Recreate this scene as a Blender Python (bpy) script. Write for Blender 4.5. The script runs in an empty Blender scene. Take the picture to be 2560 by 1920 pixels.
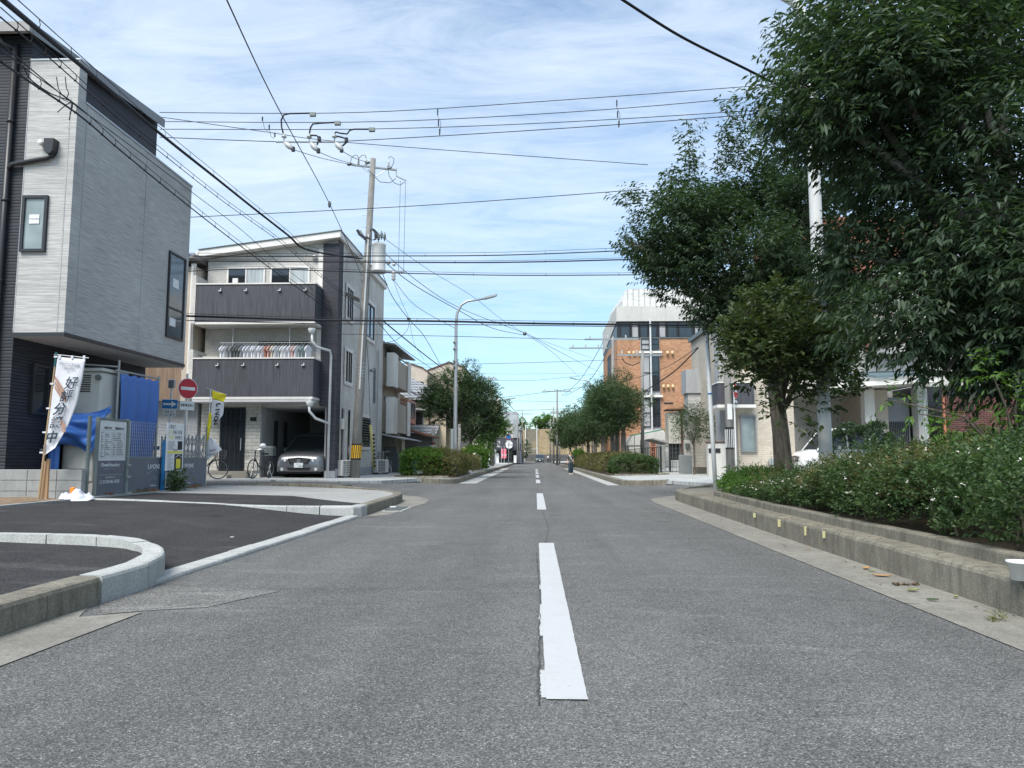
import bpy, bmesh, math, random
import numpy as np
from mathutils import Vector, Matrix
random.seed(7); RS=np.random.RandomState(5)
SC=bpy.context.scene; COL=SC.collection
# ---------------------------------------------------------------- camera model (photo pixels 2560x1920)
F=1850.; EYE=1.05
YAW=math.atan(57/F); PITCH=math.atan(183/math.hypot(F,57))
def ray(u,v):
    x=(u-1280)/F;y=(960-v)/F;z=-1
    a=math.pi/2+PITCH;c,s=math.cos(a),math.sin(a)
    X,Y,Z=x,c*y-s*z,s*y+c*z
    c,s=math.cos(YAW),math.sin(YAW)
    return (c*X-s*Y,s*X+c*Y,Z)
def PY(u,v,y): d=ray(u,v);t=y/d[1];return Vector((d[0]*t,y,EYE+d[2]*t))
def PX(u,v,x): d=ray(u,v);t=x/d[0];return Vector((x,d[1]*t,EYE+d[2]*t))
def PZ(u,v,z): d=ray(u,v);t=(z-EYE)/d[2];return Vector((d[0]*t,d[1]*t,z))
cam=bpy.data.cameras.new('camera');co=bpy.data.objects.new('camera',cam);COL.objects.link(co);SC.camera=co
co.location=(0,0,EYE);co.rotation_euler=(math.pi/2+PITCH,0,YAW)
cam.sensor_width=36;cam.lens=F/2560*36;cam.clip_start=.05;cam.clip_end=3000
def sm(t): t=max(0,min(1,t)); return t*t*(3-2*t)
def G(x,y): return .25*sm((abs(x)-3.3)/3.7)
def S(x,y): return .2+.09*sm((abs(x)-3.3)/5)
def D(x,y): return .03+(S(x,y)-.04)*sm((-x-3.1)/2.6)
# ---------------------------------------------------------------- materials
def N(nt,t,**k):
    n=nt.nodes.new(t)
    for a,b in k.items():
        if a.startswith('_'): n.inputs[int(a[1:]) if a[1:].isdigit() else a[1:].replace('_',' ')].default_value=b
        else: setattr(n,a,b)
    return n
MATS={}
def base(name,col,rough=.7,metal=0,spec=.5):
    m=bpy.data.materials.new(name);m.use_nodes=True;nt=m.node_tree;b=nt.nodes['Principled BSDF']
    b.inputs['Base Color'].default_value=(*col,1);b.inputs['Roughness'].default_value=rough;b.inputs['Metallic'].default_value=metal
    b.inputs['Specular IOR Level'].default_value=spec
    MATS[name]=m;return m,nt,b
def L(nt,a,b): nt.links.new(a,b)
def ramp(nt,fac,stops,interp='LINEAR'):
    r=nt.nodes.new('ShaderNodeValToRGB');e=r.color_ramp.elements;r.color_ramp.interpolation=interp
    e[0].position,e[0].color=stops[0][0],(*stops[0][1],1);e[1].position,e[1].color=stops[1][0],(*stops[1][1],1)
    for p,c in stops[2:]: q=e.new(p);q.color=(*c,1)
    L(nt,fac,r.inputs[0]);return r.outputs[0]
def coords(nt,scale=(1,1,1),wall=False,rot=(0,0,0)):
    t=N(nt,'ShaderNodeTexCoord');out=t.outputs['Object']
    if wall: # (x+y, z) so that it runs along any upright wall
        s=N(nt,'ShaderNodeSeparateXYZ');L(nt,out,s.inputs[0]);a=N(nt,'ShaderNodeMath',operation='ADD');L(nt,s.outputs[0],a.inputs[0]);L(nt,s.outputs[1],a.inputs[1])
        c=N(nt,'ShaderNodeCombineXYZ');L(nt,a.outputs[0],c.inputs[0]);L(nt,s.outputs[2],c.inputs[1]);out=c.outputs[0]
    m=N(nt,'ShaderNodeMapping');m.inputs['Scale'].default_value=scale;m.inputs['Rotation'].default_value=rot;L(nt,out,m.inputs[0]);return m.outputs[0]
def noise(nt,vec,scale,detail=3,rough=.6,dist=0):
    n=N(nt,'ShaderNodeTexNoise');n.inputs['Scale'].default_value=scale;n.inputs['Detail'].default_value=detail;n.inputs['Roughness'].default_value=rough;n.inputs['Distortion'].default_value=dist
    L(nt,vec,n.inputs['Vector']);return n.outputs[0]
def mix(nt,fac,a,b,mode='MIX'):
    n=N(nt,'ShaderNodeMix',data_type='RGBA',blend_type=mode)
    for i,v in ((0,fac),(6,a),(7,b)):
        if hasattr(v,'is_output') or hasattr(v,'links'): L(nt,v,n.inputs[i])
        else: n.inputs[i].default_value=v if i==0 else (*v,1)
    return n.outputs[2]
def bump(nt,b,h,strength=.3,dist=.01):
    n=N(nt,'ShaderNodeBump');n.inputs['Strength'].default_value=strength;n.inputs['Distance'].default_value=dist
    L(nt,h,n.inputs['Height']);L(nt,n.outputs[0],b.inputs['Normal'])
def plain(name,col,rough=.6,metal=0,var=.12,spec=.5,scale=3):
    """solid with a little wear so that nothing is perfectly flat"""
    m,nt,b=base(name,col,rough,metal,spec)
    v=coords(nt);n=noise(nt,v,scale,5,.65);n2=noise(nt,v,scale*12,3)
    a=mix(nt,.35,n,n2)
    c=ramp(nt,a,[(.3,tuple(x*(1-var) for x in col)),(.7,tuple(min(1,x*(1+var)) for x in col))])
    L(nt,c,b.inputs['Base Color']);return m
def asphalt(name,c0,c1,speck,sc=110,sp=.66,dust=1.9):
    m,nt,b=base(name,c0,.92,0,.3);v=coords(nt)
    big=noise(nt,v,.35,4,.6);mid=noise(nt,v,3.1,4);fine=noise(nt,v,sc,2,.8)
    vo=N(nt,'ShaderNodeTexVoronoi');vo.inputs['Scale'].default_value=sc*.95;L(nt,v,vo.inputs['Vector'])
    c=ramp(nt,big,[(.32,c0),(.68,c1)])
    c=mix(nt,ramp(nt,mid,[(.35,(0,0,0)),(.65,(.35,.35,.35))]),c,tuple(x*1.25 for x in c1))
    lane=noise(nt,coords(nt,(1.3,.07,1)),1.1,4,.55);c=mix(nt,ramp(nt,lane,[(.42,(0,0,0)),(.66,(.42,.42,.42))]),c,tuple(x*.72 for x in c0))
    scuff=noise(nt,coords(nt,(.35,1.6,1),rot=(0,0,.3)),1.7,6,.7,.6);c=mix(nt,ramp(nt,scuff,[(.56,(0,0,0)),(.74,(.4,.4,.4))]),c,tuple(min(1,x*dust) for x in c1))
    st_=noise(nt,v,1.15,2,.4);c=mix(nt,ramp(nt,st_,[(.69,(0,0,0)),(.74,(.5,.5,.5))]),c,tuple(x*.55 for x in c0))
    sep=N(nt,'ShaderNodeSeparateColor');L(nt,vo.outputs['Color'],sep.inputs[0])
    st=ramp(nt,sep.outputs[0],[(.0,(.52,.52,.52)),(.45,(.9,.9,.9)),(.8,(1.35,1.35,1.35)),(1,(1.9,1.88,1.8))])
    c=mix(nt,1.,c,st,'MULTIPLY')
    c=mix(nt,ramp(nt,fine,[(sp,(0,0,0)),(sp+.06,(1,1,1))]),c,speck)
    c=mix(nt,ramp(nt,sep.outputs[1],[(.968,(0,0,0)),(.975,(.75,.75,.75))],'CONSTANT'),c,speck);v2=N(nt,'ShaderNodeTexVoronoi');v2.inputs['Scale'].default_value=sc*.5;L(nt,v,v2.inputs['Vector']);s2=N(nt,'ShaderNodeSeparateColor');L(nt,v2.outputs['Color'],s2.inputs[0])
    c=mix(nt,1.,c,ramp(nt,s2.outputs[0],[(0,(.84,.84,.84)),(.5,(1,1,1)),(1,(1.16,1.16,1.15))]),'MULTIPLY')
    L(nt,c,b.inputs['Base Color']);bump(nt,b,vo.outputs['Distance'],.6,.006);return m
asphalt('asphalt',(.102,.103,.101),(.134,.135,.131),(.38,.38,.36),170,.69)
asphalt('asphalt_patch',(.125,.125,.12),(.165,.163,.155),(.42,.41,.38),150)
asphalt('asphalt_new',(.024,.024,.026),(.046,.044,.044),(.12,.12,.115),150,.74,3.6)
def concrete(name,c0,c1,dirt,sc=1.,amt=.6,grain=60):
    m,nt,b=base(name,c0,.9,0,.3);v=coords(nt)
    a=noise(nt,v,1.3*sc,6,.65);g=noise(nt,v,grain,3,.8);s=noise(nt,coords(nt,(6,6,1.2)),1.2*sc,5,.7)
    c=ramp(nt,a,[(.3,c0),(.7,c1)])
    c=mix(nt,ramp(nt,s,[(.45,(0,0,0)),(.75,(amt,)*3)]),c,dirt)
    c=mix(nt,1.,c,ramp(nt,g,[(.35,(.68,.68,.68)),(.7,(1.25,1.25,1.25))]),'MULTIPLY')
    L(nt,c,b.inputs['Base Color']);bump(nt,b,g,.35,.004);return m
concrete('conc_gutter',(.20,.19,.165),(.31,.30,.26),(.13,.12,.10),1,.6,85)
concrete('conc_old',(.17,.157,.125),(.29,.27,.215),(.085,.076,.058),1.6,.75,70)
concrete('conc_new',(.40,.41,.39),(.50,.51,.49),(.27,.27,.25),1.2,.5,70)
concrete('conc_pave',(.31,.31,.295),(.41,.41,.39),(.26,.25,.23),.7,.5,50)
concrete('conc_wall',(.27,.28,.27),(.37,.38,.37),(.2,.2,.19),1,.4,60)
concrete('conc_pole',(.22,.215,.20),(.30,.295,.28),(.12,.12,.11),1,.6,60)
concrete('conc_dark',(.10,.10,.10),(.16,.155,.15),(.05,.05,.05),1,.6,50)
concrete('render_white',(.54,.53,.50),(.64,.63,.59),(.36,.35,.31),.6,.4,40)
concrete('render_cream',(.55,.47,.34),(.66,.57,.42),(.34,.28,.2),.6,.4,40)
concrete('render_beige',(.47,.41,.34),(.55,.48,.40),(.3,.26,.21),.5,.3,40)
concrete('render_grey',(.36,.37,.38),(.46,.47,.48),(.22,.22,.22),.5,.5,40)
concrete('dirt',(.20,.14,.09),(.31,.23,.16),(.10,.07,.045),1.2,.7,22)
concrete('soil',(.06,.045,.03),(.10,.075,.05),(.03,.025,.02),1.2,.7,25)
concrete('drygrass',(.20,.15,.085),(.33,.25,.15),(.12,.12,.05),.8,.9,2.5)
concrete('ground',(.20,.20,.19),(.28,.28,.26),(.12,.12,.11),.3,.5,20)
def pavers(name,c0,c1,joint,w,h,off=.5,wall=False,rot=0,mort=.012,bumpy=.4,rough=.85,mscale=1,grit=45):
    m,nt,b=base(name,c0,rough,0,.35)
    v=coords(nt,(1,1,1),wall,(0,0,rot))
    br=N(nt,'ShaderNodeTexBrick');br.offset=off
    for k,x in (('Scale',mscale),('Mortar Size',mort),('Brick Width',w),('Row Height',h),('Mortar Smooth',.1),('Bias',0)): br.inputs[k].default_value=x
    br.inputs['Color1'].default_value=(*c0,1);br.inputs['Color2'].default_value=(*c1,1);br.inputs['Mortar'].default_value=(*joint,1)
    L(nt,v,br.inputs['Vector']);vv=coords(nt)
    g=noise(nt,vv,grit,3,.8);d=noise(nt,vv,.9,5,.6)
    c=mix(nt,1.,br.outputs[0],ramp(nt,g,[(.3,(.78,)*3),(.7,(1.18,)*3)]),'MULTIPLY')
    c=mix(nt,1.,c,ramp(nt,d,[(.3,(.8,.8,.78)),(.65,(1.05,)*3)]),'MULTIPLY')
    L(nt,c,b.inputs['Base Color']);inv=N(nt,'ShaderNodeMath',operation='SUBTRACT');inv.inputs[0].default_value=1;L(nt,br.outputs[1],inv.inputs[1])
    bump(nt,b,inv.outputs[0],bumpy,.01);return m
pavers('pave_block',(.42,.43,.42),(.52,.53,.52),(.22,.22,.21),.6,.3,mort=.012)
pavers('brick_orange',(.40,.17,.075),(.56,.29,.15),(.36,.28,.22),.24,.085,wall=True,mort=.010)
pavers('brick_red',(.30,.07,.04),(.40,.11,.06),(.30,.22,.18),.22,.075,wall=True,mort=.01)
pavers('brick_dark',(.085,.026,.024),(.12,.035,.03),(.16,.12,.11),.23,.08,wall=True,mort=.008)
pavers('tile_white',(.60,.585,.55),(.67,.65,.61),(.50,.49,.46),.24,.085,wall=True,mort=.007,bumpy=.5)
pavers('tile_beige',(.52,.46,.38),(.59,.53,.45),(.42,.37,.30),.24,.085,wall=True,mort=.006)
pavers('stone_white',(.55,.53,.48),(.66,.64,.59),(.42,.40,.36),.32,.13,wall=True,mort=.012,bumpy=.8)
pavers('roof_tile',(.26,.28,.30),(.38,.40,.42),(.09,.09,.10),.28,.22,mort=.03,bumpy=1.,wall=True)
pavers('step_tile',(.46,.43,.37),(.52,.49,.43),(.28,.26,.22),.6,.3,off=0,mort=.01)
def streak(name,c0,c1,vscale,rough=.7,dist=.006,st=.6,cut=(.35,.65)):
    m,nt,b=base(name,c0,rough,0,.35);v=coords(nt,vscale);n=noise(nt,v,1,4,.65)
    c=ramp(nt,n,[(cut[0],c0),(cut[1],c1)]);d=noise(nt,coords(nt),.6,4)
    c=mix(nt,1.,c,ramp(nt,d,[(.3,(.88,)*3),(.7,(1.08,)*3)]),'MULTIPLY')
    L(nt,c,b.inputs['Base Color']);bump(nt,b,n,st,dist);return m
streak('siding_grey',(.33,.327,.318),(.52,.513,.497),(2.0,2.0,72),dist=.006,st=.5,cut=(.4,.6))
streak('siding_vert',(.048,.050,.060),(.098,.100,.116),(30,30,.9))
streak('siding_tower',(.024,.028,.040),(.070,.068,.078),(1.0,1.0,24))
streak('wood_brown',(.16,.105,.07),(.27,.19,.135),(18,18,.7))
streak('bark',(.075,.06,.045),(.17,.145,.115),(14,14,3),.9,.02,1)
streak('bark_pale',(.14,.125,.105),(.27,.25,.22),(10,10,3),.9,.02,1)
streak('corrug',(.36,.35,.31),(.60,.59,.53),(22,22,.2),.7,.02,1,(.3,.7))
streak('shutter_grey',(.13,.135,.14),(.20,.205,.21),(.2,.2,26),.5)
def ribs(name,col,freq,axis=2,st=.9,rough=.55,dark=.45):
    m,nt,b=base(name,col,rough,0,.4);t=coords(nt);s=N(nt,'ShaderNodeSeparateXYZ');L(nt,t,s.inputs[0])
    a=N(nt,'ShaderNodeMath',operation='MULTIPLY');a.inputs[1].default_value=freq;L(nt,s.outputs[axis],a.inputs[0])
    f=N(nt,'ShaderNodeMath',operation='FRACT');L(nt,a.outputs[0],f.inputs[0])
    h=ramp(nt,f.outputs[0],[(0,(0,0,0)),(.18,(1,1,1)),(.8,(1,1,1)),(1,(.0,.0,.0))])
    n=noise(nt,coords(nt,(1,1,8)),2,4)
    c=ramp(nt,n,[(.35,tuple(x*.75 for x in col)),(.7,tuple(x*1.3 for x in col))])
    c=mix(nt,h,tuple(x*dark for x in col),c);L(nt,c,b.inputs['Base Color']);bump(nt,b,h,st,.012);return m
ribs('siding_dark',(.030,.034,.044),15.5)
ribs('slat_grey',(.26,.26,.27),9)
ribs('fence_louver',(.62,.62,.60),2.2,0,.9,.6,.55)
for a in [('white_paint',(.62,.63,.63),.45),('cream_paint',(.68,.62,.42),.55),('trim_white',(.72,.70,.66),.5),('soffit',(.50,.50,.50),.8),('trim_dark',(.022,.023,.027),.4),
  ('trim_grey',(.20,.21,.22),.5),('steel',(.34,.36,.36),.45,.5),('steel_dark',(.14,.16,.155),.5,.4),('galv',(.42,.44,.45),.4,.6),('alu',(.62,.63,.64),.3,.8),('black',(.014,.014,.015),.45),('rubber',(.018,.018,.018),.8),
  ('cable',(.010,.010,.015),.8,0),('cable_grey',(.03,.034,.045),.8,0),('board_grey',(.125,.14,.175),.45),('board_white',(.70,.72,.73),.4),('blue_sheet',(.045,.15,.46),.5),('blue_post',(.01,.15,.36),.4),
  ('cloth_white',(.60,.61,.65),.9),('cloth_yellow',(.72,.62,.03),.85),('navy_ink',(.01,.035,.06),.6),('teal_ink',(.01,.09,.09),.6),('tan_ink',(.36,.20,.14),.7),('black_ink',(.012,.014,.02),.6),('grey_ink',(.22,.23,.25),.6),
  ('white_ink',(.72,.73,.75),.6),('soft_white_ink',(.34,.36,.40),.6),('yellow_ink',(.70,.62,.05),.6),('sign_red',(.50,.015,.03),.4),('sign_blue',(.01,.16,.44),.4),('sign_white',(.74,.75,.75),.4),('bamboo',(.36,.25,.14),.6),
  ('timber',(.42,.26,.14),.75),('orange_plastic',(.85,.25,.02),.5),('toilet_grey',(.50,.50,.47),.5),('yellow_guard',(.58,.50,.20),.6),('band_yellow',(.72,.42,.03),.5),('terracotta_pipe',(.42,.15,.09),.6),
  ('porcelain',(.46,.47,.46),.35),('crack_seal',(.06,.06,.06),.8),('galv_box',(.30,.335,.325),.5),('frame_green',(.17,.20,.19),.5),('blue_tile',(.12,.18,.20),.6),('ac_white',(.62,.61,.57),.5),('rust',(.20,.09,.05),.8),('skin',(.46,.26,.17),.6),('hair',(.03,.02,.015),.7),('hair_brown',(.16,.07,.04),.7),('denim',(.025,.05,.075),.85),
  ('top_grey',(.09,.10,.10),.9),('trouser_black',(.015,.016,.02),.85),('tarp_beige',(.50,.45,.35),.8),('pot_blue',(.03,.17,.24),.6),('lamp_beige',(.70,.52,.28),.5),('pink_cloth',(.75,.16,.22),.85),('green_net',(.02,.25,.14),.7),
  ('paint_yellow_mark',(.50,.47,.25),.7),('leaf_orange',(.48,.26,.10),.6),('leaf_lime',(.24,.27,.10),.6),('leaf_deep',(.05,.09,.03),.5),('leaf_brown',(.10,.065,.035),.8),('roof_edge',(.30,.29,.28),.6),('brown_metal',(.11,.05,.035),.5),
  ('green_shutter',(.03,.13,.08),.7),('apricot_tile',(.50,.24,.16),.8),('pale_pink',(.55,.33,.30),.8),('basket_wire',(.10,.10,.10),.5)]:
    plain(a[0],a[1],a[2],a[3] if len(a)>3 else 0)
def marking():
    m,nt,b=base('road_paint',(.72,.73,.72),.7,0,.3);v=coords(nt);n=noise(nt,v,40,3,.8);n2=noise(nt,v,2.5,5,.7)
    c=ramp(nt,n,[(.28,(.36,.37,.37)),(.42,(.47,.48,.48))]);c=mix(nt,ramp(nt,n2,[(.5,(0,0,0)),(.72,(.55,.55,.55))]),c,(.42,.42,.41))
    L(nt,c,b.inputs['Base Color']);bump(nt,b,n,.5,.004)
marking()
def glass(name,col,rough=.04):
    m,nt,b=base(name,col,rough,0,.9);n=noise(nt,coords(nt),1.4,2)
    L(nt,ramp(nt,n,[(.3,tuple(x*.7 for x in col)),(.7,tuple(x*1.3 for x in col))]),b.inputs['Base Color'])
glass('glass_dark',(.02,.025,.03));glass('glass_mid',(.08,.10,.11),.08);glass('glass_frost',(.22,.27,.27),.35)
streak('curtain',(.30,.35,.36),(.52,.57,.58),(22,22,.5),.5)
streak('blind',(.34,.35,.36),(.42,.43,.44),(30,30,.3),.5)
def paint(name,col,metal=.5,rough=.3):
    m,nt,b=base(name,col,rough,metal,.6);b.inputs['Coat Weight'].default_value=.7;b.inputs['Coat Roughness'].default_value=.06
    n=noise(nt,coords(nt),400,1);L(nt,ramp(nt,n,[(.3,tuple(x*.9 for x in col)),(.7,tuple(x*1.1 for x in col))]),b.inputs['Base Color'])
paint('car_silver',(.19,.195,.21),.6,.32);paint('car_white',(.72,.73,.74),0,.3);paint('car_green',(.06,.09,.09),.4,.3)
def emptyglass(name,col):
    m,nt,b=base(name,col,.1,0,.8);b.inputs['Coat Weight'].default_value=1
emptyglass('lamp_lens',(.55,.57,.57))
def leafmat(name,c0,c1,c2,trans=.35,rough=.5):
    """leaf colour varies from leaf to leaf by a stored random value; thin leaves pass some light"""
    m,nt,b=base(name,c0,rough,0,.28)
    at=N(nt,'ShaderNodeAttribute',attribute_name='rnd')
    c=ramp(nt,at.outputs['Fac'],[(0,c0),(.6,c1),(.93,c1),(1,c2)]);L(nt,c,b.inputs['Base Color'])
    t=N(nt,'ShaderNodeBsdfTranslucent');g=mix(nt,1.,c,(1.5,1.7,.6),'MULTIPLY');L(nt,g,t.inputs[0])
    ms=N(nt,'ShaderNodeMixShader');ms.inputs[0].default_value=trans;L(nt,b.outputs[0],ms.inputs[1]);L(nt,t.outputs[0],ms.inputs[2]);L(nt,ms.outputs[0],nt.nodes['Material Output'].inputs[0])
leafmat('leaf_big',(.030,.050,.036),(.056,.092,.050),(.13,.19,.06),.28,.46)
leafmat('leaf_small_tree',(.036,.06,.032),(.082,.112,.048),(.24,.18,.07),.26,.36)
leafmat('leaf_street',(.030,.056,.032),(.064,.104,.048),(.12,.17,.06),.3)
leafmat('leaf_hedge',(.028,.058,.030),(.078,.128,.052),(.20,.20,.08),.32)
leafmat('leaf_hedge_r',(.09,.09,.04),(.17,.16,.075),(.38,.24,.15),.3)
leafmat('leaf_fresh',(.05,.10,.02),(.10,.19,.04),(.22,.30,.08),.35)
leafmat('leaf_grass',(.12,.14,.05),(.22,.22,.09),(.34,.30,.14),.3)
leafmat('petal',(.62,.56,.54),(.74,.70,.68),(.60,.40,.38),.3,.7)
# ---------------------------------------------------------------- mesh builder and tagging
WL={}
def V(*a): return Vector(a)
class MB:
    def __init__(s): s.v=[];s.f=[];s.M=None
    def add(s,vs,fs):
        k=len(s.v);M=s.M
        s.v+= [tuple(M@Vector(p)) for p in vs] if M is not None else [tuple(p) for p in vs]
        s.f+=[tuple(i+k for i in f) for f in fs];return s
    def box(s,x0,x1,y0,y1,z0,z1):
        return s.add([(x0,y0,z0),(x1,y0,z0),(x1,y1,z0),(x0,y1,z0),(x0,y0,z1),(x1,y0,z1),(x1,y1,z1),(x0,y1,z1)],[(0,3,2,1),(4,5,6,7),(0,1,5,4),(1,2,6,5),(2,3,7,6),(3,0,4,7)])
    def cbox(s,x0,x1,y0,y1,z0,z1,b=.02):
        """box with chamfered upright and top edges"""
        o=[(x0+b,y0),(x1-b,y0),(x1,y0+b),(x1,y1-b),(x1-b,y1),(x0+b,y1),(x0,y1-b),(x0,y0+b)]
        cx,cy=(x0+x1)/2,(y0+y1)/2
        i=[(cx+(x-cx)*(1-b/max(1e-6,(x1-x0)/2)),cy+(y-cy)*(1-b/max(1e-6,(y1-y0)/2))) for x,y in o]
        vs=[(x,y,z0) for x,y in o]+[(x,y,z1-b) for x,y in o]+[(x,y,z1) for x,y in i]
        fs=[tuple(range(7,-1,-1)),tuple(range(16,24))]
        for r in (0,8): fs+=[(r+k,r+(k+1)%8,r+8+(k+1)%8,r+8+k) for k in range(8)]
        return s.add(vs,fs)
    def ob(s,o,r,n,a0,a1,d0,d1,z0,z1):
        """box on a wall: a along r, d along the outward normal n"""
        o,r,n=Vector(o),Vector(r),Vector(n);q=lambda a,d,z:o+r*a+n*d+Vector((0,0,z))
        return s.add([q(a0,d0,z0),q(a1,d0,z0),q(a1,d1,z0),q(a0,d1,z0),q(a0,d0,z1),q(a1,d0,z1),q(a1,d1,z1),q(a0,d1,z1)],[(0,3,2,1),(4,5,6,7),(0,1,5,4),(1,2,6,5),(2,3,7,6),(3,0,4,7)])
    def prism(s,poly,d,closed=True):
        """polygon of 3-D points pushed by vector d"""
        n=len(poly);d=Vector(d);p=[Vector(q) for q in poly]
        return s.add(p+[q+d for q in p],[tuple(range(n-1,-1,-1)),tuple(range(n,2*n))]+[(i,(i+1)%n,n+(i+1)%n,n+i) for i in range(n)])
    def tube(s,pts,r,n=8,caps=True):
        P=[Vector(p) for p in pts];R=list(r) if hasattr(r,'__len__') else [r]*len(P);vs=[];fs=[];u=None
        for i,p in enumerate(P):
            t=(P[min(i+1,len(P)-1)]-P[max(i-1,0)]).normalized()
            if u is None: u=t.orthogonal().normalized()
            u=(u-t*u.dot(t)); u=u.normalized() if u.length>1e-6 else t.orthogonal().normalized()
            w=t.cross(u)
            for k in range(n): a=2*math.pi*k/n;vs.append(p+(u*math.cos(a)+w*math.sin(a))*R[i])
        for i in range(len(P)-1):
            for k in range(n): fs.append((i*n+k,i*n+(k+1)%n,(i+1)*n+(k+1)%n,(i+1)*n+k))
        if caps: fs+=[tuple(range(n-1,-1,-1)),tuple(range((len(P)-1)*n,len(P)*n))]
        return s.add(vs,fs)
    def cyl(s,p,q,r,r2=None,n=16): return s.tube([p,q],[r,r if r2 is None else r2],n)
    def lathe(s,c,prof,n=16,axis=None):
        """profile [(radius,height)] around an upright axis (or along axis) at c"""
        c=Vector(c);ax=Vector(axis or (0,0,1)).normalized();u=ax.orthogonal().normalized();w=ax.cross(u)
        vs=[c+ax*h+(u*math.cos(2*math.pi*k/n)+w*math.sin(2*math.pi*k/n))*r for r,h in prof for k in range(n)]
        m=len(prof);fs=[(i*n+k,i*n+(k+1)%n,(i+1)*n+(k+1)%n,(i+1)*n+k) for i in range(m-1) for k in range(n)]
        return s.add(vs,fs+[tuple(range(n-1,-1,-1)),tuple(range((m-1)*n,m*n))])
    def ring(s,c,axis,R,r,n=24,m=6):
        c=Vector(c);ax=Vector(axis).normalized();u=ax.orthogonal().normalized();w=ax.cross(u);vs=[];fs=[]
        for i in range(n):
            a=2*math.pi*i/n;d=u*math.cos(a)+w*math.sin(a)
            for j in range(m): b=2*math.pi*j/m;vs.append(c+d*(R+r*math.cos(b))+ax*r*math.sin(b))
        for i in range(n):
            for j in range(m): fs.append((i*m+j,((i+1)%n)*m+j,((i+1)%n)*m+(j+1)%m,i*m+(j+1)%m))
        return s.add(vs,fs)
    def grid(s,fn,nu,nv,thick=None):
        vs=[fn(i/nu,j/nv) for j in range(nv+1) for i in range(nu+1)];w=nu+1
        return s.add(vs,[(j*w+i,j*w+i+1,(j+1)*w+i+1,(j+1)*w+i) for j in range(nv) for i in range(nu)])
    def build(s,name,mat,parent=None,smooth=False,loc=None,label=None):
        me=bpy.data.meshes.new(name);w=WL.get(parent.name,Vector()) if parent else Vector(loc or (0,0,0))
        me.from_pydata([(a-w[0],b-w[1],c-w[2]) for a,b,c in s.v],[],s.f)
        me.materials.append(MATS[mat]);me.validate();
        bm=bmesh.new();bm.from_mesh(me);bmesh.ops.recalc_face_normals(bm,faces=bm.faces);bm.to_mesh(me);bm.free()
        if smooth: me.polygons.foreach_set('use_smooth',[True]*len(me.polygons));me.update()
        o=bpy.data.objects.new(name,me);COL.objects.link(o)
        if smooth=='auto':
            pass
        if parent: o.parent=parent
        else: o.location=w
        WL[o.name]=w
        if label: o['label']=label
        return o
def thing(name,label,cat,loc=(0,0,0),group=None):
    o=bpy.data.objects.new(name,None);COL.objects.link(o);o.empty_display_size=.2;o.location=loc;WL[o.name]=Vector(loc)
    o['label']=label;o['category']=cat
    if group:o['group']=group
    return o
def tag(o,label,cat,group=None):
    o['label']=label;o['category']=cat
    if group:o['group']=group
    return o
def struct(o,kind='structure'): o['kind']=kind;return o
def dup(root,name=None,loc=None,rotz=None,scale=None,label=None,group=None):
    r=root.copy();COL.objects.link(r)
    if loc is not None:r.location=loc
    if rotz is not None:r.rotation_euler=(0,0,rotz)
    if scale is not None:r.scale=(scale,)*3 if not hasattr(scale,'__len__') else scale
    if label:r['label']=label
    if group:r['group']=group
    for ch in list(root.children):
        c=ch.copy();COL.objects.link(c);c.parent=r
        for g in list(ch.children):
            d=g.copy();COL.objects.link(d);d.parent=c
    return r
def text(s,size,o,r,up,mat,parent,name='lettering',depth=.002,align='LEFT',sx=1,shear=0,bold=0,label=None):
    """lettering as a thin raised mesh: o = lower left corner (or centre), r = reading direction, up"""
    cu=bpy.data.curves.new(name,'FONT');cu.body=s;cu.size=size;cu.extrude=depth/2;cu.align_x=align;cu.shear=shear;cu.offset=bold;cu.resolution_u=3
    ob=bpy.data.objects.new('t',cu);COL.objects.link(ob);dg=bpy.context.evaluated_depsgraph_get();me=bpy.data.meshes.new_from_object(ob.evaluated_get(dg))
    bpy.data.objects.remove(ob);bpy.data.curves.remove(cu)
    r=Vector(r).normalized();up=Vector(up).normalized();n=r.cross(up);w=WL.get(parent.name,Vector()) if parent else Vector()
    M=Matrix(((r.x*sx,up.x,n.x,o[0]-w[0]),(r.y*sx,up.y,n.y,o[1]-w[1]),(r.z*sx,up.z,n.z,o[2]-w[2]),(0,0,0,1)));me.transform(M)
    me.materials.clear();me.materials.append(MATS[mat]);me.name=name
    t=bpy.data.objects.new(name,me);COL.objects.link(t)
    if parent:t.parent=parent
    WL[t.name]=w
    return t
def win(parent,o,r,n,w,h,frame='trim_dark',pane='glass_dark',cols=1,rows=1,fw=.05,depth=.07,name='window',split=None):
    """window: frame part with pane sub-part; o is the lower left corner on the wall, n outward"""
    f=MB();f.ob(o,r,n,0,w,.0,depth,0,fw).ob(o,r,n,0,w,.0,depth,h-fw,h).ob(o,r,n,0,fw,.0,depth-.002,fw,h-fw).ob(o,r,n,w-fw,w,.0,depth-.002,fw,h-fw)
    for i in range(1,cols): x=w*i/cols;f.ob(o,r,n,x-fw*.4,x+fw*.4,.0,depth-.006,fw,h-fw)
    for z in (split or [h*i/rows for i in range(1,rows)]): f.ob(o,r,n,fw,w-fw,.0,depth-.004,z-fw*.4,z+fw*.4)
    fo=f.build(name,frame,parent);p=MB().ob(o,r,n,fw*.5,w-fw*.5,.004,.022,fw*.5,h-fw*.5);p.build('pane',pane,fo);return fo
X=Vector((1,0,0));YV=Vector((0,1,0));Z=Vector((0,0,1))
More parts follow.
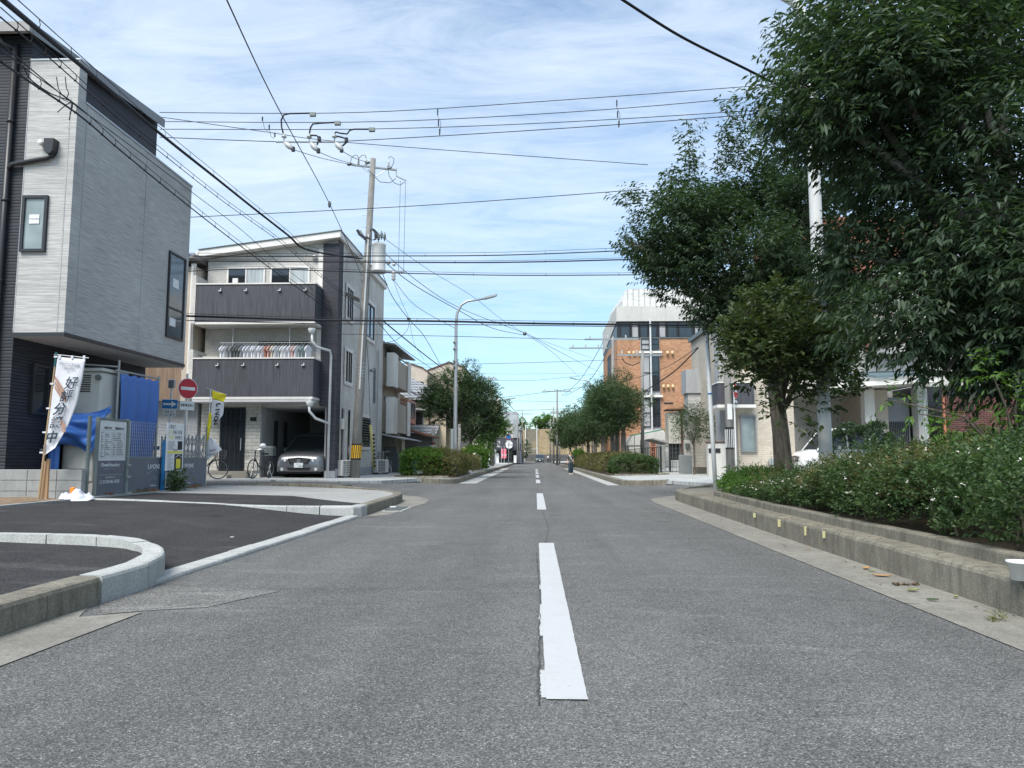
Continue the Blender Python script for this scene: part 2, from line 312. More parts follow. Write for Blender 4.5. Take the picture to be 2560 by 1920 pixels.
# ================================================================ GROUND, ROAD, KERBS
def patch(name,poly,hf,mat,dz=0,step=.5,thick=.12,kind='structure'):
    bm=bmesh.new();vs=[bm.verts.new((x,y,0)) for x,y in poly];bm.faces.new(vs)
    xs=[p[0] for p in poly];ys=[p[1] for p in poly]
    for lo,hi,ax in ((min(xs),max(xs),0),(min(ys),max(ys),1)):
        st=step if hi-lo<60 else 4
        k=math.floor(lo/st)*st+st
        while k<hi:
            if not(st>1 and ax==0 and False):
                co_=(k,0,0) if ax==0 else (0,k,0);no=(1,0,0) if ax==0 else (0,1,0)
                bmesh.ops.bisect_plane(bm,geom=bm.verts[:]+bm.edges[:]+bm.faces[:],plane_co=co_,plane_no=no)
            k+=st if (ax==1 or abs(k)>10 or st<=1) else .5
    if thick:
        top=[f for f in bm.faces];r=bmesh.ops.extrude_face_region(bm,geom=top)
        new=[v for v in r['geom'] if isinstance(v,bmesh.types.BMVert)];ns=set(new)
        for v in bm.verts: v.co.z=hf(v.co.x,v.co.y)+dz-(0 if v in ns else thick)
    else:
        for v in bm.verts: v.co.z=hf(v.co.x,v.co.y)+dz
    bmesh.ops.recalc_face_normals(bm,faces=bm.faces);bmesh.ops.triangulate(bm,faces=bm.faces)
    me=bpy.data.meshes.new(name);bm.to_mesh(me);bm.free();me.materials.append(MATS[mat])
    o=bpy.data.objects.new(name,me);COL.objects.link(o);WL[o.name]=Vector();o['kind']=kind
    if not thick:
        for p in me.polygons:
            pass
    return o
def hwide(x,y): return G(x,y)-.07
patch('ground',[(-400,-60),(400,-60),(400,700),(-400,700)],hwide,'ground',0,4,0)
patch('road',[(-45,-8),(45,-8),(45,156),(-45,156)],G,'asphalt',0,.5,0)
def arc(cx,cy,r,a0,a1,n=8): return [(cx+r*math.cos(math.radians(a0+(a1-a0)*i/n)),cy+r*math.sin(math.radians(a0+(a1-a0)*i/n))) for i in range(n+1)]
# gutters
patch('gutter',[(2.62,-4),(2.64,4),(2.68,8),(2.74,14),(2.76,17.5),(2.9,18.9),(3.5,20.1),(4.6,20.9),(7,21.3),(7,20.9),(4.6,20.4),(3.8,19.6),(3.45,18.6),(3.38,17.5),(3.25,10),(3.19,5),(3.18,-4)],G,'conc_gutter',.006,.5,0)
patch('gutter',[(-2.67,-4),(-2.69,3.7),(-2.66,5.06),(-3.0,4.9),(-3.12,5.2),(-3.15,4.5),(-3.16,-4)],G,'conc_gutter',.006,.5,0)
patch('gutter',[(-2.66,13.6),(-2.58,15.5),(-2.5,17.0),(-2.62,18.4),(-3.1,19.8),(-4.2,21.1),(-6,21.5),(-12,21.3),(-12,20.5),(-8,20.4),(-5,20),(-3.85,19.2),(-3.3,18.1),(-3.1,17),(-3.05,13)],G,'conc_gutter',.006,.5,0)
patch('gutter',[(-2.36,29.7),(-2.4,70),(-3.05,70),(-3.05,29.7)],G,'conc_new',.006,1,0)
patch('gutter',[(2.72,27.9),(2.68,70),(3.2,70),(3.15,27.9)],G,'conc_new',.006,1,0)
# darker repair strip and the seam across the road
patch('road_patch',[(-2.66,5.12),(-2.9,5.0),(-3.1,5.3),(-3.1,6.1),(-2.0,5.9),(-2.3,5.25)],G,'asphalt_patch',.004,.5,0)
def crack(name,pts,w,seed,lift=.0075,mat='crack_seal'):
    rr=random.Random(seed);m=MB();P=[]
    for (a,b) in zip(pts[:-1],pts[1:]):
        a,b=Vector((*a,0)),Vector((*b,0));n=max(2,int((b-a).length/.06))
        for i in range(n): P.append(a.lerp(b,i/n)+Vector((rr.uniform(-.006,.006),rr.uniform(-.012,.012),0)))
    P.append(Vector((*pts[-1],0)))
    vs=[];fs=[]
    for i,p in enumerate(P):
        t=(P[min(i+1,len(P)-1)]-P[max(i-1,0)]).normalized();s=Vector((-t.y,t.x,0));ww=w*rr.uniform(.3,1.2)
        for k in (1,-1): q=p+s*ww*k;vs.append((q.x,q.y,G(q.x,q.y)+lift))
    fs=[(2*i,2*i+1,2*i+3,2*i+2) for i in range(len(P)-1)]
    return struct(m.add(vs,fs).build(name,mat))
c0=[PZ(u,v,0) for u,v in ((300,1485),(700,1474),(1337,1471),(1800,1482),(2300,1512))]
crack('road_crack',[(p.x,p.y) for p in c0],.004,3)
crack('road_crack',[(PZ(1345,1750,0).x,3.25),(PZ(1350,1500,0).x,5.6),(PZ(1341,1380,0).x,8.3)],.0045,5)
crack('road_crack',[(.1,8.8),(.2,11),(.14,14.5)],.004,6)
crack('road_crack',[(.05,21.8),(.1,26),(.06,29.5)],.006,7)
crack('road_crack',[(-2.66,5.15),(-1.9,5.75),(-1.2,5.95)],.004,8)
crack('road_crack',[(3.2,27.8),(4.0,22),(3.2,21)],.009,9)
# painted centre line
m=MB();rr=random.Random(2)
def dash(y0,y1,xc,w,rag=.004):
    n=max(2,int((y1-y0)/.05)) if y0<12 else 2;vs=[]
    for i in range(n+1):
        y=y0+(y1-y0)*i/n
        for k in (-1,1): vs.append((xc+k*w/2+rr.uniform(-rag,rag),y,.008))
    m.add(vs,[(2*i,2*i+1,2*i+3,2*i+2) for i in range(n)])
xl,xr=PZ(1365,1752,0),PZ(1470,1752,0)
xc=(xl.x+xr.x)/2;w=xr.x-xl.x
t0,t1=PZ(1346,1358.6,0),PZ(1385,1358.6,0)
xc2=(t0.x+t1.x)/2
ys=[(PZ(1400,b,0).y,PZ(1400,a,0).y) for a,b in ((1234,1275),(1199.7,1208.5),(1188,1194.6),(1181.3,1185.2),(1176.5,1179.4),(1173.2,1175.4))]
n=80
vs=[]
for i in range(n+1):
    y=xl.y+(t0.y-xl.y)*i/n;x=xc+(xc2-xc)*i/n
    for k in (-1,1): vs.append((x+k*w*.5+rr.uniform(-.0018,.0018),y,.008))
m.add(vs,[(2*i,2*i+1,2*i+3,2*i+2) for i in range(n)])
for a,b in ys: dash(a,b,xc2,w)
for a,b,e in ((xl.y+.03,xl.y+.45,.022),(xl.y+1.15,xl.y+2.1,.02),(xl.y+2.7,xl.y+2.9,.014)):  # old paint peeping out at the left edge
    vs=[];q=24
    for i in range(q+1):
        y=a+(b-a)*i/q;x=xc+(xc2-xc)*(y-xl.y)/(t0.y-xl.y)-w/2
        vs+=[(x-e+rr.uniform(-.005,.005),y,.005),(x+.01,y,.005)]
    m.add(vs,[(2*i,2*i+1,2*i+3,2*i+2) for i in range(q)])
struct(m.build('road_marking','road_paint'))
# kerbs made of .6 m blocks
def kerb(name,path,h,w,mat,zf=G,inner=1,seed=1,blk=.6,rnd=.035,base_drop=.1):
    """path is the road-side foot; h a number or function of arc length share; inner=+1 puts the body to the left of travel"""
    P=[Vector((*p,0)) for p in path];cum=[0]
    for a,b in zip(P[:-1],P[1:]): cum.append(cum[-1]+(b-a).length)
    Lt=cum[-1]
    def at(s):
        s=max(0,min(Lt,s))
        for i in range(len(P)-1):
            if s<=cum[i+1] or i==len(P)-2:
                return P[i].lerp(P[i+1],(s-cum[i])/max(1e-6,cum[i+1]-cum[i]))
    rr=random.Random(seed);m=MB();n=max(1,round(Lt/blk));st=Lt/n
    for k in range(n):
        s0,s1=k*st+.005,(k+1)*st-.005;j=rr.uniform(-.004,.004);jz=rr.uniform(-.004,.004);vs=[];Q=3
        for q in range(Q+1):
            s=s0+(s1-s0)*q/Q;p=at(s);t=(at(s+.15)-at(s-.15)).normalized();nn=Vector((-t.y,t.x,0))*inner
            hh=(h(s/Lt) if callable(h) else h)+jz;z=zf(p.x,p.y);r=min(rnd,hh*.7)
            for d,zz in ((-.0,-base_drop),(0.004,hh-r),(r*.3+.004,hh-r*.3),(r+.004,hh),(w,hh),(w,-base_drop)):
                c=p+nn*(d+j);vs.append((c.x,c.y,z+zz))
        fs=[];W=6
        for q in range(Q):
            for i in range(W-1): fs.append((q*W+i,q*W+i+1,(q+1)*W+i+1,(q+1)*W+i))
        fs+=[tuple(range(W)),tuple(range(Q*W+W-1,Q*W-1,-1))]
        m.add(vs,fs)
    return struct(m.build(name,mat))
RK=[(3.17,-4),(3.19,5),(3.25,10),(3.38,17.5),(3.45,18.6),(3.8,19.6),(4.6,20.35),(6,20.8),(25,21.2)]
kerb('kerb',RK,lambda t:.25*(1-sm((t-.62)/.15)*.75),.2,'conc_old',inner=-1)
kerb('kerb',[(-3.16,-4),(-3.13,5.36)],.2,.2,'conc_old',inner=1,seed=2)
kerb('kerb',[(-3.13,5.37),(-3.1,5.95),(-3.18,6.4),(-3.4,6.8),(-3.8,7.13),(-4.3,7.3),(-5.5,7.42),(-8.3,7.45)],lambda t:.2+.10*sm(t*2.2) ,.18,'conc_new',zf=lambda x,y:0,inner=1,seed=3,rnd=.03)
kerb('kerb',[(-3.13,6.15),(-3.08,9),(-3.06,12.9)],.045,.2,'conc_new',zf=lambda x,y:0,inner=1,seed=4,rnd=.025)
kerb('kerb',[(-8.3,13.35),(-6.5,13.1),(-5,12.9),(-3.75,12.9)],lambda t:.30-.10*sm(t),.16,'conc_new',zf=lambda x,y:0,inner=1,seed=5,rnd=.02)
kerb('kerb',[(-3.74,12.9),(-3.2,12.92),(-3.06,13.02),(-3.04,13.5)],.2,.2,'conc_new',zf=lambda x,y:0,inner=1,seed=6)
kerb('kerb',[(-3.04,13.52),(-3.08,17),(-3.2,18),(-3.75,19.2),(-5,20),(-8,20.4),(-30,20.6)],lambda t:.2-.14*sm((t-.18)/.15),.18,'conc_old',inner=1,seed=7)
kerb('kerb',[(-4.6,28.9),(-3.7,29.1),(-3.2,29.7),(-3.05,30.6),(-3.05,48),(-3.05,105)],.2,.18,'conc_old',inner=1,seed=8)
kerb('kerb',[(4.6,26.4),(3.7,27.4),(3.25,28.2),(3.18,29.5),(3.18,60),(3.0,130)],.2,.18,'conc_old',inner=-1,seed=9)
# left side of the road: new asphalt, pavement, bare earth
patch('driveway',[(-3.22,6.05),(-3.22,12.95),(-5,12.95),(-6.5,13.15),(-8.2,13.35),(-8.2,7.55),(-5.5,7.5),(-4.4,7.38),(-3.9,7.25),(-3.5,6.95),(-3.28,6.5)],D,'asphalt_new',0,.4,0)
0 and patch('driveway',[(-3.2,6.0),(-3.26,7.4),(-4.2,7.5),(-5.5,7.6),(-8.2,7.6),(-8.2,7.4),(-8.2,6.4),(-4,6.2)],lambda x,y:D(x,y)-.06,'asphalt_new',0,.4,0)
patch('sidewalk',[(-3.3,4.4),(-3.28,6.0),(-3.36,6.5),(-3.6,6.8),(-4,7.02),(-4.5,7.16),(-5.5,7.27),(-8.2,7.3),(-8.2,4.2)],S,'asphalt_new',-.006,.4,.1)
patch('sidewalk',[(-3.32,-4),(-3.3,4.38),(-8.2,4.2),(-8.2,-4)],S,'conc_pave',-.008,.5,.1)
patch('sidewalk',[(-3.22,13.15),(-3.24,13.8),(-5.2,15.9),(-8.2,15.9),(-8.2,13.5),(-6.5,13.28),(-5,13.08)],S,'asphalt_new',-.006,.4,.1)
patch('sidewalk',[(-3.22,13.8),(-3.25,17.0),(-3.4,17.9),(-3.9,19.0),(-5.1,19.8),(-8,20.2),(-30,20.4),(-30,19.0),(-8.2,19.0),(-8.2,15.91),(-5.2,15.91)],S,'conc_pave',-.006,.5,.1)
patch('boundary_strip',[(-8.2,4),(-8.2,19),(-8.32,19),(-8.32,4)],lambda x,y:S(x,y)+.02,'conc_pave',0,1,.1)
def dirtz(x,y): return .3+.14*sm((-x-9)/4)*sm((14.3-y)/2)+.03*math.sin(x*3.1+y*2.3)*math.sin(y*4.1-x)
patch('bare_earth',[(-8.33,4),(-8.33,19),(-16,19),(-30,14),(-30,4)],dirtz,'dirt',0,.35,.15)
# corner paving beyond the side street and on the right
patch('sidewalk',[(-3.22,30.4),(-3.4,29.8),(-4.6,28.8),(-5.3,25.6),(-6.4,24.3),(-9.5,24.7),(-30,24.8),(-30,40),(-3.22,40)],lambda x,y:max(S(x,y),G(x,y)+.02),'pave_block',.01,.5,.12)
patch('sidewalk',[(-3.22,40),(-30,40),(-30,150),(-3.22,150)],S,'pave_block',0,2,.1)
patch('sidewalk',[(3.35,28.3),(3.8,27.5),(4.8,26.2),(5.5,23.2),(8,22.9),(30,22.9),(30,40),(3.35,40)],lambda x,y:max(S(x,y),G(x,y)+.02),'pave_block',.01,.5,.12)
patch('sidewalk',[(3.35,40),(30,40),(30,150),(3.35,150)],S,'pave_block',0,2,.1)
patch('sidewalk',[(3.36,-4),(3.39,5),(3.45,10),(3.57,17.4),(3.65,18.5),(3.95,19.4),(4.7,20.15),(6,20.6),(25,21),(25,-4)],lambda x,y:.25+.03*sm((x-4)/4),'conc_old',-.004,.5,.1)
kerb('planter_edge',[(3.46,-4),(3.48,5),(3.56,12),(3.75,15.9),(4.0,16.3),(6.2,16.3)],.35,.12,'conc_old',zf=lambda x,y:0,inner=-1,seed=11,rnd=.02)
patch('planter_soil',[(3.58,-4),(3.6,5),(3.68,12),(3.85,15.8),(4.1,16.18),(9,16.18),(9,-4)],lambda x,y:.31+.03*math.sin(x*5)*math.sin(y*4),'soil',0,.4,.08)
kerb('planter_edge',[(-5.7,36),(-5.7,30.6),(-5.2,30.1),(-3.5,30.1)],.3,.12,'conc_old',zf=lambda x,y:0,inner=-1,seed=12)
patch('planter_soil',[(-5.6,38),(-5.6,30.3),(-3.3,30.3),(-3.3,38)],lambda x,y:.27,'soil',0,1,.05)
kerb('planter_edge',[(6.2,38),(6.1,34.5),(5.6,34.0),(3.6,34.0)],.3,.12,'conc_old',zf=lambda x,y:0,inner=1,seed=13)
patch('planter_soil',[(3.4,34.2),(6.0,34.2),(6.0,110),(3.4,110)],lambda x,y:.26,'soil',0,2,.05)
# drain grate, manhole and paint ticks on the kerb
t=thing('drain_grate','slotted iron drain grate in the gutter by the left street corner','drain',(-2.78,15,.01))
m=MB();m.box(-2.98,-2.58,14.4,15.6,-.02,.012)
m.build('frame','conc_new',t);m=MB()
for i in range(16): y=14.5+i*.066;m.box(-2.93,-2.63,y,y+.03,.013,.03)
m.build('grate','steel_dark',t)
tag(MB().lathe((-5.9,22.6,G(-5.9,22.6)+.004),[(.33,0),(.33,.008),(.29,.010)],24).build('manhole_cover','steel_dark'),'round iron manhole cover in the side street asphalt','manhole cover')
for i,(u,v) in enumerate(((1881,1296),(1940,1310),(2007,1333),(2054,1346))):
    p=PX(u,v,3.2 if i else 3.22);m=MB();y=p.y
    x_=3.17+.06*sm((y-5)/5)+.13*sm((y-10)/7.5)-.002;m.box(x_-.004,x_+.03,y-.006,y+.006,(.16,.13,.12,.15)[i],.225);m.box(x_+.03,x_+(.07,.17,.1,.12)[i],y-.006,y+.007,.2505,.2535)
    tag(m.build('paint_tick','paint_yellow_mark',loc=(3.18,y,.12)),'pale yellow paint tick on the right kerb, %s of four from the street corner'%['first','second','third','fourth'][i],'paint mark','yellow survey ticks on the kerb')
# ================================================================ LEFT HOUSE (dark and grey, three storeys)
nx=V(1,0,0);ny=V(0,-1,0);rx=V(0,1,0);ry=V(1,0,0)   # street-facing wall: reading dir +y, out +x ; camera-facing wall: reading +x, out -y
H=thing('house','charcoal and light grey three storey house overhanging the building plot, left foreground','house',(-12.5,16,.3))
y0,y1=13.75,18.65
MB().box(-17,-10,y0,y1-.05,.2,9.35).build('dark_wall','siding_dark',H)
b=MB().box(-10.0,-9,y0-.03,y1-.05,3.42,8.12).build('projecting_wall','siding_grey',H)
MB().box(-10.0,-9.0,y0-.03,y0+.22,8.121,8.9).build('parapet_fin','siding_grey',H)
m=MB();m.box(-10,-8.985,y0-.045,y1-.035,3.34,3.42);m.build('soffit','soffit',b)
m=MB();m.ob((-10,y0-.03,0),ry,ny,0,1.02,.0,.028,3.345,3.425).ob((-9,y0-.06,0),rx,nx,0,y1-y0,.0,.028,3.345,3.425).build('drip_edge','trim_dark',b)
m=MB()
for yy in (y0+.27,y0+2.6): m.ob((-9,yy,0),rx,nx,0,.02,.0,.006,3.45,8.1)
m.ob((-9.15,y0-.03,0),ry,ny,0,.02,.0,.006,3.45,8.1);m.ob((-10,y0-.03,0),ry,ny,0,.02,.0,.006,3.45,8.8)
m.build('joint','render_grey',b)
m=MB();m.box(-9.99,-8.98,y0+.221,y1-.03,8.121,8.16).box(-10,-8.98,y0-.05,y0+.24,8.9,8.93).build('coping','galv',b)
# roof: wide eaves, slightly pitched
rf=MB();zn,zf_=9.46,9.92;yA,yB=13.5,18.66;xE=-9.86
P=[(-17.5,yA,zn),(xE,yA,zn),(xE,yB,zf_),(-17.5,yB,zf_)]
rf.prism(P,(0,0,.07));r=rf.build('roof','trim_dark',H)
m=MB()
m.prism([(xE,yA,zn-.13),(xE,yB,zf_-.13),(xE,yB,zf_+.09),(xE,yA,zn+.09)],(.025,0,0));m.build('fascia','trim_grey',r)
m=MB();m.prism([(-17.5,yA-.005,zn-.12),(xE+.02,yA-.005,zn-.12),(xE+.02,yA-.005,zn+.08),(-17.5,yA-.005,zn+.08)],(0,-.09,0));m.build('gutter','roof_edge',r)
MB().prism([(-10.0,y0,9.3501),(-10.0,y1-.05,9.3501),(-10.0,y1-.05,zf_-.01),(-10.0,y0,zn-.0)],(-7,0,0)).build('upper_wall','siding_dark',H)
0 and MB().add([(-10.001,y0,9.3),(-10.001,y1,9.3),(-10.001,y1,zf_),(-10.001,y0,zn),(-10.3,y0,9.3),(-10.3,y1,9.3),(-10.3,y1,zf_),(-10.3,y0,zn)],[(0,1,2,3),(7,6,5,4),(0,4,5,1),(3,2,6,7)]).build('gable','siding_dark',H)
win(H,(-9.45,y0-.03,5.0),-ry,ny,.5,1.12,pane='glass_frost',fw=.055,depth=.06).children[0]
w=win(H,(-9,17.55,3.98),rx,nx,.85,2.14,pane='glass_mid',fw=.05,depth=.05,split=[.74])
m=MB().ob((-9,17.55,3.98),rx,nx,.22,.52,.024,.03,1.28,1.5).ob((-9,17.55,3.98),rx,nx,.14,.44,.024,.03,.3,.5);m.build('sticker','board_white',w)
# maker's sticker on the small window, with its word
f=[o for o in H.children if o.name.startswith('window')][0]
MB().box(-9.80,-9.60,y0-.066,y0-.058,5.56,5.74).build('sticker','board_white',f)
text('TOSTEM',.052,(-9.70,y0-.068,5.63),ry,Z,'grey_ink',f,align='CENTER')
for a,z0 in ((15.05,8.45),(16.1,8.45)):
    win(H,(-10,a,8.42),rx,nx,.85,.45,'trim_white','glass_mid',1,1,.03,.05)
m=MB();m.box(-10,-9.82,14.42,14.6,8.86,9.02);m.prism([(-9.82,14.4,8.84),(-9.82,14.62,8.84),(-9.82,14.62,9.06),(-9.82,14.4,9.06)],(.05,0,0)).build('vent_hood','white_paint',H)
# rainwater pipes
m=MB();m.tube([(-10.3,y0-.07,9.25),(-10.3,y0-.07,.3)],.055,12)
for z in (1.2,2.8,4.4,6,7.6): m.cyl((-10.3,y0-.07,z),(-10.3,y0-.07,z+.07),.066)
m.tube([(-10.55,y0-.2,9.33),(-10.5,y0-.15,9.2),(-10.3,y0-.07,9.12)],.05,10)
m.tube([(-10.3,y0-.07,6.62),(-10.2,y0-.08,6.75),(-9.5,y0-.09,6.86),(-9.42,y0-.09,6.9),(-9.42,y0-.09,7.0)],.045,10).build('downpipe','trim_dark',H,smooth=True)
MB().prism([(-9.52,y0-.2,7.22),(-9.32,y0-.2,7.22),(-9.34,y0-.2,6.98),(-9.38,y0-.2,6.92),(-9.46,y0-.2,6.92),(-9.50,y0-.2,6.98)],(0,.17,0)).build('rain_head','trim_dark',H)
MB().cyl((-9.62,y0-.03,7.16),(-9.62,y0-.16,7.16),.05).build('vent_pipe','trim_white',H,smooth=True)
m=MB();m.tube([(-9.06,y1,7.6),(-9.06,y1,3.3)],.022,8).cyl((-9.04,y1,6.3),(-8.97,y1-.02,6.3),.04).build('side_pipe','galv',H)
win(H,(-10,14.3,1.9),rx,nx,.5,1.0,pane='glass_dark')
# low block wall in front
m=MB();zb=.8
tb=thing('block_wall','low grey concrete block garden wall behind the earth at the left edge','wall',(-9,14,.25))
m.cbox(-30,-8.42,13.6,13.74,.1,.82,.008).build('wall','conc_wall',tb)
m=MB()
for x in [ -8.9-.56*i for i in range(20)]: m.box(x,x+.012,13.597,13.6,.2,.815)
for z in (.42,.62): m.box(-30,-8.42,13.5975,13.6,z,z+.010)
m.build('joint','conc_dark',tb)
m=MB();m.tube([(-9.35,13.3,.5),(-9.3,13.3,.55)],.01)
# ================================================================ BUILDING SITE: fence boards, notice, banners
xf=-8.4
def fpost(parent,y,z1,r=.032,x=xf+.02,z0=.15):
    m=MB().cyl((x,y,z0),(x,y,z1),r)
    for z in (.55,1.0,1.45):
        if z<z1: m.cbox(x-.035,x+.035,y-.035,y+.035,z,z+.04,.008)
    m.build('post','frame_green',parent)
nb=thing('notice_board','tall framed site notice with white permit sheet above a grey half lettered EiwaHousing','notice board',(xf,14.4,.25))
ya,yb=13.93,14.95
m=MB().ob((xf,0,0),rx,nx,ya,yb,.02,.05,.33,.98).build('lower_board','board_grey',nb)
ws=MB().ob((xf,0,0),rx,nx,ya+.05,yb-.06,.02,.056,.985,1.76).build('notice_sheet','board_white',nb)
m=MB().ob((xf,0,0),rx,nx,ya-.01,ya+.015,.0,.07,.30,1.82).ob((xf,0,0),rx,nx,yb-.02,yb+.01,.0,.07,.30,1.82).ob((xf,0,0),rx,nx,ya,yb-.02,.0,.068,1.77,1.81).ob((xf,0,0),rx,nx,ya,yb-.02,.0,.068,.30,.33)
m.build('frame','frame_green',nb)
fpost(nb,yb+.05,1.83,.022);fpost(nb,ya-.12,1.83,.035,xf-.05)
def T(s,size,y,z,mat,par,al='CENTER',x=xf+.058,**k): return text(s,size,(x,y,z),rx,Z,mat,par,align=al,**k)
T('EiwaHousing',.098,14.40,.87,'white_ink',nb,bold=.002,x=xf+.052,sx=1.25);T('株式会社エイワハウジング',.035,14.40,.81,'soft_white_ink',nb,x=xf+.052)
T('お問い合わせはこちら',.035,14.42,.645,'white_ink',nb,x=xf+.052);T('0120-86-1025',.088,14.46,.545,'white_ink',nb,x=xf+.052,bold=.001,sx=1.15)
T('LIVONE',.035,14.07,.885,'soft_white_ink',nb,x=xf+.052)
m=MB();m.ring((xf+.053,14.10,.575),nx,.036,.004,16,4);m.ob((xf,0,0),rx,nx,14.03,14.8,.05,.053,.705,.709).build('logo','white_ink',nb)
T('中宮8丁目Ⅴ　　新築新築工事',.052,14.45,1.60,'black_ink',ws,bold=.001)
m=MB();rr=random.Random(4)
q=lambda a,b,z0,z1:m.ob((xf,0,0),rx,nx,a,b,.056,.059,z0,z1)
q(14.05,14.83,1.575,1.579)
for k in range(15):
    z=1.535-k*.036
    q(14.03,14.40,z,z+.003);q(14.44,14.84,z,z+.003)
for yy in (14.03,14.16,14.40,14.44,14.58,14.84): q(yy,yy+.004,1.03,1.538)
m.build('table_rule','grey_ink',ws)
m=MB()
for k in range(14):
    z=1.545-k*.036-.03
    for a,b in ((14.045,14.15),(14.175,14.385),(14.455,14.57),(14.595,14.82)):
        if rr.random()<.8:
            y=a
            e=a+(b-a)*rr.uniform(.3,1)
            while y<e: d=rr.uniform(.006,.014);m.ob((xf,0,0),rx,nx,y,y+d,.056,.0585,z+.005,z+.021);y+=d+.005
m.build('small_print','grey_ink',ws)
def panel(y0,y1,label,cy):
    t=thing('site_fence',label,'fence panel',(xf,(y0+y1)/2,.3),'grey site fence panels')
    m=MB();m.ob((xf,0,0),rx,nx,y0,y1,.01,.03,.36,1.02).build('board','board_grey',t)
    m=MB()
    for k in range(int((y1-y0)/.075)+1): y=y0+k*.075;m.cyl((xf,y,1.02),(xf,y,1.80),.0032,n=4)
    for k in range(11): z=1.06+k*.073;m.cyl((xf,y0,z),(xf,y1,z),.0035,n=4)
    m.build('mesh','galv',t)
    m=MB();m.ob((xf,0,0),rx,nx,y0,y1,-.01,.036,1.02,1.05).ob((xf,0,0),rx,nx,y0,y1,-.01,.036,.33,.36);m.cyl((xf,y0,.3),(xf,y0,1.82),.018).cyl((xf,y1,.3),(xf,y1,1.82),.018).build('frame','frame_green',t)
    T('LIVONE',.135,cy,.80,'white_ink',t,x=xf+.032,bold=.001,sx=1.1)
    m=MB()
    pts=[(cy-.30,1.0),(cy-.30,.68),(cy,.80),(cy+.30,.68),(cy+.30,1.0)]
    for (a,b),(c,d) in zip(pts[:-1],pts[1:]): m.tube([(xf+.033,a,b),(xf+.033,c,d)],.004,4)
    m.build('emblem','soft_white_ink',t)
    T('どこまでも家族',.032,cy,.60,'soft_white_ink',t,x=xf+.032);T('株式会社エイワハウジング',.026,cy,.555,'soft_white_ink',t,x=xf+.032);T('EiwaHousing',.05,cy,.42,'white_ink',t,x=xf+.032)
    return t
panel(15.08,16.78,'grey site fence panel with mesh top between the notice board and the blue posts',16.12)
panel(16.85,18.72,'grey site fence panel with mesh top right of the blue posts',17.75)
m=MB();m.cyl((xf+.02,15.05,.1),(xf+.02,15.05,1.8),.03)
t=thing('fence_post','round galvanised scaffold post with clamps right of the notice board','post',(xf,15.02,.2));m.build('tube','galv_box',t)
m=MB()
for z in (.62,.86): m.cbox(xf-.03,xf+.08,14.98,15.12,z,z+.05,.01)
m.cbox(xf-.08,xf+.1,14.96,15.16,.28,.33,.01).build('clamp','steel',t)
# advertisement on two blue posts
a=thing('advert_board','tall white ONLY LIVING FOR ONE FAMILY poster on blue posts in front of the fence','advertisement',(xf+.1,17.0,.3))
xa=xf+.12;ay,by=16.42,17.22
for y in (16.40,17.16): MB().box(xa-.05,xa-.002,y-.04,y+.04,.12,1.42).build('post','blue_post',a)
up=MB().ob((xa,0,0),rx,nx,ay+.0,by,.0,.02,.74,1.83).build('poster','board_white',a)
A=lambda s,size,y,z,mat,**k: text(s,size,(xa+.021,y,z),rx,Z,mat,up,align=k.pop('al','LEFT'),**k)
A('ONLY',.12,16.50,1.70,'black_ink',sx=.95);A('LIV',.12,16.50,1.58,'yellow_ink',sx=.95);A('ING FOR',.12,16.69,1.58,'black_ink',sx=.9);A('ONE',.12,16.50,1.46,'yellow_ink',sx=.95);A('FAMILY.',.12,16.79,1.46,'black_ink',sx=.88)
m=MB().ob((xa,0,0),rx,nx,16.93,17.15,.02,.023,1.22,1.42).ob((xa,0,0),rx,nx,16.80,17.17,.02,.023,.76,1.12).build('photo_print','black_ink',up)
MB().ob((xa,0,0),rx,nx,16.46,17.18,.02,.023,1.14,1.185).build('yellow_strip','yellow_ink',up)
MB().ob((xa,0,0),rx,nx,16.88,17.09,.023,.025,.79,1.01).build('yellow_card','yellow_ink',up)
m=MB();m.tube([(xa+.025,16.84,1.04),(xa+.025,16.985,1.10),(xa+.025,17.13,1.04)],.007,4).build('emblem','white_ink',up)
m=MB()
for k in range(9): m.ob((xa,0,0),rx,nx,16.49,16.49+rr.uniform(.2,.34),.02,.0225,1.40-k*.022,1.408-k*.022)
for k in range(16): m.ob((xa,0,0),rx,nx,16.48,16.48+rr.uniform(.12,.28),.02,.0225,1.11-k*.021,1.117-k*.021)
m.build('small_print','grey_ink',up)
A('永和の家を',.04,16.83,1.196,'black_ink',al='CENTER');A('建築・不動産',.036,16.84,1.149,'black_ink',al='CENTER')
lo=MB().ob((xa,0,0),rx,nx,ay+.03,by-.02,.0,.018,.36,.72).build('photo_panel','render_grey',a)
m=MB();rr=random.Random(9)
for k in range(46):
    y=rr.uniform(16.46,17.14);z=rr.uniform(.38,.68);m.ob((xa,0,0),rx,nx,y,y+rr.uniform(.02,.08),.018,.0195+k*.00005,z,z+rr.uniform(.01,.06))
m.build('photo_print','steel_dark',lo)
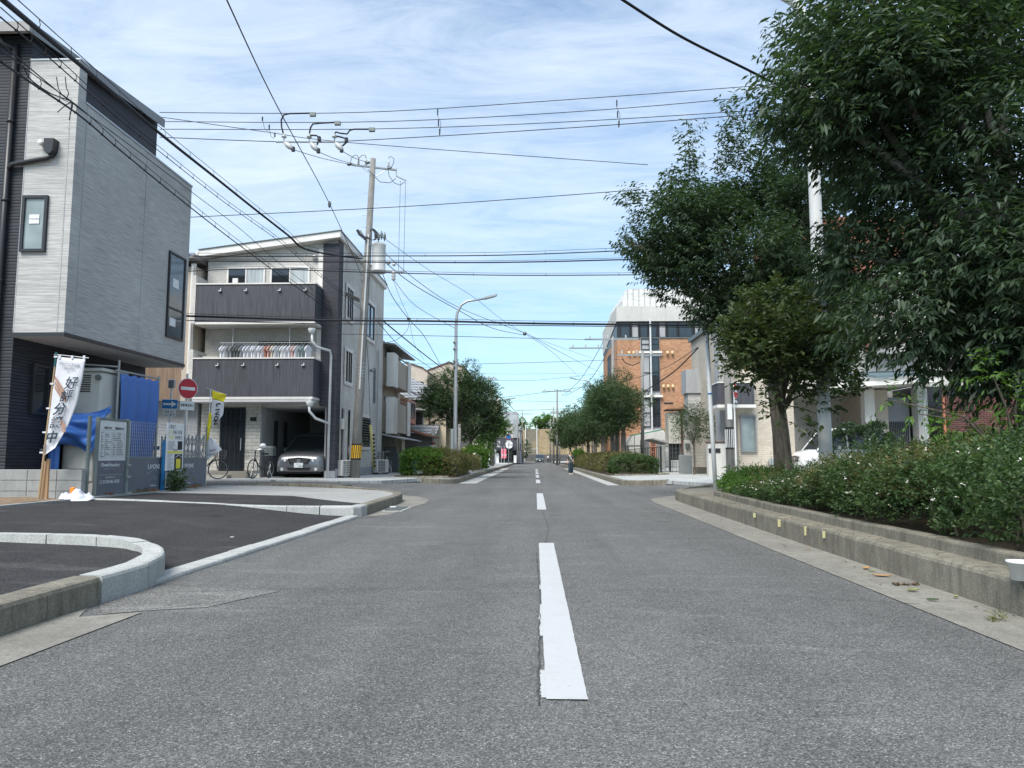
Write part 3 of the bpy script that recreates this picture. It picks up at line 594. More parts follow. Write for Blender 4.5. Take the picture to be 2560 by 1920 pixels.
# temporary toilet, tarps
tt=thing('site_toilet','beige plastic site toilet cabin with louvred vent under the overhang','portable toilet',(-9.5,15.8,.3))
bd=MB().cbox(-9.92,-9.12,15.25,16.2,.3,2.86,.05).build('cabin','toilet_grey',tt)
MB().cbox(-9.95,-9.09,15.22,16.23,2.861,2.93,.03).build('roof','toilet_grey',tt)
for k in range(8): z=2.42+k*.048;MB().box(-9.84,-9.36,15.232,15.249,z,z+.022).build('louvre','black',bd)
MB().cyl((-9.19,15.25,2.72),(-9.19,15.2,2.72),.06).build('round_vent','steel_dark',bd)
MB().cbox(-9.85,-9.2,15.22,15.249,.55,1.35,.02).build('door_panel','toilet_grey',bd)
m=MB().tube([(-9.75,15.2,.36),(-9.75,15.17,.75),(-9.7,15.16,.8),(-9.25,15.16,.8)],.012,8).build('handle','black',bd)
def cloth(name,corner_fn,nu,nv,mat,parent,thick=.006):
    m=MB().grid(corner_fn,nu,nv);o=m.build(name,mat,parent,smooth=True)
    s=o.modifiers.new('t','SOLIDIFY');s.thickness=thick;return o
def drape(u,v):
    ang=u*3.4;x=-9.98+1.25*u;top=2.02+.10*u-.12*math.sin(u*3.1)+.62*max(0,.28-u)*2;bot=1.22+.10*math.sin(u*7)-.12*(u-.5)**2+.42*max(0,u-.72)*3
    z=top+(bot-top)*v;y=15.02+.10*math.sin(u*9+v*4)*(.3+v)-.16*math.sin(v*3.1)*(1-.3*u)+.05*math.sin(v*13-u*8)-.03*math.sin(v*22+u*5)
    return (x,y,z)
o=cloth('tarpaulin',drape,46,30,'blue_sheet',None);tag(o,'crumpled blue tarpaulin tied across the site toilet','tarpaulin')
fr=thing('tarp_screen','smooth blue tarpaulin sheet hung on a tall pipe frame beside the toilet','tarpaulin',(-9,16.5,.3))
cloth('sheet',lambda u,v:(-9.0+.03*math.sin(u*21+v*2)*(.3+v)+.03*math.sin(v*5),15.72+u*1.62,2.86-.02*math.sin(u*31)+(.9-2.86)*v),40,20,'blue_sheet',fr)
m=MB().cyl((-9.02,15.68,.3),(-9.02,15.68,3.15),.026).cyl((-9.02,17.4,.3),(-9.02,17.4,2.98),.026).cyl((-9.02,15.6,2.92),(-9.02,17.45,2.92),.022).cyl((-9.9,15.1,3.02),(-9.02,15.66,3.0),.02)
m.build('pipe_frame','steel',fr)
cloth('tarpaulin',lambda u,v:(-9.98+.22*u,14.95+.04*math.sin(u*15),1.55-1.15*v),8,8,'blue_sheet',None)
o=[o for o in COL.objects if o.name.startswith('tarpaulin')][-1];tag(o,'narrow dark blue tarpaulin strip hanging down left of the toilet','tarpaulin')
# bamboo-poled banner
bn=thing('banner_flag','white banner on a bamboo pole with large dark Japanese characters and brown waves','banner',(-8.89,13.2,.35))
yb_=13.18
def bp(u,v,y=yb_): return PY(u,v,y)
P0,P1=bp(141,884),bp(97,1245)
MB().tube([P0,P0.lerp(P1,.5),P1],[.014,.018,.022],8).build('pole','bamboo',bn)
MB().tube([P0.lerp(P1,-.01),P0.lerp(P1,.09)],.020,8).build('pole_tip','teal_ink',bn)
MB().tube([bp(136,886),bp(222,895)],.007,6).build('cross_arm','white_paint',bn)
Lf=[(144,892),(136,950),(128,1000),(120,1055),(112,1100),(107,1141)];Rt=[(216,899),(208,940),(190,1010),(166,1068),(139,1120),(113,1139)]
def lerpP(T,v):
    t=v*(len(T)-1);i=min(int(t),len(T)-2);f=t-i;return (T[i][0]*(1-f)+T[i+1][0]*f,T[i][1]*(1-f)+T[i+1][1]*f)
def flagp(Lp,Rp,y,amp):
    def fn(u,v):
        a,b=lerpP(Lp,v),lerpP(Rp,v);p=bp(a[0]*(1-u)+b[0]*u,a[1]*(1-u)+b[1]*u,y);p.y+=amp*math.sin(u*5+v*6)*u;return p
    return fn
cl=cloth('cloth',flagp(Lf,Rt,yb_,.03),14,30,'cloth_white',bn,.003)
m=MB()
for k in range(5): a=lerpP(Lf,k/4.2);p=bp(a[0]-3,a[1]);m.box(p.x-.035,p.x+.03,p.y-.02,p.y+.02,p.z-.015,p.z+.015)
for u in (150,181,211): p=bp(u,893);m.box(p.x-.02,p.x+.02,p.y-.015,p.y+.01,p.z-.03,p.z+.03)
m.build('loop','cloth_white',bn)
for ch,(u,v),s in (('好',(176,958),.245),('評',(163,990),.235),('分',(147,1022),.23),('譲',(138,1056),.23),('中',(127,1092),.22)):
    p=bp(u,v,yb_-.045);text(ch,s,(p.x,p.y,p.z-.085),V(1,0,.05),V(-.02,0,1),'navy_ink',cl,name='character',align='CENTER',shear=.25,bold={'中':.006,'分':.005}.get(ch,.0015))
p=bp(174,916,yb_-.045);text('PROSPER',.088,p,V(1,0,-.10),Z,'grey_ink',cl,align='CENTER',sx=1.1);p=bp(174,924,yb_-.045);text('株式会社',.05,p,V(1,0,-.05),Z,'grey_ink',cl,align='CENTER')
for (u,v),s in (((112,1118),'永和'),((110,1128),'プロスパ')): p=bp(u+2,v,yb_-.03);text(s,.05,p,ry,Z,'grey_ink',cl,align='CENTER')
m=MB()
def wave(pts,wd): # ribbons as thin raised strips
    Q=[bp(a,b,yb_-.038) for a,b in pts];vs=[]
    for i,q in enumerate(Q): vs+= [q,q+V(0,0,-wd)]
    k=[(2*i,2*i+1,2*i+3,2*i+2) for i in range(len(Q)-1)];m.add(vs,k)
for dz,w_ in ((0,.07),(13,.06),(25,.055)):
    wave([(137,938+dz),(144,950+dz),(152,962+dz),(158,972+dz*.8),(162,982+dz*.55),(164,990+dz*.3)],w_)
    wave([(152,1040+dz*.5),(155,1052+dz*.7),(160,1059+dz*.8),(164,1062+dz)][:3 if dz>20 else 4],w_*.8)
m.build('wave_print','tan_ink',cl)
m=MB().box(-8.93,-8.87,13.24,13.3,.25,.98).box(-8.865,-8.82,13.24,13.29,.25,1.02);tag(m.build('timber_stake','timber',loc=(-8.9,13.27,.3)),'light timber stakes tied to the foot of the bamboo banner pole','stake')
sb=MB().grid(lambda u,v:(-8.28+.74*(u-.5)*(.6+.4*math.sin(v*3.1)),13.2+.5*(v-.5),.27+.22*max(0,math.sin(u*3.14))*max(0,math.sin(v*3.14))**.7*(.55+.5*u)+.035*math.sin(u*17+v*9)*math.sin(v*3.14)+.02*math.sin(u*41)*math.sin(v*3.14)),36,20).build('sandbag','cloth_white',None,smooth=True,loc=(-8.28,13.2,.27))
tag(sb,'crumpled white sandbag lying against the end of the block wall','sandbag')
tag(MB().cbox(-8.52,-8.44,13.42,13.5,.25,.50,.012).build('marker_peg','orange_plastic',loc=(-8.48,13.46,.25)),'short orange plastic marker peg behind the white sandbag','marker')
# timber scraps under the fence
for i,(y,r,l) in enumerate(((14.5,.3,.5),(15.6,-.2,.6),(16.2,.5,.5),(17.3,.1,.6),(17.9,-.4,.45),(18.3,.7,.5))):
    m=MB();m.M=Matrix.Translation((xf-.05,y,.30+.03*(i%2)))@Matrix.Rotation(r+1.57,4,'Z');m.box(-l/2,l/2,-.05,.05,0,.07).box(-l/2+.1,l/2-.1,-.12,-.06,0,.05)
    tag(m.build('timber_scrap','bark' if i%2 else 'rust',loc=(xf,y,.3)),'dark scrap of timber under the fence, %s from the notice board'%['first','second','third','fourth','fifth','sixth'][i],'wood scrap','timber scraps under the site fence')
# yellow and white banner at the fence end
b2=thing('banner_flag','small yellow and white banner lettered LIVONE on a white pole at the fence end','banner',(xf,18.8,.3))
yq=18.9;q=lambda u,v,y=yq:PY(u,v,y)
MB().tube([q(527,972),q(520,1080),q(513,1228)],.012,8).build('pole','white_paint',b2)
MB().tube([q(516,970),q(567,987)],.006,6).build('cross_arm','white_paint',b2)
L2=[(530,976),(529,1000),(525,1035),(519,1064)];R2=[(565,986),(562,1005),(545,1040),(524,1074)]
def fl(Lp,Rp,y):
    def fn(u,v):
        a,b=lerpP(Lp,v),lerpP(Rp,v);p=q(a[0]*(1-u)+b[0]*u,a[1]*(1-u)+b[1]*u,y);p.y+=.03*math.sin(u*6+v*5)*u;return p
    return fn
c2=cloth('cloth',fl([(530,976),(530,997)],[(565,986),(560,1006)],yq),10,6,'cloth_yellow',b2,.003)
c3=cloth('cloth',fl([(530,997),(527,1028),(522,1068)],[(561,1006),(556,1038),(529,1072)],yq),10,12,'cloth_white',b2,.003)
c4=cloth('cloth',fl([(523,1030),(515,1080),(515,1118)],[(529,1034),(527,1062),(522,1105)],yq-.05),6,12,'cloth_yellow',b2,.003)
c5=cloth('cloth',fl([(524,1092),(514,1112),(513,1152)],[(530,1094),(554,1124),(521,1149)],yq-.08),10,12,'cloth_white',b2,.003)
for ch,(u,v),ro in (('L',(541,1008),.15),('I',(539,1021),.15),('V',(537,1031),.2),('O',(535,1043),.25),('N',(533,1053),.3)):
    p=q(u,v+4,yq-.04);text(ch,.16,p,V(.15,0,-1),V(1,0,.2),'black_ink',c3,name='character',align='CENTER',bold=.006)
p=q(531,1128,yq-.12);text('Eiwa',.09,p,V(1,0,.3),Z,'black_ink',c5,align='CENTER');p=q(531,1138,yq-.12);text('Housing',.085,p,V(1,0,.15),Z,'black_ink',c5,align='CENTER')
# ---------------------------------------------------------------- road signs of the left side street
def pole_mesh(x,y,z0,z1,r,mat,parent,name='pole',n=12): return MB().cyl((x,y,z0),(x,y,z1),r,n=n).build(name,mat,parent,smooth=False)
def no_entry(x,y,z,ang,label,ztop,sub=True,r=.3,z0=.2):
    t=thing('no_entry_sign',label,'road sign',(x,y,z0));pole_mesh(x,y,z0,ztop,.03,'white_paint',t)
    M=Matrix.Translation((x,y,z))@Matrix.Rotation(ang,4,'Z')
    m=MB();m.M=M;m.cyl((0,-.045,0),(0,-.06,0),r,n=32);d=m.build('disc','sign_white',t)
    m=MB();m.M=M;m.cyl((0,-.0605,0),(0,-.063,0),r*.94,n=32).build('red_field','sign_red',d)
    m=MB();m.M=M;m.box(-r*.72,r*.72,-.0665,-.0635,-r*.15,r*.15).build('white_bar','sign_white',d)
    if sub:
        m=MB();m.M=M;m.cbox(-.22,.22,-.06,-.045,-.62,-.36,.006);s=m.build('plate','sign_white',t)
        R=(M.to_3x3()@V(1,0,0));o=M@V(0,-.062,-.52);text('自転車を除く',.095,o,R,Z,'black_ink',s,align='CENTER',bold=.002,sx=.72)
    return t
no_entry(-10.05,21.0,3.02,math.radians(55),'red no entry sign with a small plate, by the side street behind the fence',3.45)
ow=thing('one_way_sign','blue one way arrow sign on a pole behind the site fence','road sign',(-10.3,20.6,.2))
pole_mesh(-10.3,20.6,.2,3.1,.03,'white_paint',ow);MB().cbox(-10.4,-10.2,20.56,20.64,3.0,3.25,.02).build('bracket','galv',ow)
M=Matrix.Translation((-10.3,20.55,2.54))@Matrix.Rotation(math.radians(20),4,'Z')
m=MB();m.M=M;m.cbox(-.215,.215,-.01,0,-.14,.14,.004);pl=m.build('panel','sign_white',ow)
m=MB();m.M=M;m.box(-.20,.20,-.0125,-.0105,-.125,.125).build('blue_field','sign_blue',pl)
m=MB();m.M=M;m.prism([(-.17,-.013,-.028),(.05,-.013,-.028),(.03,-.013,-.095),(.17,-.013,0),(.03,-.013,.095),(.05,-.013,.028),(-.17,-.013,.028)],(0,-.003,0)).build('arrow','sign_white',pl)
m=MB();m.M=M;m.cbox(-.16,.16,-.01,0,-.34,-.16,.004);p2=m.build('plate','sign_white',ow)
R=M.to_3x3()@V(1,0,0);text('自転車を除く',.062,M@V(0,-.012,-.235),R,Z,'black_ink',p2,align='CENTER',sx=.75);text('ここまで',.085,M@V(0,-.012,-.325),R,Z,'black_ink',p2,align='CENTER',sx=.85,bold=.002)
# folding gate (stainless) closing the next drive
fg=thing('folding_gate','silver concertina gate folded up behind the site fence','gate',(-9.6,19.8,.3))
m=MB();xg=-10.15
for k in range(11):
    x=xg+k*.105
    for j in range(4):
        z=.35+j*.32;m.cyl((x,19.9,z),(x+.105,19.9,z+.32),.014,n=6).cyl((x+.105,19.9,z),(x,19.9,z+.32),.014,n=6)
m.build('lattice','alu',fg);m=MB()
for k in range(12): x=xg+k*.105;m.cbox(x-.012,x+.012,19.88,19.93,.3,1.62+.05*(k%2),.004)
m.build('upright','alu',fg);MB().box(-10.9,-10.2,19.86,19.9,1.25,1.35).build('nameplate','blue_post',fg)
# ================================================================ HOUSE 2 (white, dark balconies)
h=thing('house','white tiled three storey house with two charcoal balconies and an open garage','house',(-9.7,30,.3))
XL,XR,YF,YB=-12.35,-7.35,27.1,35.35
zr0,zr1=8.45,9.1
m=MB();m.box(XL,-10.12,YF,YB,.3,8.05)          # block left of the garage
m.box(-10.12,-7.70,YF,YB,2.92,8.05);m.box(-7.70,XR,YF+.0,YB,.3,8.05);m.box(-10.12,-7.70,33,YB,.3,2.92)
w=m.build('wall','tile_white',h)
# garage lining, dark floor
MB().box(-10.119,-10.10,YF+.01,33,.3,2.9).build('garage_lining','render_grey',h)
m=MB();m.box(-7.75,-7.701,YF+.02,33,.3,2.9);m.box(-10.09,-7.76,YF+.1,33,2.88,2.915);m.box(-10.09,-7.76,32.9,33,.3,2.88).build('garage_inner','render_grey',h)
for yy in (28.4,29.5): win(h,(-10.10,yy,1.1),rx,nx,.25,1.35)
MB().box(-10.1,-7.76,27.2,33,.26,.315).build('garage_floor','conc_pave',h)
# gable above, rising to the right
m=MB().prism([(XL,YF,8.051),(XR,YF,8.051),(XR,YF,9.22),(XL,YF,8.52)],(0,YB-YF,0));m.build('gable','tile_white',w)
# roof slab with white fascia
rt=MB();RY=26.72;d=(0,YB+.1-RY,0);sl=(9.12-8.43)/(5.2)
rt.prism([(XL-.2,RY,8.53),(XR+.12,RY,9.23),(XR+.12,RY,9.47),(XL-.2,RY,8.77)],d);ro=rt.build('roof','trim_white',h)
m=MB().prism([(XL-.23,RY-.04,8.771),(XR+.15,RY-.04,9.471),(XR+.15,RY-.04,9.50),(XL-.23,RY-.04,8.80)],(0,YB+.2-RY,0));m.build('roof_sheet','steel_dark',ro)
m=MB().box(XL-.32,XL-.21,RY-.02,YB,8.6,8.72).build('gutter','trim_white',ro)
# dark corner tower
m=MB().box(-7.93,XR+.0,YF-.13,YF-.001,2.93,9.06).box(-7.66,XR+.0,YF-.13,YF-.001,.55,2.929).box(XR+.001,XR+.03,YF-.13,YF+.50,.55,9.2);m.build('dark_corner','siding_tower',h)
m=MB().box(-7.68,XR+.05,YF-.16,YF,.3,.55).box(XR,XR+.035,YF+.0,YB,.3,.62).build('plinth','render_grey',h)
m=MB().ob((XR,0,0),rx,nx,YF+.505,YF+.6,0,.03,.63,9.2).ob((0,YF,0),ry,ny,-8.12,-7.94,.0,.06,7.2,8.9).ob((0,YF,0),ry,ny,-8.12,-7.94,.0,.06,4.5,5.8).build('corner_trim','trim_white',h)
# balconies
def balc(z0,z1,nm):
    m=MB().box(-12.3,-7.93,26.1,26.25,z0,z1).box(-8.06,-7.93,26.25,YF,z0,z1).box(-12.3,-8.07,26.25,YF,z0,z0+.12)
    b=m.build('balcony','siding_vert',h)
    MB().box(-12.33,-7.9,26.07,26.28,z1,z1+.05).box(-8.09,-7.9,26.28,YF,z1,z1+.05).build('coping','trim_white',b)
    MB().box(-12.3,-7.93,26.1,YF,z0-.08,z0-.001).build('soffit','trim_white',b)
    m=MB().box(-12.47,-12.31,26.08,YF,z0-.05,z1+.35).build('side_wall','stone_white' if 0 else 'tile_white',b)
    m=MB()
    for u in (.9,1.85,3.1,4.05): x=-12.3+u*.99;m.box(x-.05,x+.05,26.02,26.098,z1-.26,z1-.23).box(x+.025,x+.05,26.02,26.098,z1-.229,z1-.16)
    m.build('line_bracket','white_paint',b);return b
balc(5.92,7.30,'upper');balc(3.20,4.57,'lower')
# windows on the front
for a,b in ((-11.6,-10.15),(-9.95,-8.45)):
    o=win(h,(a,YF,7.0),ry,ny,b-a,1.2,'trim_white','curtain',2,1,.06,.06,name='window')
    MB().box(a+.06,a+(b-a)/2-.03,YF-.04,YF-.025,7.05,8.15).build('dark_pane','glass_dark',o)
o=win(h,(-10.3,YF,4.0),ry,ny,1.9,1.35,'trim_dark','glass_dark',2,1,.05,.06)
MB().box(-11.35,-11.15,YF-.12,YF-.001,7.55,7.75).build('vent_hood','trim_white',h);MB().box(-11.25,-10.95,YF-.06,YF-.001,5.05,5.3).build('vent_hood','render_grey',h)
MB().lathe((-8.28,YF-.08,8.55),[(.02,-.08),(.09,-.05),(.11,0),(.09,.05),(.02,.08)],12).build('round_vent','alu',h,smooth=True)
m=MB().box(-12.25,-11.65,26.7,YF-.02,3.35,4.75).build('water_heater','ac_white',h);MB().box(-12.2,-11.7,26.68,26.699,4.55,4.65).build('grille','steel_dark',m)
# laundry poles on the balcony ceiling
m=MB()
for x in (-11.05,-8.95): m.tube([(x,26.5,5.85),(x,26.5,4.95)],.012,6).tube([(x-.05,26.5,5.84),(x,26.5,5.6),(x+.05,26.5,5.84)],.008,5)
m.build('pole_hanger','white_paint',h)
rail=MB().cyl((-11.5,26.42,5.20),(-8.1,26.42,5.20),.014);tag(rail.build('drying_rail','steel',loc=(-9.8,26.4,5.2)),'thin grey laundry pole across the lower balcony carrying the shirts','laundry pole')
# ground floor: stone cladding, door, lamp, steps
MB().box(XL,-10.12,YF-.06,YF-.001,.55,3.1).build('stone_cladding','stone_white',h)
MB().box(-12.3,-7.98,26.11,27.03,3.02,3.119).build('porch_ceiling','soffit',h)
dr=MB().box(-11.62,-10.68,YF-.10,YF-.061,.55,2.88).build('front_door','trim_dark',h)
m=MB();
for k in range(5): x=-11.57+k*.18;m.box(x,x+.14,YF-.106,YF-.1,.6,2.83)
m.build('door_board','glass_dark',dr);MB().cyl((-10.80,YF-.15,1.3),(-10.80,YF-.15,1.75),.015).build('handle','alu',dr)
l=MB().box(-10.48,-10.28,YF-.16,YF-.061,2.38,2.52).build('wall_lamp','trim_dark',h)
m=MB().box(-12.2,-10.35,26.4,YF-.06,.3,.53).box(-12.2,-10.9,26.05,26.4,.3,.42).build('step','step_tile',h)
MB().ob((-7.55,YF-.1,0),ry,ny,.0,.2,.0,.12,0,0.001)
# street side: windows with cream surrounds
def sidewin(y,w_,z0,z1,slim=False,name='window'):
    m=MB().ob((XR,0,0),rx,nx,y-.14,y+w_+.14,.03,.055,z1,z1+.14).ob((XR,0,0),rx,nx,y-.14,y+w_+.14,.03,.055,z0-.14,z0).ob((XR,0,0),rx,nx,y-.14,y,.03,.052,z0,z1).ob((XR,0,0),rx,nx,y+w_,y+w_+.14,.03,.052,z0,z1).build('window_surround','trim_white',h)
for z in (6.5,3.98):
    for y in (28.2,28.85): win(h,(XR,y,z),rx,nx,.34,1.2,'trim_dark','glass_mid',1,2,.035,.05)
    sidewin(28.2,.99,z,z+1.2)
win(h,(XR,31.6,6.3),rx,nx,1.55,1.55,'trim_dark','glass_mid',2,1,.06,.06);sidewin(31.6,1.55,6.3,7.85)
win(h,(XR,31.1,3.6),rx,nx,.3,1.6,'trim_grey','glass_mid',1,1,.04,.05);win(h,(XR,33.3,3.5),rx,nx,.3,1.6,'trim_grey','glass_mid',1,5,.04,.05)
o=win(h,(XR,31.1,1.5),rx,nx,1.5,1.25,'trim_dark','glass_dark',2,1,.05,.06);sidewin(31.1,1.5,1.5,2.75)
m=MB()
for k in range(11): z=1.55+k*.11;m.ob((XR,0,0),rx,nx,31.12,32.58,.07,.10,z,z+.03)
m.build('window_grille','steel_dark',o)
for y in (27.95,28.9): 
    m=MB().ob((XR,0,0),rx,nx,y,y+.22,.03,.034,.9,2.9).build('slit_window','glass_dark',h)
m=MB();m.tube([(XR+.08,YF+.85,.35),(XR+.08,YF+.85,2.9)],.03,8).tube([(XR+.09,30.6,.6),(XR+.09,30.6,9.0)],.02,6).tube([(XR+.09,33.9,.6),(XR+.09,33.9,6.0)],.03,8).build('side_pipe','render_grey',h)
MB().cbox(XR+.031,XR+.16,27.75,28.0,2.1,2.5,.01).build('meter_box','ac_white',h)
m=MB().lathe((XR+.1,32.6,4.9),[(.03,-.1),(.08,-.05),(.08,.06),(.02,.1)],10,axis=(1,0,-.2)).build('round_vent','steel',h,smooth=True)
# white rain pipe with hoppers at the balcony corner
m=MB()
m.tube([(-7.98,26.02,5.45),(-7.97,26.0,5.2),(-7.8,26.0,4.98),(-7.5,26.65,4.93),(-7.48,26.75,4.75),(-7.5,26.75,.32)],.045,10)
m.tube([(-8.0,26.0,2.85),(-8.0,26.0,2.68),(-7.8,26.1,2.42),(-7.5,26.7,2.28)],.045,10).build('downpipe','white_paint',h,smooth=True)
for z in (5.6,2.98):
    MB().lathe((-7.99,26.01,z),[(.05,-.15),(.10,-.10),(.13,-.02),(.13,.05)],4 if 0 else 12).build('rain_head','white_paint',h)
# shirts
cols=[('cloth_white','white')]*2+[('steel','grey'),('steel','grey'),('steel_dark','dark grey'),('steel_dark','dark grey'),('galv','pale grey')]+[('cloth_white','white')]*6+[('brick_red','red'),('pale_pink','pink'),('tarp_beige','cream'),('cloth_white','white'),('galv','lilac grey'),('sign_white','white'),('cloth_white','white'),('cloth_white','white'),('pale_pink','pink'),('cloth_white','white'),('glass_frost','pale blue'),('glass_frost','pale blue'),('cloth_white','white')]
ords=['first','second','third','fourth','fifth','sixth','seventh','eighth','ninth','tenth','eleventh','twelfth','thirteenth','fourteenth','fifteenth','sixteenth','seventeenth','eighteenth','nineteenth','twentieth','twenty-first','twenty-second','twenty-third','twenty-fourth','twenty-fifth','twenty-sixth']
rr=random.Random(11)
for i,(mt,cn) in enumerate(cols):
    x=-11.35+i*.125+rr.uniform(-.015,.015);z=5.09;hh=rr.uniform(.50,.62);a=rr.uniform(.9,1.25);y=26.42
    t=thing('shirt','%s shirt on a hanger, %s from the left along the balcony laundry pole'%(cn,ords[i]),'shirt',(x,y,5.2),'shirts drying on the balcony')
    ww=.22;M=Matrix.Translation((x,y,z))@Matrix.Rotation(a,4,'Z')
    m=MB();m.M=M
    out=[(-.05,.0),(-.11,-.03),(-ww,-.16),(-ww+.02,-.22),(-.14,-.13),(-.15,-hh),(.15,-hh+rr.uniform(-.02,.02)),(.14,-.13),(ww-.02,-.22),(ww,-.16),(.11,-.03),(.05,.0),(0,-.03)]
    m.prism([(p,-.025,q) for p,q in out],(0,.05,0)).build('garment',mt,t)
    m=MB();m.M=M;m.tube([(-.1,0,.0),(0,0,.06),(.1,0,0)],.004,4).tube([(0,0,.06),(0,0,.10),(.02,0,.12)],.004,4).build('hanger','white_paint',t)
# air conditioner boxes
def ac(x,y,z,rot,label,face='steel_dark'):
    t=thing('air_conditioner',label,'air conditioner',(0,0,0),'outdoor air conditioner units')
    m=MB().cbox(-.4,.4,-.14,.14,.06,.64,.02);b=m.build('casing','ac_white',t)
    m=MB().box(-.34,.14,-.148,-.141,.10,.60).build('fan_grille',face,b)
    m=MB()
    for k in range(7): zz=.13+k*.066;m.box(-.34,.14,-.154,-.1485,zz,zz+.018)
    for k in range(4): xx=-.34+k*.155;m.box(xx,xx+.015,-.158,-.1545,.10,.60)
    m.build('guard','ac_white',b);m=MB().box(-.35,-.28,-.15,.15,0,.059).box(.28,.35,-.15,.15,0,.059).build('foot','black',t)
    t.location=(x,y,z);t.rotation_euler=(0,0,rot);return t
ac(-7.08,27.75,.3,math.radians(62),'beige air conditioner unit with slatted fan at the white house corner')
ac(-6.98,33.5,.3,math.radians(62),'beige air conditioner unit beside the yellow guy wire guard')
# ---------------------------------------------------------------- cars
def car(label,L_,W,H_,prof,glassprof,mat,loc,rot,plate='',face='van',cat='car',name='parked_car',group=None,scale=1,lod=0):
    """front towards -y in local space; prof = [(y, zlow, zhigh, halfwidth)], glassprof = [(y,z,halfwidth)] of the greenhouse"""
    t=thing(name,label,cat,(0,0,0),group)
    # lower body lofted from rounded sections
    K=[(-1,0),(-1.0,.35),(-.985,.62),(-.93,.86),(-.80,.985),(-.4,1.0),(0,1.02),(.4,1.0),(.80,.985),(.93,.86),(.985,.62),(1,.35),(1,0)]
    m=MB();vs=[]
    for y,zl,zh,hw in prof: vs+=[(hw*a,y,zl+(zh-zl)*b) for a,b in K]
    n=len(K);fs=[(i*n+k,i*n+k+1,(i+1)*n+k+1,(i+1)*n+k) for i in range(len(prof)-1) for k in range(n-1)]
    fs+=[(i*n,(i+1)*n,(i+1)*n+n-1,i*n+n-1) for i in range(len(prof)-1)];fs+=[tuple(range(n)),tuple(range(len(prof)*n-1,(len(prof)-1)*n-1,-1))]
    b=m.add(vs,fs).build('body',mat,t,smooth=True)
    # greenhouse: glass volume plus roof and pillars
    g=glassprof;zb=[p[1] for p in prof]
    m=MB();vs=[];
    for y,z,hw,zbase in g: vs+=[(-hw-.09,y,zbase),(-hw,y,z-.05),(-hw*.86,y,z),(hw*.86,y,z),(hw,y,z-.05),(hw+.09,y,zbase)]
    n=6;fs=[(i*n+k,i*n+k+1,(i+1)*n+k+1,(i+1)*n+k) for i in range(len(g)-1) for k in range(n-1)]+[tuple(range(n)),tuple(range(len(g)*n-1,(len(g)-1)*n-1,-1))]
    m.add(vs,fs).build('windows','glass_dark',t)
    tops=[q for q in g if q[1]>H_-.25];m=MB();vs=[]
    for y,z,hw,zbase in tops: vs+=[(-hw-.012,y,z-.06),(-hw*.86,y,z+.015),(hw*.86,y,z+.015),(hw+.012,y,z-.06)]
    fs=[(i*4+k,i*4+k+1,i*4+k+5,i*4+k+4) for i in range(len(tops)-1) for k in range(3)]+[(0,1,2,3)]
    m.add(vs,fs)
    for s in (-1,1):
        pts=[Vector((s*(q[2]+.035),q[0],q[1]-.045)) for q in g if q[1]>q[3]+.2];a=g[0];pts=[Vector((s*(a[2]+.10),a[0],a[3]))]+pts
        m.tube(pts,.032,6)
        for yy in (g[0][0]+ (g[-1][0]-g[0][0])*.42,g[0][0]+(g[-1][0]-g[0][0])*.72): m.tube([(s*(tops[0][2]+.105),yy,g[1][3]),(s*(tops[0][2]+.01),yy,tops[0][1]-.06)],.035,6)
    m.build('roof',mat,t,smooth=False)
    yf=prof[0][0];hw=prof[1][3]
    for s in (-1,1):
        for yy in (yf+.85,yf+L_-.85):
            wv=MB().lathe((s*(hw-.10),yy,.32),[(.24,-.09),(.31,-.09),(.325,-.05),(.325,.05),(.31,.09),(.22,.09),(.2,.03)],20,axis=(s,0,0)).build('wheel','rubber',t)
            m=MB().lathe((s*(hw-.10),yy,.32),[(.03,.075),(.06,.085),(.215,.07),(.22,.05)],20,axis=(s,0,0));
            m.build('rim','alu',wv)
            m=MB()
            for k in range(9):
                a=k*math.pi*2/9;m.tube([(s*(hw-.01),yy+.05*math.cos(a),.32+.05*math.sin(a)),(s*(hw-.012),yy+.2*math.cos(a),.32+.2*math.sin(a))],.014,4)
            m.build('spoke','alu',wv)
            MB().lathe((s*(hw-.02),yy,.34),[(.345,0),(.36,.012),(.37,0)],20,axis=(s,0,0))
    def lamp(s):
        zc=prof[1][2]-.16
        return MB().prism([(s*(hw-.06),yf+.14,zc-.04),(s*(hw-.04),yf+.16,zc+.05),(s*(hw-.24),yf+.05,zc+.08),(s*(hw-.36),yf-.0,zc-.0),(s*(hw-.32),yf-.0,zc-.05)],(0,-.03,0))
    for s in (-1,1): lamp(s).build('headlight','lamp_lens',t)
    zc=prof[1][2]-.18
    gr=MB().prism([(-.42,yf-.002,zc+.09),(-.33,yf-.002,zc-.10),(.33,yf-.002,zc-.10),(.42,yf-.002,zc+.09),(0,yf-.002,zc+.13)],(0,-.022,0)).build('grille','black',t)
    m=MB()
    for k in range(4): z=zc-.075+k*.045;w=.27+.025*k;m.box(-w,w,yf-.032,yf-.025,z,z+.008)
    m.build('chrome_bar','alu',gr);m=MB().ring((0,yf-.04,zc),(0,1,0),.055,.008,18,5)
    m.tube([(-.045,yf-.042,zc+.03),(-.02,yf-.042,zc+.0),(0,yf-.042,zc-.015),(.02,yf-.042,zc),(.045,yf-.042,zc+.03)],.007,5).build('badge','alu',gr)
    m=MB().prism([(-.45,yf-.005,.36),(-.38,yf-.005,.25),(.38,yf-.005,.25),(.45,yf-.005,.36)],(0,-.02,0)).build('air_intake','black',t)
    for s in (-1,1): MB().cyl((s*(hw-.2),yf+.06,.30),(s*(hw-.2),yf-.005,.30),.06).build('fog_lamp','lamp_lens',t)
    pt=MB().cbox(-.165,.165,yf-.05,yf-.03,.36,.525,.004).build('number_plate','sign_white',t)
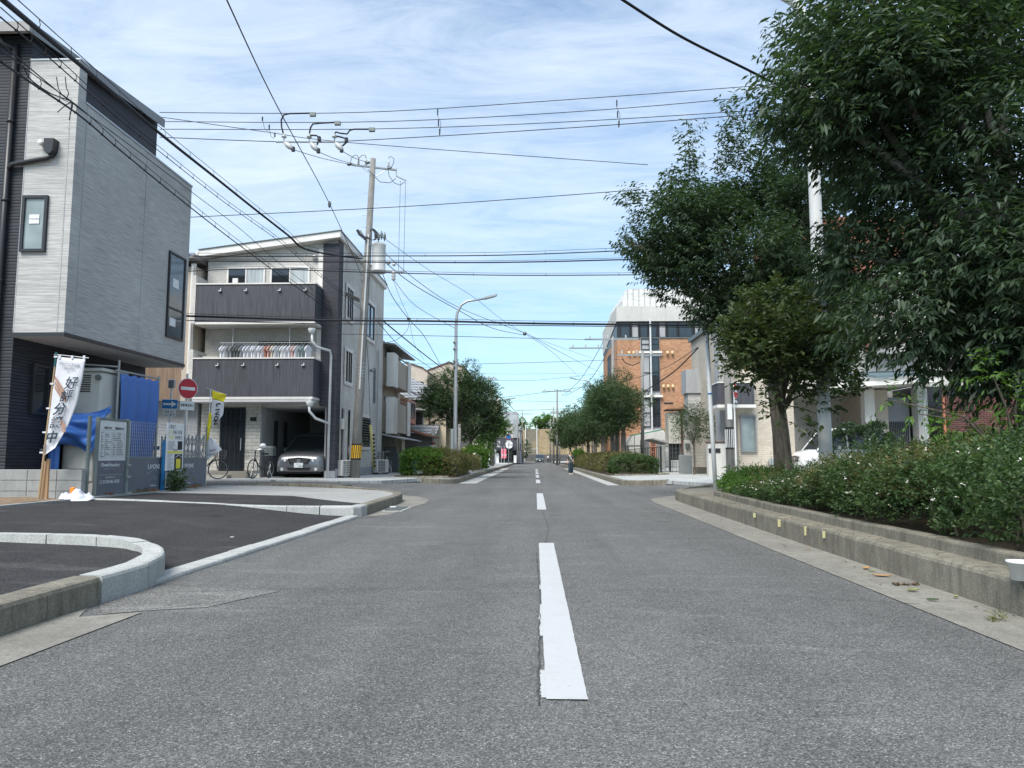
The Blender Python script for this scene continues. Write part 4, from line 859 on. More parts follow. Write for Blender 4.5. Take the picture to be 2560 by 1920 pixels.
    if plate: text(plate,.10,(0.015,yf-.0515,.375),X,Z,'green_shutter',pt,align='CENTER',sx=.85,bold=.002);text('なにわ 300',.04,(0,yf-.0515,.475),X,Z,'green_shutter',pt,align='CENTER')
    for s in (-1,1): MB().cbox(s*(hw+.1)-.1,s*(hw+.1)+.1,yf+1.28,yf+1.40,prof[3][2]+.02,prof[3][2]+.16,.02).build('mirror',mat,t)
    MB().box(-hw+.05,hw-.05,yf+.1,yf+L_-.1,.14,.24).build('underbody','black',t)
    t.location=loc;t.rotation_euler=(0,0,rot);t.scale=(scale,)*3;return t
MP=[(0,.30,.62,.70),(.06,.22,.78,.82),(.25,.2,.86,.885),(.7,.2,.94,.91),(1.1,.2,.99,.915),(2.4,.2,1.0,.915),(4.2,.2,1.02,.90),(4.75,.25,.98,.84),(4.85,.3,.7,.74)]
MG=[(.95,1.0,.76,.95),(1.75,1.55,.66,.97),(2.1,1.66,.63,.98),(3.2,1.69,.62,.98),(4.3,1.62,.60,.98),(4.72,1.1,.72,.96)]
car('silver grey minivan with plate 54-96 parked nose out in the open garage','' and 1 or 4.86,1.83,1.69,MP,MG,'car_silver',(-8.56,26.75,.315),0,'・・54-96')
MV=[(0,.30,.70,.66),(.05,.22,.88,.76),(.2,.2,.98,.80),(.6,.2,1.05,.83),(1.0,.2,1.1,.84),(2.4,.2,1.12,.84),(3.9,.2,1.12,.84),(4.3,.25,1.08,.8),(4.36,.3,.8,.74)]
MW=[(.7,1.06,.72,1.02),(1.35,1.72,.64,1.05),(1.6,1.85,.63,1.06),(3.0,1.88,.62,1.06),(4.0,1.84,.60,1.06),(4.25,1.2,.7,1.04)]
K_=.79
car('small white van parked behind the big lamp post, nose to the left',3.45,1.6,1.88,[(a*K_,b,c,d) for a,b,c,d in MV],[(a*K_,b,c,d) for a,b,c,d in MW],'car_white',(10.12,29.25,.28),math.radians(-90),'')
car('small dark green car at the far end of the road below the bank',4.2,1.7,1.65,[(a,b,c*.96,d) for a,b,c,d in MP],[(a,min(b,1.62),c,d) for a,b,c,d in MG],'car_green',(.95,146,0),0,'')
# ---------------------------------------------------------------- bicycles
def bicycle(label,loc,rot,frame='black',basket='basket_wire',kids=False):
    t=thing('bicycle',label,'bicycle',(0,0,0),'parked bicycles')
    for y in (-.55,.55):
        w=MB().ring((0,y,.34),X,.32,.02,28,6).build('wheel','rubber',t)
        m=MB()
        for k in range(12): a=k*math.pi/6;m.cyl((0.01*(k%2),y,.34),(0,y+.31*math.cos(a),.34+.31*math.sin(a)),.0025,n=4)
        m.cyl((-.04,y,.34),(.04,y,.34),.02).ring((0,y,.34),X,.30,.008,24,4).build('spoke','alu',w)
    m=MB().tube([(0,-.55,.34),(0,-.42,.8),(0,-.40,.98)],.018,8).tube([(0,-.43,.72),(0,-.15,.42),(0,.05,.32)],.02,8).tube([(0,.05,.3),(0,.16,.78)],.018,8).tube([(0,.05,.3),(0,.55,.34)],.014,6).tube([(0,.15,.66),(0,.55,.34)],.012,6)
    m.build('frame',frame,t)
    MB().tube([(-.27,-.2,1.0),(-.2,-.36,1.03),(0,-.40,1.0),(.2,-.36,1.03),(.27,-.2,1.0)],.013,6).build('handlebar','alu',t)
    MB().prism([(-.1,.30,.84),(.1,.30,.84),(.03,.05,.84),(-.03,.05,.84)],(0,0,.06)).build('saddle','black',t)
    m=MB()
    for k in range(7):
        x=-.19+k*.063;m.cyl((x*.8,-.75,.70),(x,-.78,.98),.004,n=4).cyl((x*.8,-.5,.70),(x,-.46,.98),.004,n=4)
    for k in range(5):
        y=-.76+k*.07
        for s in (-1,1): m.cyl((s*.155,y,.70),(s*.19,y,.98),.004,n=4)
    for z,a in ((.70,.155),(.80,.17),(.9,.18),(.98,.19)): m.tube([(-a,-.78,z),(a,-.78,z),(a,-.47,z),(-a,-.47,z),(-a,-.78,z)],.005,4)
    m.build('basket',basket,t)
    MB().tube([(.02,.5,.33),(.15,.52,.02)],.01,6).build('stand','alu',t)
    if kids: MB().cbox(-.17,.17,.42,.75,.8,1.15,.05).build('child_seat','steel_dark',t);MB().lathe((.1,-.1,1.12),[(.03,-.06),(.10,-.02),(.12,.04),(.08,.1),(.02,.12)],12).build('helmet','sign_white',t,smooth=True)
    t.location=loc;t.rotation_euler=(0,0,rot);return t
bicycle('black bicycle with a front basket and child seat left of the silver minivan',(-9.75,26.25,.3),math.radians(-10),kids=True)
bicycle('dark bicycle with wire basket half hidden by the yellow banner',(-11.35,25.0,.30),math.radians(100))
bicycle('cream bicycle parked by the beige tarp beyond the white house',(-7.05,35.0,.29),math.radians(-8),'cream_paint')
# ================================================================ POLES AND WIRES
B0=PY(887,1191,27.8);B1=PY(933,397,27.8)
up=thing('utility_pole','tall leaning concrete utility pole with transformer and crossarm beside the white house','utility pole',(B0.x,27.8,.25))
def bpz(z): return B0.lerp(B1,(z-B0.z)/(B1.z-B0.z))
MB().tube([bpz(.2),bpz(4),bpz(8),B1],[.185,.165,.14,.105],16).build('pole','conc_pole',up,smooth=True)
p,q=bpz(.95),bpz(1.55)
m=MB().tube([p,q],[.189,.187],16);w=m.build('guard_wrap','black',up)
m=MB()
for k in range(16):
    a=k*math.pi/8;c=Vector((math.cos(a),math.sin(a),0))*.192;s=Vector((-math.sin(a),math.cos(a),0))*.02
    m.prism([p+c-s+V(0,0,.06),p+c+s+V(0,0,.06),q+c+s-V(0,0,.05),q+c-s-V(0,0,.05)],c*.02)
m.build('yellow_stripe','band_yellow',w)
m=MB().tube([bpz(3.6)+V(.03,-.17,0),bpz(6)+V(.03,-.165,0),bpz(9.6)+V(.03,-.15,0)],.032,8).build('cable_conduit','white_paint',up)
m=MB()
for z in (4.1,4.2,4.32,4.45,4.6,8.6,8.75,9.2,9.9,10.6,12.0):
    c=bpz(z);m.tube([c-V(0,0,.02),c+V(0,0,.02)],[.2-.007*z]*2,12)
for z in [5+.45*k for k in range(15)]: c=bpz(z);s=1 if int(z*100)%2 else -1;m.cyl(c,c+V(.3*s,0,0),.008,n=4)
m.build('band','steel',up)
def W(u,v,y=27.8): return PY(u,v,y)
# top crossarm with insulators
m=MB();a,b=W(880,412),W(992,425);m.tube([a,b],.045,6).tube([W(990,424),W(991,440),W(1016,452)],.03,6).tube([W(938,443),W(966,424)],.015,5).tube([W(938,443),W(905,418)],.012,5);m.build('crossarm','galv',up)
m=MB()
def insul(m,c,h=.28,r=.05): m.lathe(c,[(.02,-.05),(.02,.02),(r,.03),(r*.7,.07),(r,.1),(r*.7,.14),(r,.17),(r*.6,.21),(.015,h)],10)
for u,v in ((896,413),(915,413),(971,418)): m=MB();insul(m,W(u,v),.36);m.build('insulator','porcelain',up,smooth=True)
for u,v in ((880,412),(925,408),(980,422)): MB().lathe(W(u,v)+V(-.1,0,.02),[(.03,-.1),(.06,-.05),(.06,.05),(.03,.1)],8,axis=(1,0,.1)).build('wire_clamp','steel_dark',up,smooth=True)
m=MB()
def arcw(m,pts,y=27.6,r=.012): m.tube([W(u,v,y) for u,v in pts],r,5)
for c in (896,915):arcw(m,[(c-20,412),(c-18,396),(c-10,388),(c-2,388),(c,396)])
arcw(m,[(971,396),(976,391),(985,396),(984,408),(978,418)]);arcw(m,[(969,420),(973,440),(985,457),(1000,463),(1012,455)]);arcw(m,[(920,424),(935,440),(950,455),(975,457),(990,446)])
m.build('jumper_wire','cable',up)
# transformer
tr=MB().lathe(W(947,644)-V(0,0,.0),[(.02,-.62),(.27,-.60),(.275,-.5),(.26,-.48),(.26,.45),(.28,.5),(.22,.56),(.02,.58)],20).build('transformer','porcelain',up,smooth=True)
c=W(947,620);m=MB()
for dx,dy in ((-.1,-.1),(.12,-.1),(.2,.1),(-.05,.15)): insul(m,c+V(dx,dy,.35),.3,.06)
m.build('bushing','steel_dark',tr,smooth=True)
m=MB();c=W(904,600)
for k in range(7): arcw(m,[(925,575+k),(935-k,572),(945-k*1.5,582),(943-k,595+k),(930,600),(916,590+k)],27.45,.01)
arcw(m,[(893,575),(898,585),(915,597)],27.6,.06);m.build('wire_bundle','cable_grey',up)
m=MB().tube([W(905,676),W(1012,681)],.05,6).tube([W(910,640),W(912,676)],.03,5).tube([W(938,665),W(938,678)],.03,5).build('lower_crossarm','galv',up)
m=MB()
for u,v in ((985,664),(972,660)): m.lathe(W(u,v),[(.03,-.02),(.07,.02),(.07,.08),(.03,.1),(.05,.14)],10)
m.lathe(W(984,690),[(.04,-.18),(.09,-.12),(.05,-.05),(.10,0),(.05,.06),(.1,.12),(.04,.2)],10);m.build('lower_insulator','porcelain',up,smooth=True)
arm=MB().tube([W(900,577),W(912,598),W(925,602)],.05,6).build('arm','steel',up)
m=MB();m.cbox(-5.9-1.75,-5.9-1.35,27.25,27.45,0,0.001)if 0 else None
cb=MB();cc=W(882,740,27.2);cb.prism([cc+V(-.25,-.08,.14),cc+V(.25,-.08,-.10),cc+V(.25,-.08,-.24),cc+V(-.25,-.08,0)],(0,.16,0)).build('junction_box','black',up)
# guy wire with yellow guard
g=thing('guy_wire','thin stay wire with a yellow tube guard behind the leaning pole','guy wire',(-6.35,31.5,.3))
MB().tube([W(905,700,28.2),W(920,900,30),W(926,1060,31.3),W(936,1180,31.5)],.012,5).build('wire','cable_grey',g)
MB().tube([W(926,1062,31.3),W(936,1172,31.5)],.065,10).build('guard','yellow_guard',g,smooth=True)
m=MB()
for k in range(9): a=Vector(W(934,1085,31.2)).lerp(W(937,1172,31.4),k/9);b=Vector(W(934,1085,31.2)).lerp(W(937,1172,31.4),k/9+.055);m.tube([a,b],.045,8)
m.build('guard_stripe','trim_dark',g)
# cables --------------------------------------------------------
def cable(label,pts,r=.013,mat='cable',hang=None,group=None,name='overhead_cable',ys=None,sag=0,mess=None):
    """pts = (u,v,depth); smoothed through the points; hang = spacing of hanger rings under a messenger wire"""
    P=[W(*p) for p in pts];Q=[]
    for i in range(len(P)-1):
        p0=P[max(i-1,0)];p1=P[i];p2=P[i+1];p3=P[min(i+2,len(P)-1)]
        for k in range(8):
            t=k/8;q=.5*((2*p1)+(-p0+p2)*t+(2*p0-5*p1+4*p2-p3)*t*t+(-p0+3*p1-3*p2+p3)*t**3)
            if len(P)==2: q=p1.lerp(p2,t);q.z-=sag*4*t*(1-t)
            Q.append(q)
    Q.append(P[-1]);c=Q[len(Q)//2].copy();rt=thing(name,label,'cable',c,group)
    MB().tube(Q,r,6).build('wire',mat,rt,smooth=True)
    if hang:
        off=mess or .16;m=MB().tube([q+V(0,0,off) for q in Q],.007,5);acc=0
        for a,b in zip(Q[:-1],Q[1:]):
            L_=(b-a).length;s=hang-acc
            while s<L_: p=a.lerp(b,s/L_);m.tube([p-V(0,0,r+.004),p+V(.02,0,off*.5),p+V(0,0,off)],.005,4).tube([p+V(-.015,0,-.0),p+V(.015,0,-.0)],r+.006,5);s+=hang
            acc=(acc+L_)%hang
        m.build('messenger_wire',mat,rt)
    return rt
g1='high wires crossing the street';E_=19
Yc=22
cable('topmost thin wire crossing from the grey house roof to the big trees',[(399,281,Yc),(900,281,Yc),(1450,247,Yc),(1990,207,Yc)],.011,group=g1)
cable('second thin high wire crossing below the topmost one',[(399,304,Yc),(950,304,Yc),(1500,275,Yc),(1990,232,Yc)],.011,group=g1)
cable('third thin high wire crossing below the topmost one',[(399,323,Yc),(950,322,Yc),(1450,303,Yc),(2010,268,Yc)],.011,group=g1)
cable('fourth thin high wire carrying the three insulators',[(399,343,Yc),(690,354,Yc),(860,353,Yc),(1450,318,Yc),(2010,276,Yc)],.012,group=g1)
cable('thin wire slanting down from the roof end to the left tip of the round tree',[(405,293,Yc),(660,329,Yc),(880,357,Yc),(1620,412,Yc)],.010,group=g1)
cable('single thin wire rising gently from the grey house to the round tree at mid height',[(476,543,Yc),(1050,514,Yc),(1600,474,Yc)],.011,group=g1)
for k,(u,us) in enumerate((((1094),0),((1542),0),((655),0))):
    m=MB()
    if k<2:
        zs=[(u,272-(0 if k==0 else 22)),(u+2,300-(22 if k else 0)),(u+5,322-(20 if k else 0))]
        for (a,b) in zs: m.tube([W(a,b,Yc),W(a,b+16,Yc)],.02,5)
        m.tube([W(u,290-(22 if k else 0),Yc),W(u+8,306-(20 if k else 0),Yc),W(u+6,338-(20 if k else 0),Yc)],.008,4)
    else:
        for a,b in ((656,292),(673,312),(687,332)): m.tube([W(a,b,Yc),W(a,b+10,Yc)],.022,5)
        m.tube([W(657,302,Yc),W(661,320,Yc),(W(668,328,Yc)),(W(673,322,Yc))],.008,4).tube([W(673,322,Yc),(W(678,342,Yc)),(W(684,346,Yc)),W(687,340,Yc)],.008,4)
    tag(m.build('wire_spacer','cable',loc=W(u,300,Yc)),['small spacer fittings on the high wires left of the street centre','small spacer fittings on the high wires near the round tree','curled jumper fittings on the high wires above the white house'][k],'wire fitting')
sw=thing('line_insulators','bar of three white insulators with curved black leads hanging above the white house','line insulators',W(770,356,Yc))
MB().tube([W(690,355,Yc-.05),W(865,355,Yc-.05)],.028,6).build('bar','steel',sw)
for u,a,b in ((710,(712,357),(731,372)),(773,(777,358),(793,376)),(836,(839,358),(856,375))):
    m=MB().lathe(W(u,350,Yc-.05),[(.015,-.02),(.02,.06),(.07,.08),(.09,.1),(.03,.14),(.05,.17),(.03,.2)],10);m.tube([W(*a,Yc-.05),W((a[0]*2+b[0])/3,(a[1]*2+b[1])/3,Yc-.1),W((a[0]+2*b[0])/3,(a[1]+2*b[1])/3,Yc-.1),W(*b,Yc-.15)],[.05,.085,.085,.05],8);m.build('insulator','porcelain',sw,smooth=True)
m=MB()
for L_ in ([(710,340),(704,318),(703,300),(710,287),(725,284),(775,283)],[(773,338),(776,320),(782,310),(800,308),(837,306)],[(835,336),(840,330),(850,333),(868,335),(874,326),(885,323),(925,323)],[(773,338),(792,339),(797,347),(793,362)],[(836,340),(850,342),(866,347),(866,356),(856,365)]): m.tube([W(u,v,Yc-.05) for u,v in L_],.026,6)
m.build('lead','cable',sw,smooth=True)
m=MB()
for u,v in ((782,286),(844,308),(930,324)): c=W(u,v,Yc-.05);m.box(c.x-.09,c.x+.09,c.y-.05,c.y+.05,c.z-.06,c.z+.05)
m.build('plate','steel_dark',sw)
m=MB()
for u,v in ((733,373),(796,377),(854,375),(798,347),(866,350)): c=W(u,v,Yc-.12);m.cbox(c.x-.05,c.x+.05,c.y-.05,c.y+.05,c.z-.07,c.z+.08,.02)
m.build('clamp','cable_grey',sw)
for i,(a,b) in enumerate((((733,374,Yc),(880,412,27.8)),((797,380,Yc),(885,410,27.8)),((856,378,Yc),(915,405,27.8)))):
    cable('tap wire from the %s of the three insulators down to the pole crossarm'%['left','middle','right'][i],[a,((a[0]+b[0])/2,(a[1]+b[1])/2+3,25),b],.011,group='tap wires to the pole crossarm')
cable('long single wire dropping from the sky to the transformer',[(567,0,8.5),(690,260,13),(824,510,20),(905,690,27.6)],.010)
m=MB().lathe(W(824,511,20),[(.01,-.1),(.04,-.06),(.05,0),(.04,.06),(.01,.1)],8);tag(m.build('wire_clamp','steel_dark',loc=W(824,511,20)),'small clamp bead on the long single wire above the white house','wire fitting')
g2='service cables running to the leaning pole'
cable('thick twisted service cable sagging from the top left corner past the grey roof',[(0,-6,7),(120,95,8.7),(280,230,12),(399,333,15),(542,447,18.5),(637,523,21),(720,588,23),(762,622,24),(850,640,25.5),(905,646,27.5)],.032,group=g2,hang=1.5,mess=.14)
cable('ladder-like cable with ring hangers just below the thick twisted one',[(0,42,7),(135,155,9.5),(300,300,13),(403,382,15.5),(560,505,19.5),(700,605,23.5),(800,690,26),(905,775,27.7)],.009,group=g2,hang=.8,mess=.10)
cable('thin wire between the ladder cable and the bracketed cable on the grey wall',[(0,107,7),(180,257,10.5),(310,352,13.5),(479,480,17.5),(600,572,21),(707,665,24.5),(850,775,27.5)],.008,group=g2)
cable('thick bracketed cable crossing the face of the grey projecting wall',[(0,153,7),(75,205,8.2),(203,292,10.5),(300,375,13),(428,480,16),(560,584,19.5),(689,680,23),(780,745,25.5),(851,795,27.7)],.014,group=g2,hang=.9,mess=.12)
cable('loose wire cluster drooping over the top of the pale grey wall',[(0,122,7),(55,165,8),(78,200,9),(120,230,9.5),(150,243,10),(180,257,10.5),(175,285,10.4)],.009,group=g2)
m=MB()
for k,L_ in enumerate(([(143,281),(165,262),(180,255)],[(173,300),(178,275),(180,255)],[(141,192),(146,222),(156,238),(168,246)],[(163,192),(166,220),(172,233),(168,243)],[(150,243),(160,250),(172,256),(181,258)])): m.tube([W(u,v,10.4) for u,v in L_],.007,4)
tag(m.build('wire_ends','cable',loc=W(160,245,10.4)),'spiky loose wire ends bound to the cable over the pale grey wall','wire fitting')
g3='lower cables crossing the whole street'
cable('upper hung cable crossing the street at the height of the white house roof',[(470,640,24),(700,641,24),(905,640,24),(1250,638,24),(1600,625,24)],.017,group=g3,hang=2.,mess=.1)
cable('second hung cable crossing the street just below the upper one',[(470,652,24),(900,655,24),(1250,656,24),(1600,648,24)],.021,group=g3,hang=3,mess=.06)
cable('third hung cable crossing the street along the transformer foot',[(470,678,24),(650,672,24),(900,680,24),(1250,688,24),(1600,687,24)],.016,group=g3,hang=2.4,mess=.07)
cable('heavy black cable bundle crossing the whole street at balcony height',[(466,790,20.5),(800,800,20.5),(1100,803,20.5),(1300,808,20.5),(1530,811,20.5),(1900,815,20.5)],.028,group=g3,hang=1.1,mess=.07)
cable('thinner cable hugging the underside of the heavy bundle',[(466,801,20.5),(800,809,20.5),(1100,811,20.5),(1530,816,20.5),(1900,820,20.5)],.012,group=g3)
cable('faint thin wire crossing the street below the heavy bundle',[(845,835,24),(1100,840,24),(1300,845,24),(1505,850,30)],.009,'cable_grey',group=g3)
cable('twin lead hanging straight down from the crossarm, left',[(1001,452,27.8),(996,676,27.8)],.008,'cable_grey',group='vertical leads of the pole');cable('twin lead hanging straight down from the crossarm, right',[(1014,455,27.8),(1009,678,27.8)],.008,'cable_grey',group='vertical leads of the pole')
g4='wires fanning from the leaning pole down the street'
fan=[('steepest dark wire fanning from the pole to the knot by the lamp',[(955,680,27.8),(980,740,30),(1022,798,33),(1060,840,36),(1100,910,45)],.014),
('second thin fan wire from the pole insulator to the knot',[(983,700,28),(1000,745,30),(1022,798,33),(1036,860,38),(1060,900,45)],.008),
('fan wire from the insulator down behind the lamp post',[(985,700,28),(1040,765,31),(1140,822,33)],.010),
('upper of the two long wires reaching over the street to the right',[(940,612,27.8),(1040,700,30),(1150,770,34),(1310,832,42)],.012),
('lower of the two long wires reaching over the street to the right',[(945,640,27.8),(1030,709,30),(1145,775,34),(1230,820,38),(1312,838,42)],.015),
('thin wire passing high over the lamp head',[(946,585,27.8),(1065,670,32),(1180,740,37),(1310,832,42),(1480,895,60)],.009),
('long sagging wire from the knot to the right hand poles',[(1315,833,42),(1400,880,52),(1500,930,75),(1560,945,80)],.013),
('second sagging wire from the knot toward the street end',[(1318,838,42),(1380,880,50),(1450,945,75)],.011),
('thick dark service cable dropping behind the first street tree',[(955,800,28),(1010,845,33),(1095,912,45),(1200,985,70),(1310,1045,100)],.026),
('thin pair strand dropping beside the thick dark service cable',[(945,805,28),(1000,865,33),(1070,915,42),(1110,940,50)],.014),
('slack loop joining the knot and the white house eave',[(1023,800,33),(1018,825,33),(990,850,31),(958,857,30)],.010)]
for l,p,r in fan: cable(l,p,r,'cable_grey' if r<.012 else 'cable',group=g4)
m=MB().lathe(W(1022,798,33),[(.02,-.08),(.08,-.05),(.09,.05),(.02,.08)],8).lathe(W(1312,834,42),[(.02,-.12),(.09,-.08),(.12,0),(.09,.08),(.02,.12)],8);tag(m.build('wire_knot','steel_dark',loc=W(1312,834,42)),'pale knot of clamps where the long wires meet over the street','wire fitting')
g5='distant wires above the street'
far=[('distant pair wire left part above the tree',[(990,909,50),(1180,910,50),(1440,903,52),(1560,898,52)],.014),('distant wire just above the first street tree',[(960,900,50),(1180,933,60),(1460,933,60)],.010),('distant wire ending at the right hand lamp',[(1205,949,70),(1330,951,70),(1490,935,70)],.014),
('distant slack wire below the cloud',[(1245,995,80),(1370,980,80),(1480,965,75)],.020),('lower distant wire at the level of the far poles',[(1290,1026,105),(1370,1024,105),(1470,1018,90)],.03),('lowest distant wire over the embankment stairs',[(1295,1062,120),(1350,1058,110),(1400,1052,95)],.025),
('distant faint double wire in mid sky',[(1250,1002,90),(1330,1003,90),(1430,1005,90)],.018),('beaded wire rising to the brick building pole, upper',[(1405,990,75),(1450,950,65),(1500,870,55),(1508,848,52)],.02),('beaded wire rising to the brick building pole, lower',[(1412,990,75),(1465,960,65),(1505,905,55),(1520,870,52)],.02),
('thick drooping cable ending at the far black crossarm',[(1222,975,75),(1265,1005,85),(1290,1030,100)],.035)]
for l,p,r in far: cable(l,p,r,'cable_grey' if r<.02 else 'cable',group=g5)
cable('thick black cable sloping from the top edge into the big right tree',[(1545,-8,9),(1700,90,9.8),(1860,170,10.5),(2010,245,11.2)],.020)
# brick building cables
cable('heavy slanting cable bundle in front of the brick wall',[(1745,870,30),(1690,925,34),(1640,960,40),(1600,985,48)],.03,group='cables before the brick building')
cable('thin wire crossing low over the brick wall',[(1540,960,50),(1650,925,40),(1745,868,30)],.014,group='cables before the brick building')
cable('short looped cable under the small pole before the brick wall',[(1556,895,48),(1562,905,48),(1580,913,48),(1600,905,48)],.03,group='cables before the brick building')
# street lamps
def lamp(label,x,y,ztop,arm,z0,r0=.085,r1=.045,mat='galv',headside=1,al=1.35,n='street_lamp'):
    t=thing(n,label,'street lamp',(x,y,z0));c=arm
    pts=[V(x,y,z0),V(x+.02*0,y,z0+1.5),V(x,y,ztop-1.1),V(x+.04*c,y,ztop-.55),V(x+.22*c,y,ztop-.18),V(x+.5*c,y,ztop),V(x+al*c,y,ztop+.12)]
    MB().tube(pts,[r0,r0*.95,r1*1.25,r1*1.15,r1*1.05,r1,r1*.8],14).build('pole',mat,t,smooth=True)
    a=V(x+(al-.1)*c,y,ztop+.12);m=MB()
    m.prism([a+V(0,-.12,-.03),a+V(c*.55,-.10,.10),a+V(c*.6,0,.11),a+V(c*.55,.10,.10),a+V(0,.12,-.03)],(0,0,.09)).build('lamp_head','galv',t)
    m=MB().prism([a+V(.05*c,-.09,-.035),a+V(c*.5,-.08,.075),a+V(c*.5,.08,.075),a+V(.05*c,.09,-.035)],(0,0,-.012)).build('lens','lamp_lens',t)
    return t
l1=lamp('tall galvanised street lamp rising from the left corner planter',-3.55,33,8.1,1,.25,.10,.055)
MB().cbox(-3.75,-3.62,32.9,33.05,1.0,2.3,.02).build('control_box','galv_box',l1);m=MB()
for z in (6.2,5.9,5.35,5.1): m.lathe((-3.62,32.9,z),[(.02,-.05),(.07,-.02),(.07,.03),(.02,.05)],8,axis=(1,0,.1)).cyl((-3.62,32.95,z),(-3.45,33,z),.012)
m.build('fitting','steel_dark',l1)
l2=lamp('big white-grey street lamp post rising through the right trees',5.33,13.8,10.05,-1,.3,.125,.088,'white_paint',al=.9)
lamp('distant street lamp with its arm over the right trees',5.4,70,8.3,-1,.25,.09,.05,al=1.6)
lamp('distant street lamp beyond the first left trees, arm to the right',-4.6,85,7.6,1,.25,.08,.045,al=1.9)
# white sign pole on the right near corner, and far right sign
t=thing('slim_pole','slim white steel pole with blue ring at the right street corner','pole',(4.15,17.5,.26))
MB().tube([(4.20,17.5,.26),(4.13,17.5,2.3),(4.085,17.5,4.1)],[.05,.05,.044],12).build('tube','sign_white',t,smooth=True);MB().cyl((4.125,17.5,2.52),(4.124,17.5,2.55),.058).build('blue_ring','sign_blue',t)
MB().lathe((4.085,17.5,4.1),[(.05,0),(.06,.02),(.02,.06)],10).build('cap','galv',t)
no_entry(7.66,28.6,3.58,math.radians(60),'red no entry sign on a white post beside the striped concrete pole on the right',3.95,True,.3,.25)
t=thing('concrete_pole','slim concrete utility pole with a black and white striped wrap by the cream gate wall','utility pole',(7.54,28.95,.25))
MB().tube([(7.54,28.95,.2),(7.50,28.95,6.4)],[.15,.12],14).build('pole','conc_pole',t,smooth=True)
MB().tube([(7.53,28.95,1.35),(7.53,28.95,2.2)],.156,14).build('wrap','black',t);m=MB()
for k in range(14): a=k*math.pi/7;m.tube([(7.53+.158*math.cos(a),28.95+.158*math.sin(a),1.42),(7.53+.158*math.cos(a),28.95+.158*math.sin(a),2.12)],.014,4)
m.build('white_stripe','white_paint',t);MB().box(7.44,7.62,28.79,28.81,2.5,3.1).build('poster','board_white',t)
# other far poles
def fpole(label,u,vb,y,vt,r=.15,arms=(),x=None,z0=.2):
    a=W(u,vb,y);b=W(u,vt,y);t=thing('utility_pole',label,'utility pole',(a.x,y,z0),'distant utility poles')
    MB().tube([(a.x,y,z0),(b.x,y,b.z)],[r,r*.65],10).build('pole','conc_pole',t,smooth=True)
    if arms:
        m=MB();mi=MB()
        for dv,l0,l1 in arms:
            z=W(u,vt+dv,y).z;m.box(a.x+l0,a.x+l1,y-.05,y+.05,z-.05,z+.05)
            for k in range(3):
                x=a.x+l0+(l1-l0)*(k+.3)/3;mi=MB();insul(mi,V(x,y,z+.05),.25,.06);mi.build('insulator','porcelain',t)
        m.build('crossarm','steel',t)
    return t
fpole('tallest distant right pole with crossarm at the tree edge',1393,1159,80,973,.13,((5,-1.6,1.6),(60,-.8,.8)))
fpole('distant right pole next behind the tallest one',1384,1160,100,1018,.13,((12,-.3,2),))
fpole('distant right pole with grey transformer nearest the stairs',1376,1157,112,1048,.13,((10,-.4,1.5),))
fpole('leftmost thin distant right pole before the bank',1399,1158,92,1070,.10)
fpole('concrete pole with double crossarm left of the brick building',1532,1100,52,842,.14,((6,-1.9,1.9),(28,-3,-.3)))
fpole('grey pole in front of the central windows of the brick building',1606,1150,45,878,.13,((10,-1.4,1.3),))
fpole('distant left pole rising above the second street tree',1226,1160,75,945,.07,((0,-.8,.6),(5,-.3,.8)))
fpole('stout left pole half hidden in the second tree crown',1231,1160,70,972,.17,())
fpole('distant left pole with the black crossarm before the stairs',1294,1158,105,1040,.11,((-5,-2.2,2.2),))
fpole('thin distant left pole right of the dark shop awning',1306,1160,112,1028,.10,())
fpole('grey pole behind the lamp, left of the second tree',1149,1150,48,1060,.13,())
# ================================================================ LEFT BUILDINGS DOWN THE STREET
def bld(label,name='house',loc=(0,0,0)): return thing(name,label,'house',loc)
# brown neighbour behind the fence
b=bld('brown panelled house squeezed between the grey and the white house',loc=(-15,29,.3))
MB().box(-12.95,-12.56,26.58,34,3.1,8.1).build('corner_wall','render_beige',b);MB().box(-19,-12.951,26.6,34,3.1,8.1).build('upper_wall','wood_brown',b);MB().box(-19,-12.56,27.2,34,.3,3.1).build('lower_wall','render_grey',b)
MB().prism([(-19.3,26.2,7.9),(-12.5,26.2,8.35),(-12.5,26.2,8.5),(-19.3,26.2,8.05)],(0,8,0)).build('roof','roof_edge',b)
MB().box(-12.72,-12.56,26.5,26.6,2.9,8.2).build('corner_trim','trim_white',b);MB().box(-17.5,-14.2,27.1,27.19,.35,2.6).build('garage_shade_panel','trim_dark',b)  # solid dark panel, coloured as the shade inside a garage opening
m=MB().tube([(-12.62,26.45,8.1),(-12.62,26.45,.3)],.035,8).build('downpipe','ac_white',b)
# beige balcony house
b=bld('beige house with two stacked balconies next after the white house',loc=(-9,38,.3))
MB().box(-15,-7.6,36.0,41.5,.3,6.9).build('wall','render_beige',b)
for z0,z1 in ((4.62,6.0),(2.3,3.8)):
    o=MB().box(-7.6,-6.98,36.3,40.8,z0,z1).build('balcony','render_beige',b)
    MB().box(-6.97,-6.92,36.1,37.1,z0-.1,z1+.2).box(-7.3,-6.92,36.05,36.1,z0-.1,z1+.2).build('panel','trim_white',o);MB().box(-6.95,-6.9,40.0,40.9,z0-.1,z1+.25).build('panel','trim_white',o)
    MB().box(-7.0,-6.93,36.9,40,z1+.1,z1+.14).build('rail','steel',o)
MB().prism([(-15,35.8,7.5),(-6.85,35.8,6.55),(-6.85,35.8,6.62),(-15,35.8,7.62)],(0,6.2,0)).build('roof','roof_edge',b)
win(b,(-7.6,37,4.8),rx,nx,2.4,1.9,'trim_grey','glass_dark',2);win(b,(-7.6,37,2.5),rx,nx,2.4,1.6,'trim_grey','glass_dark',2)
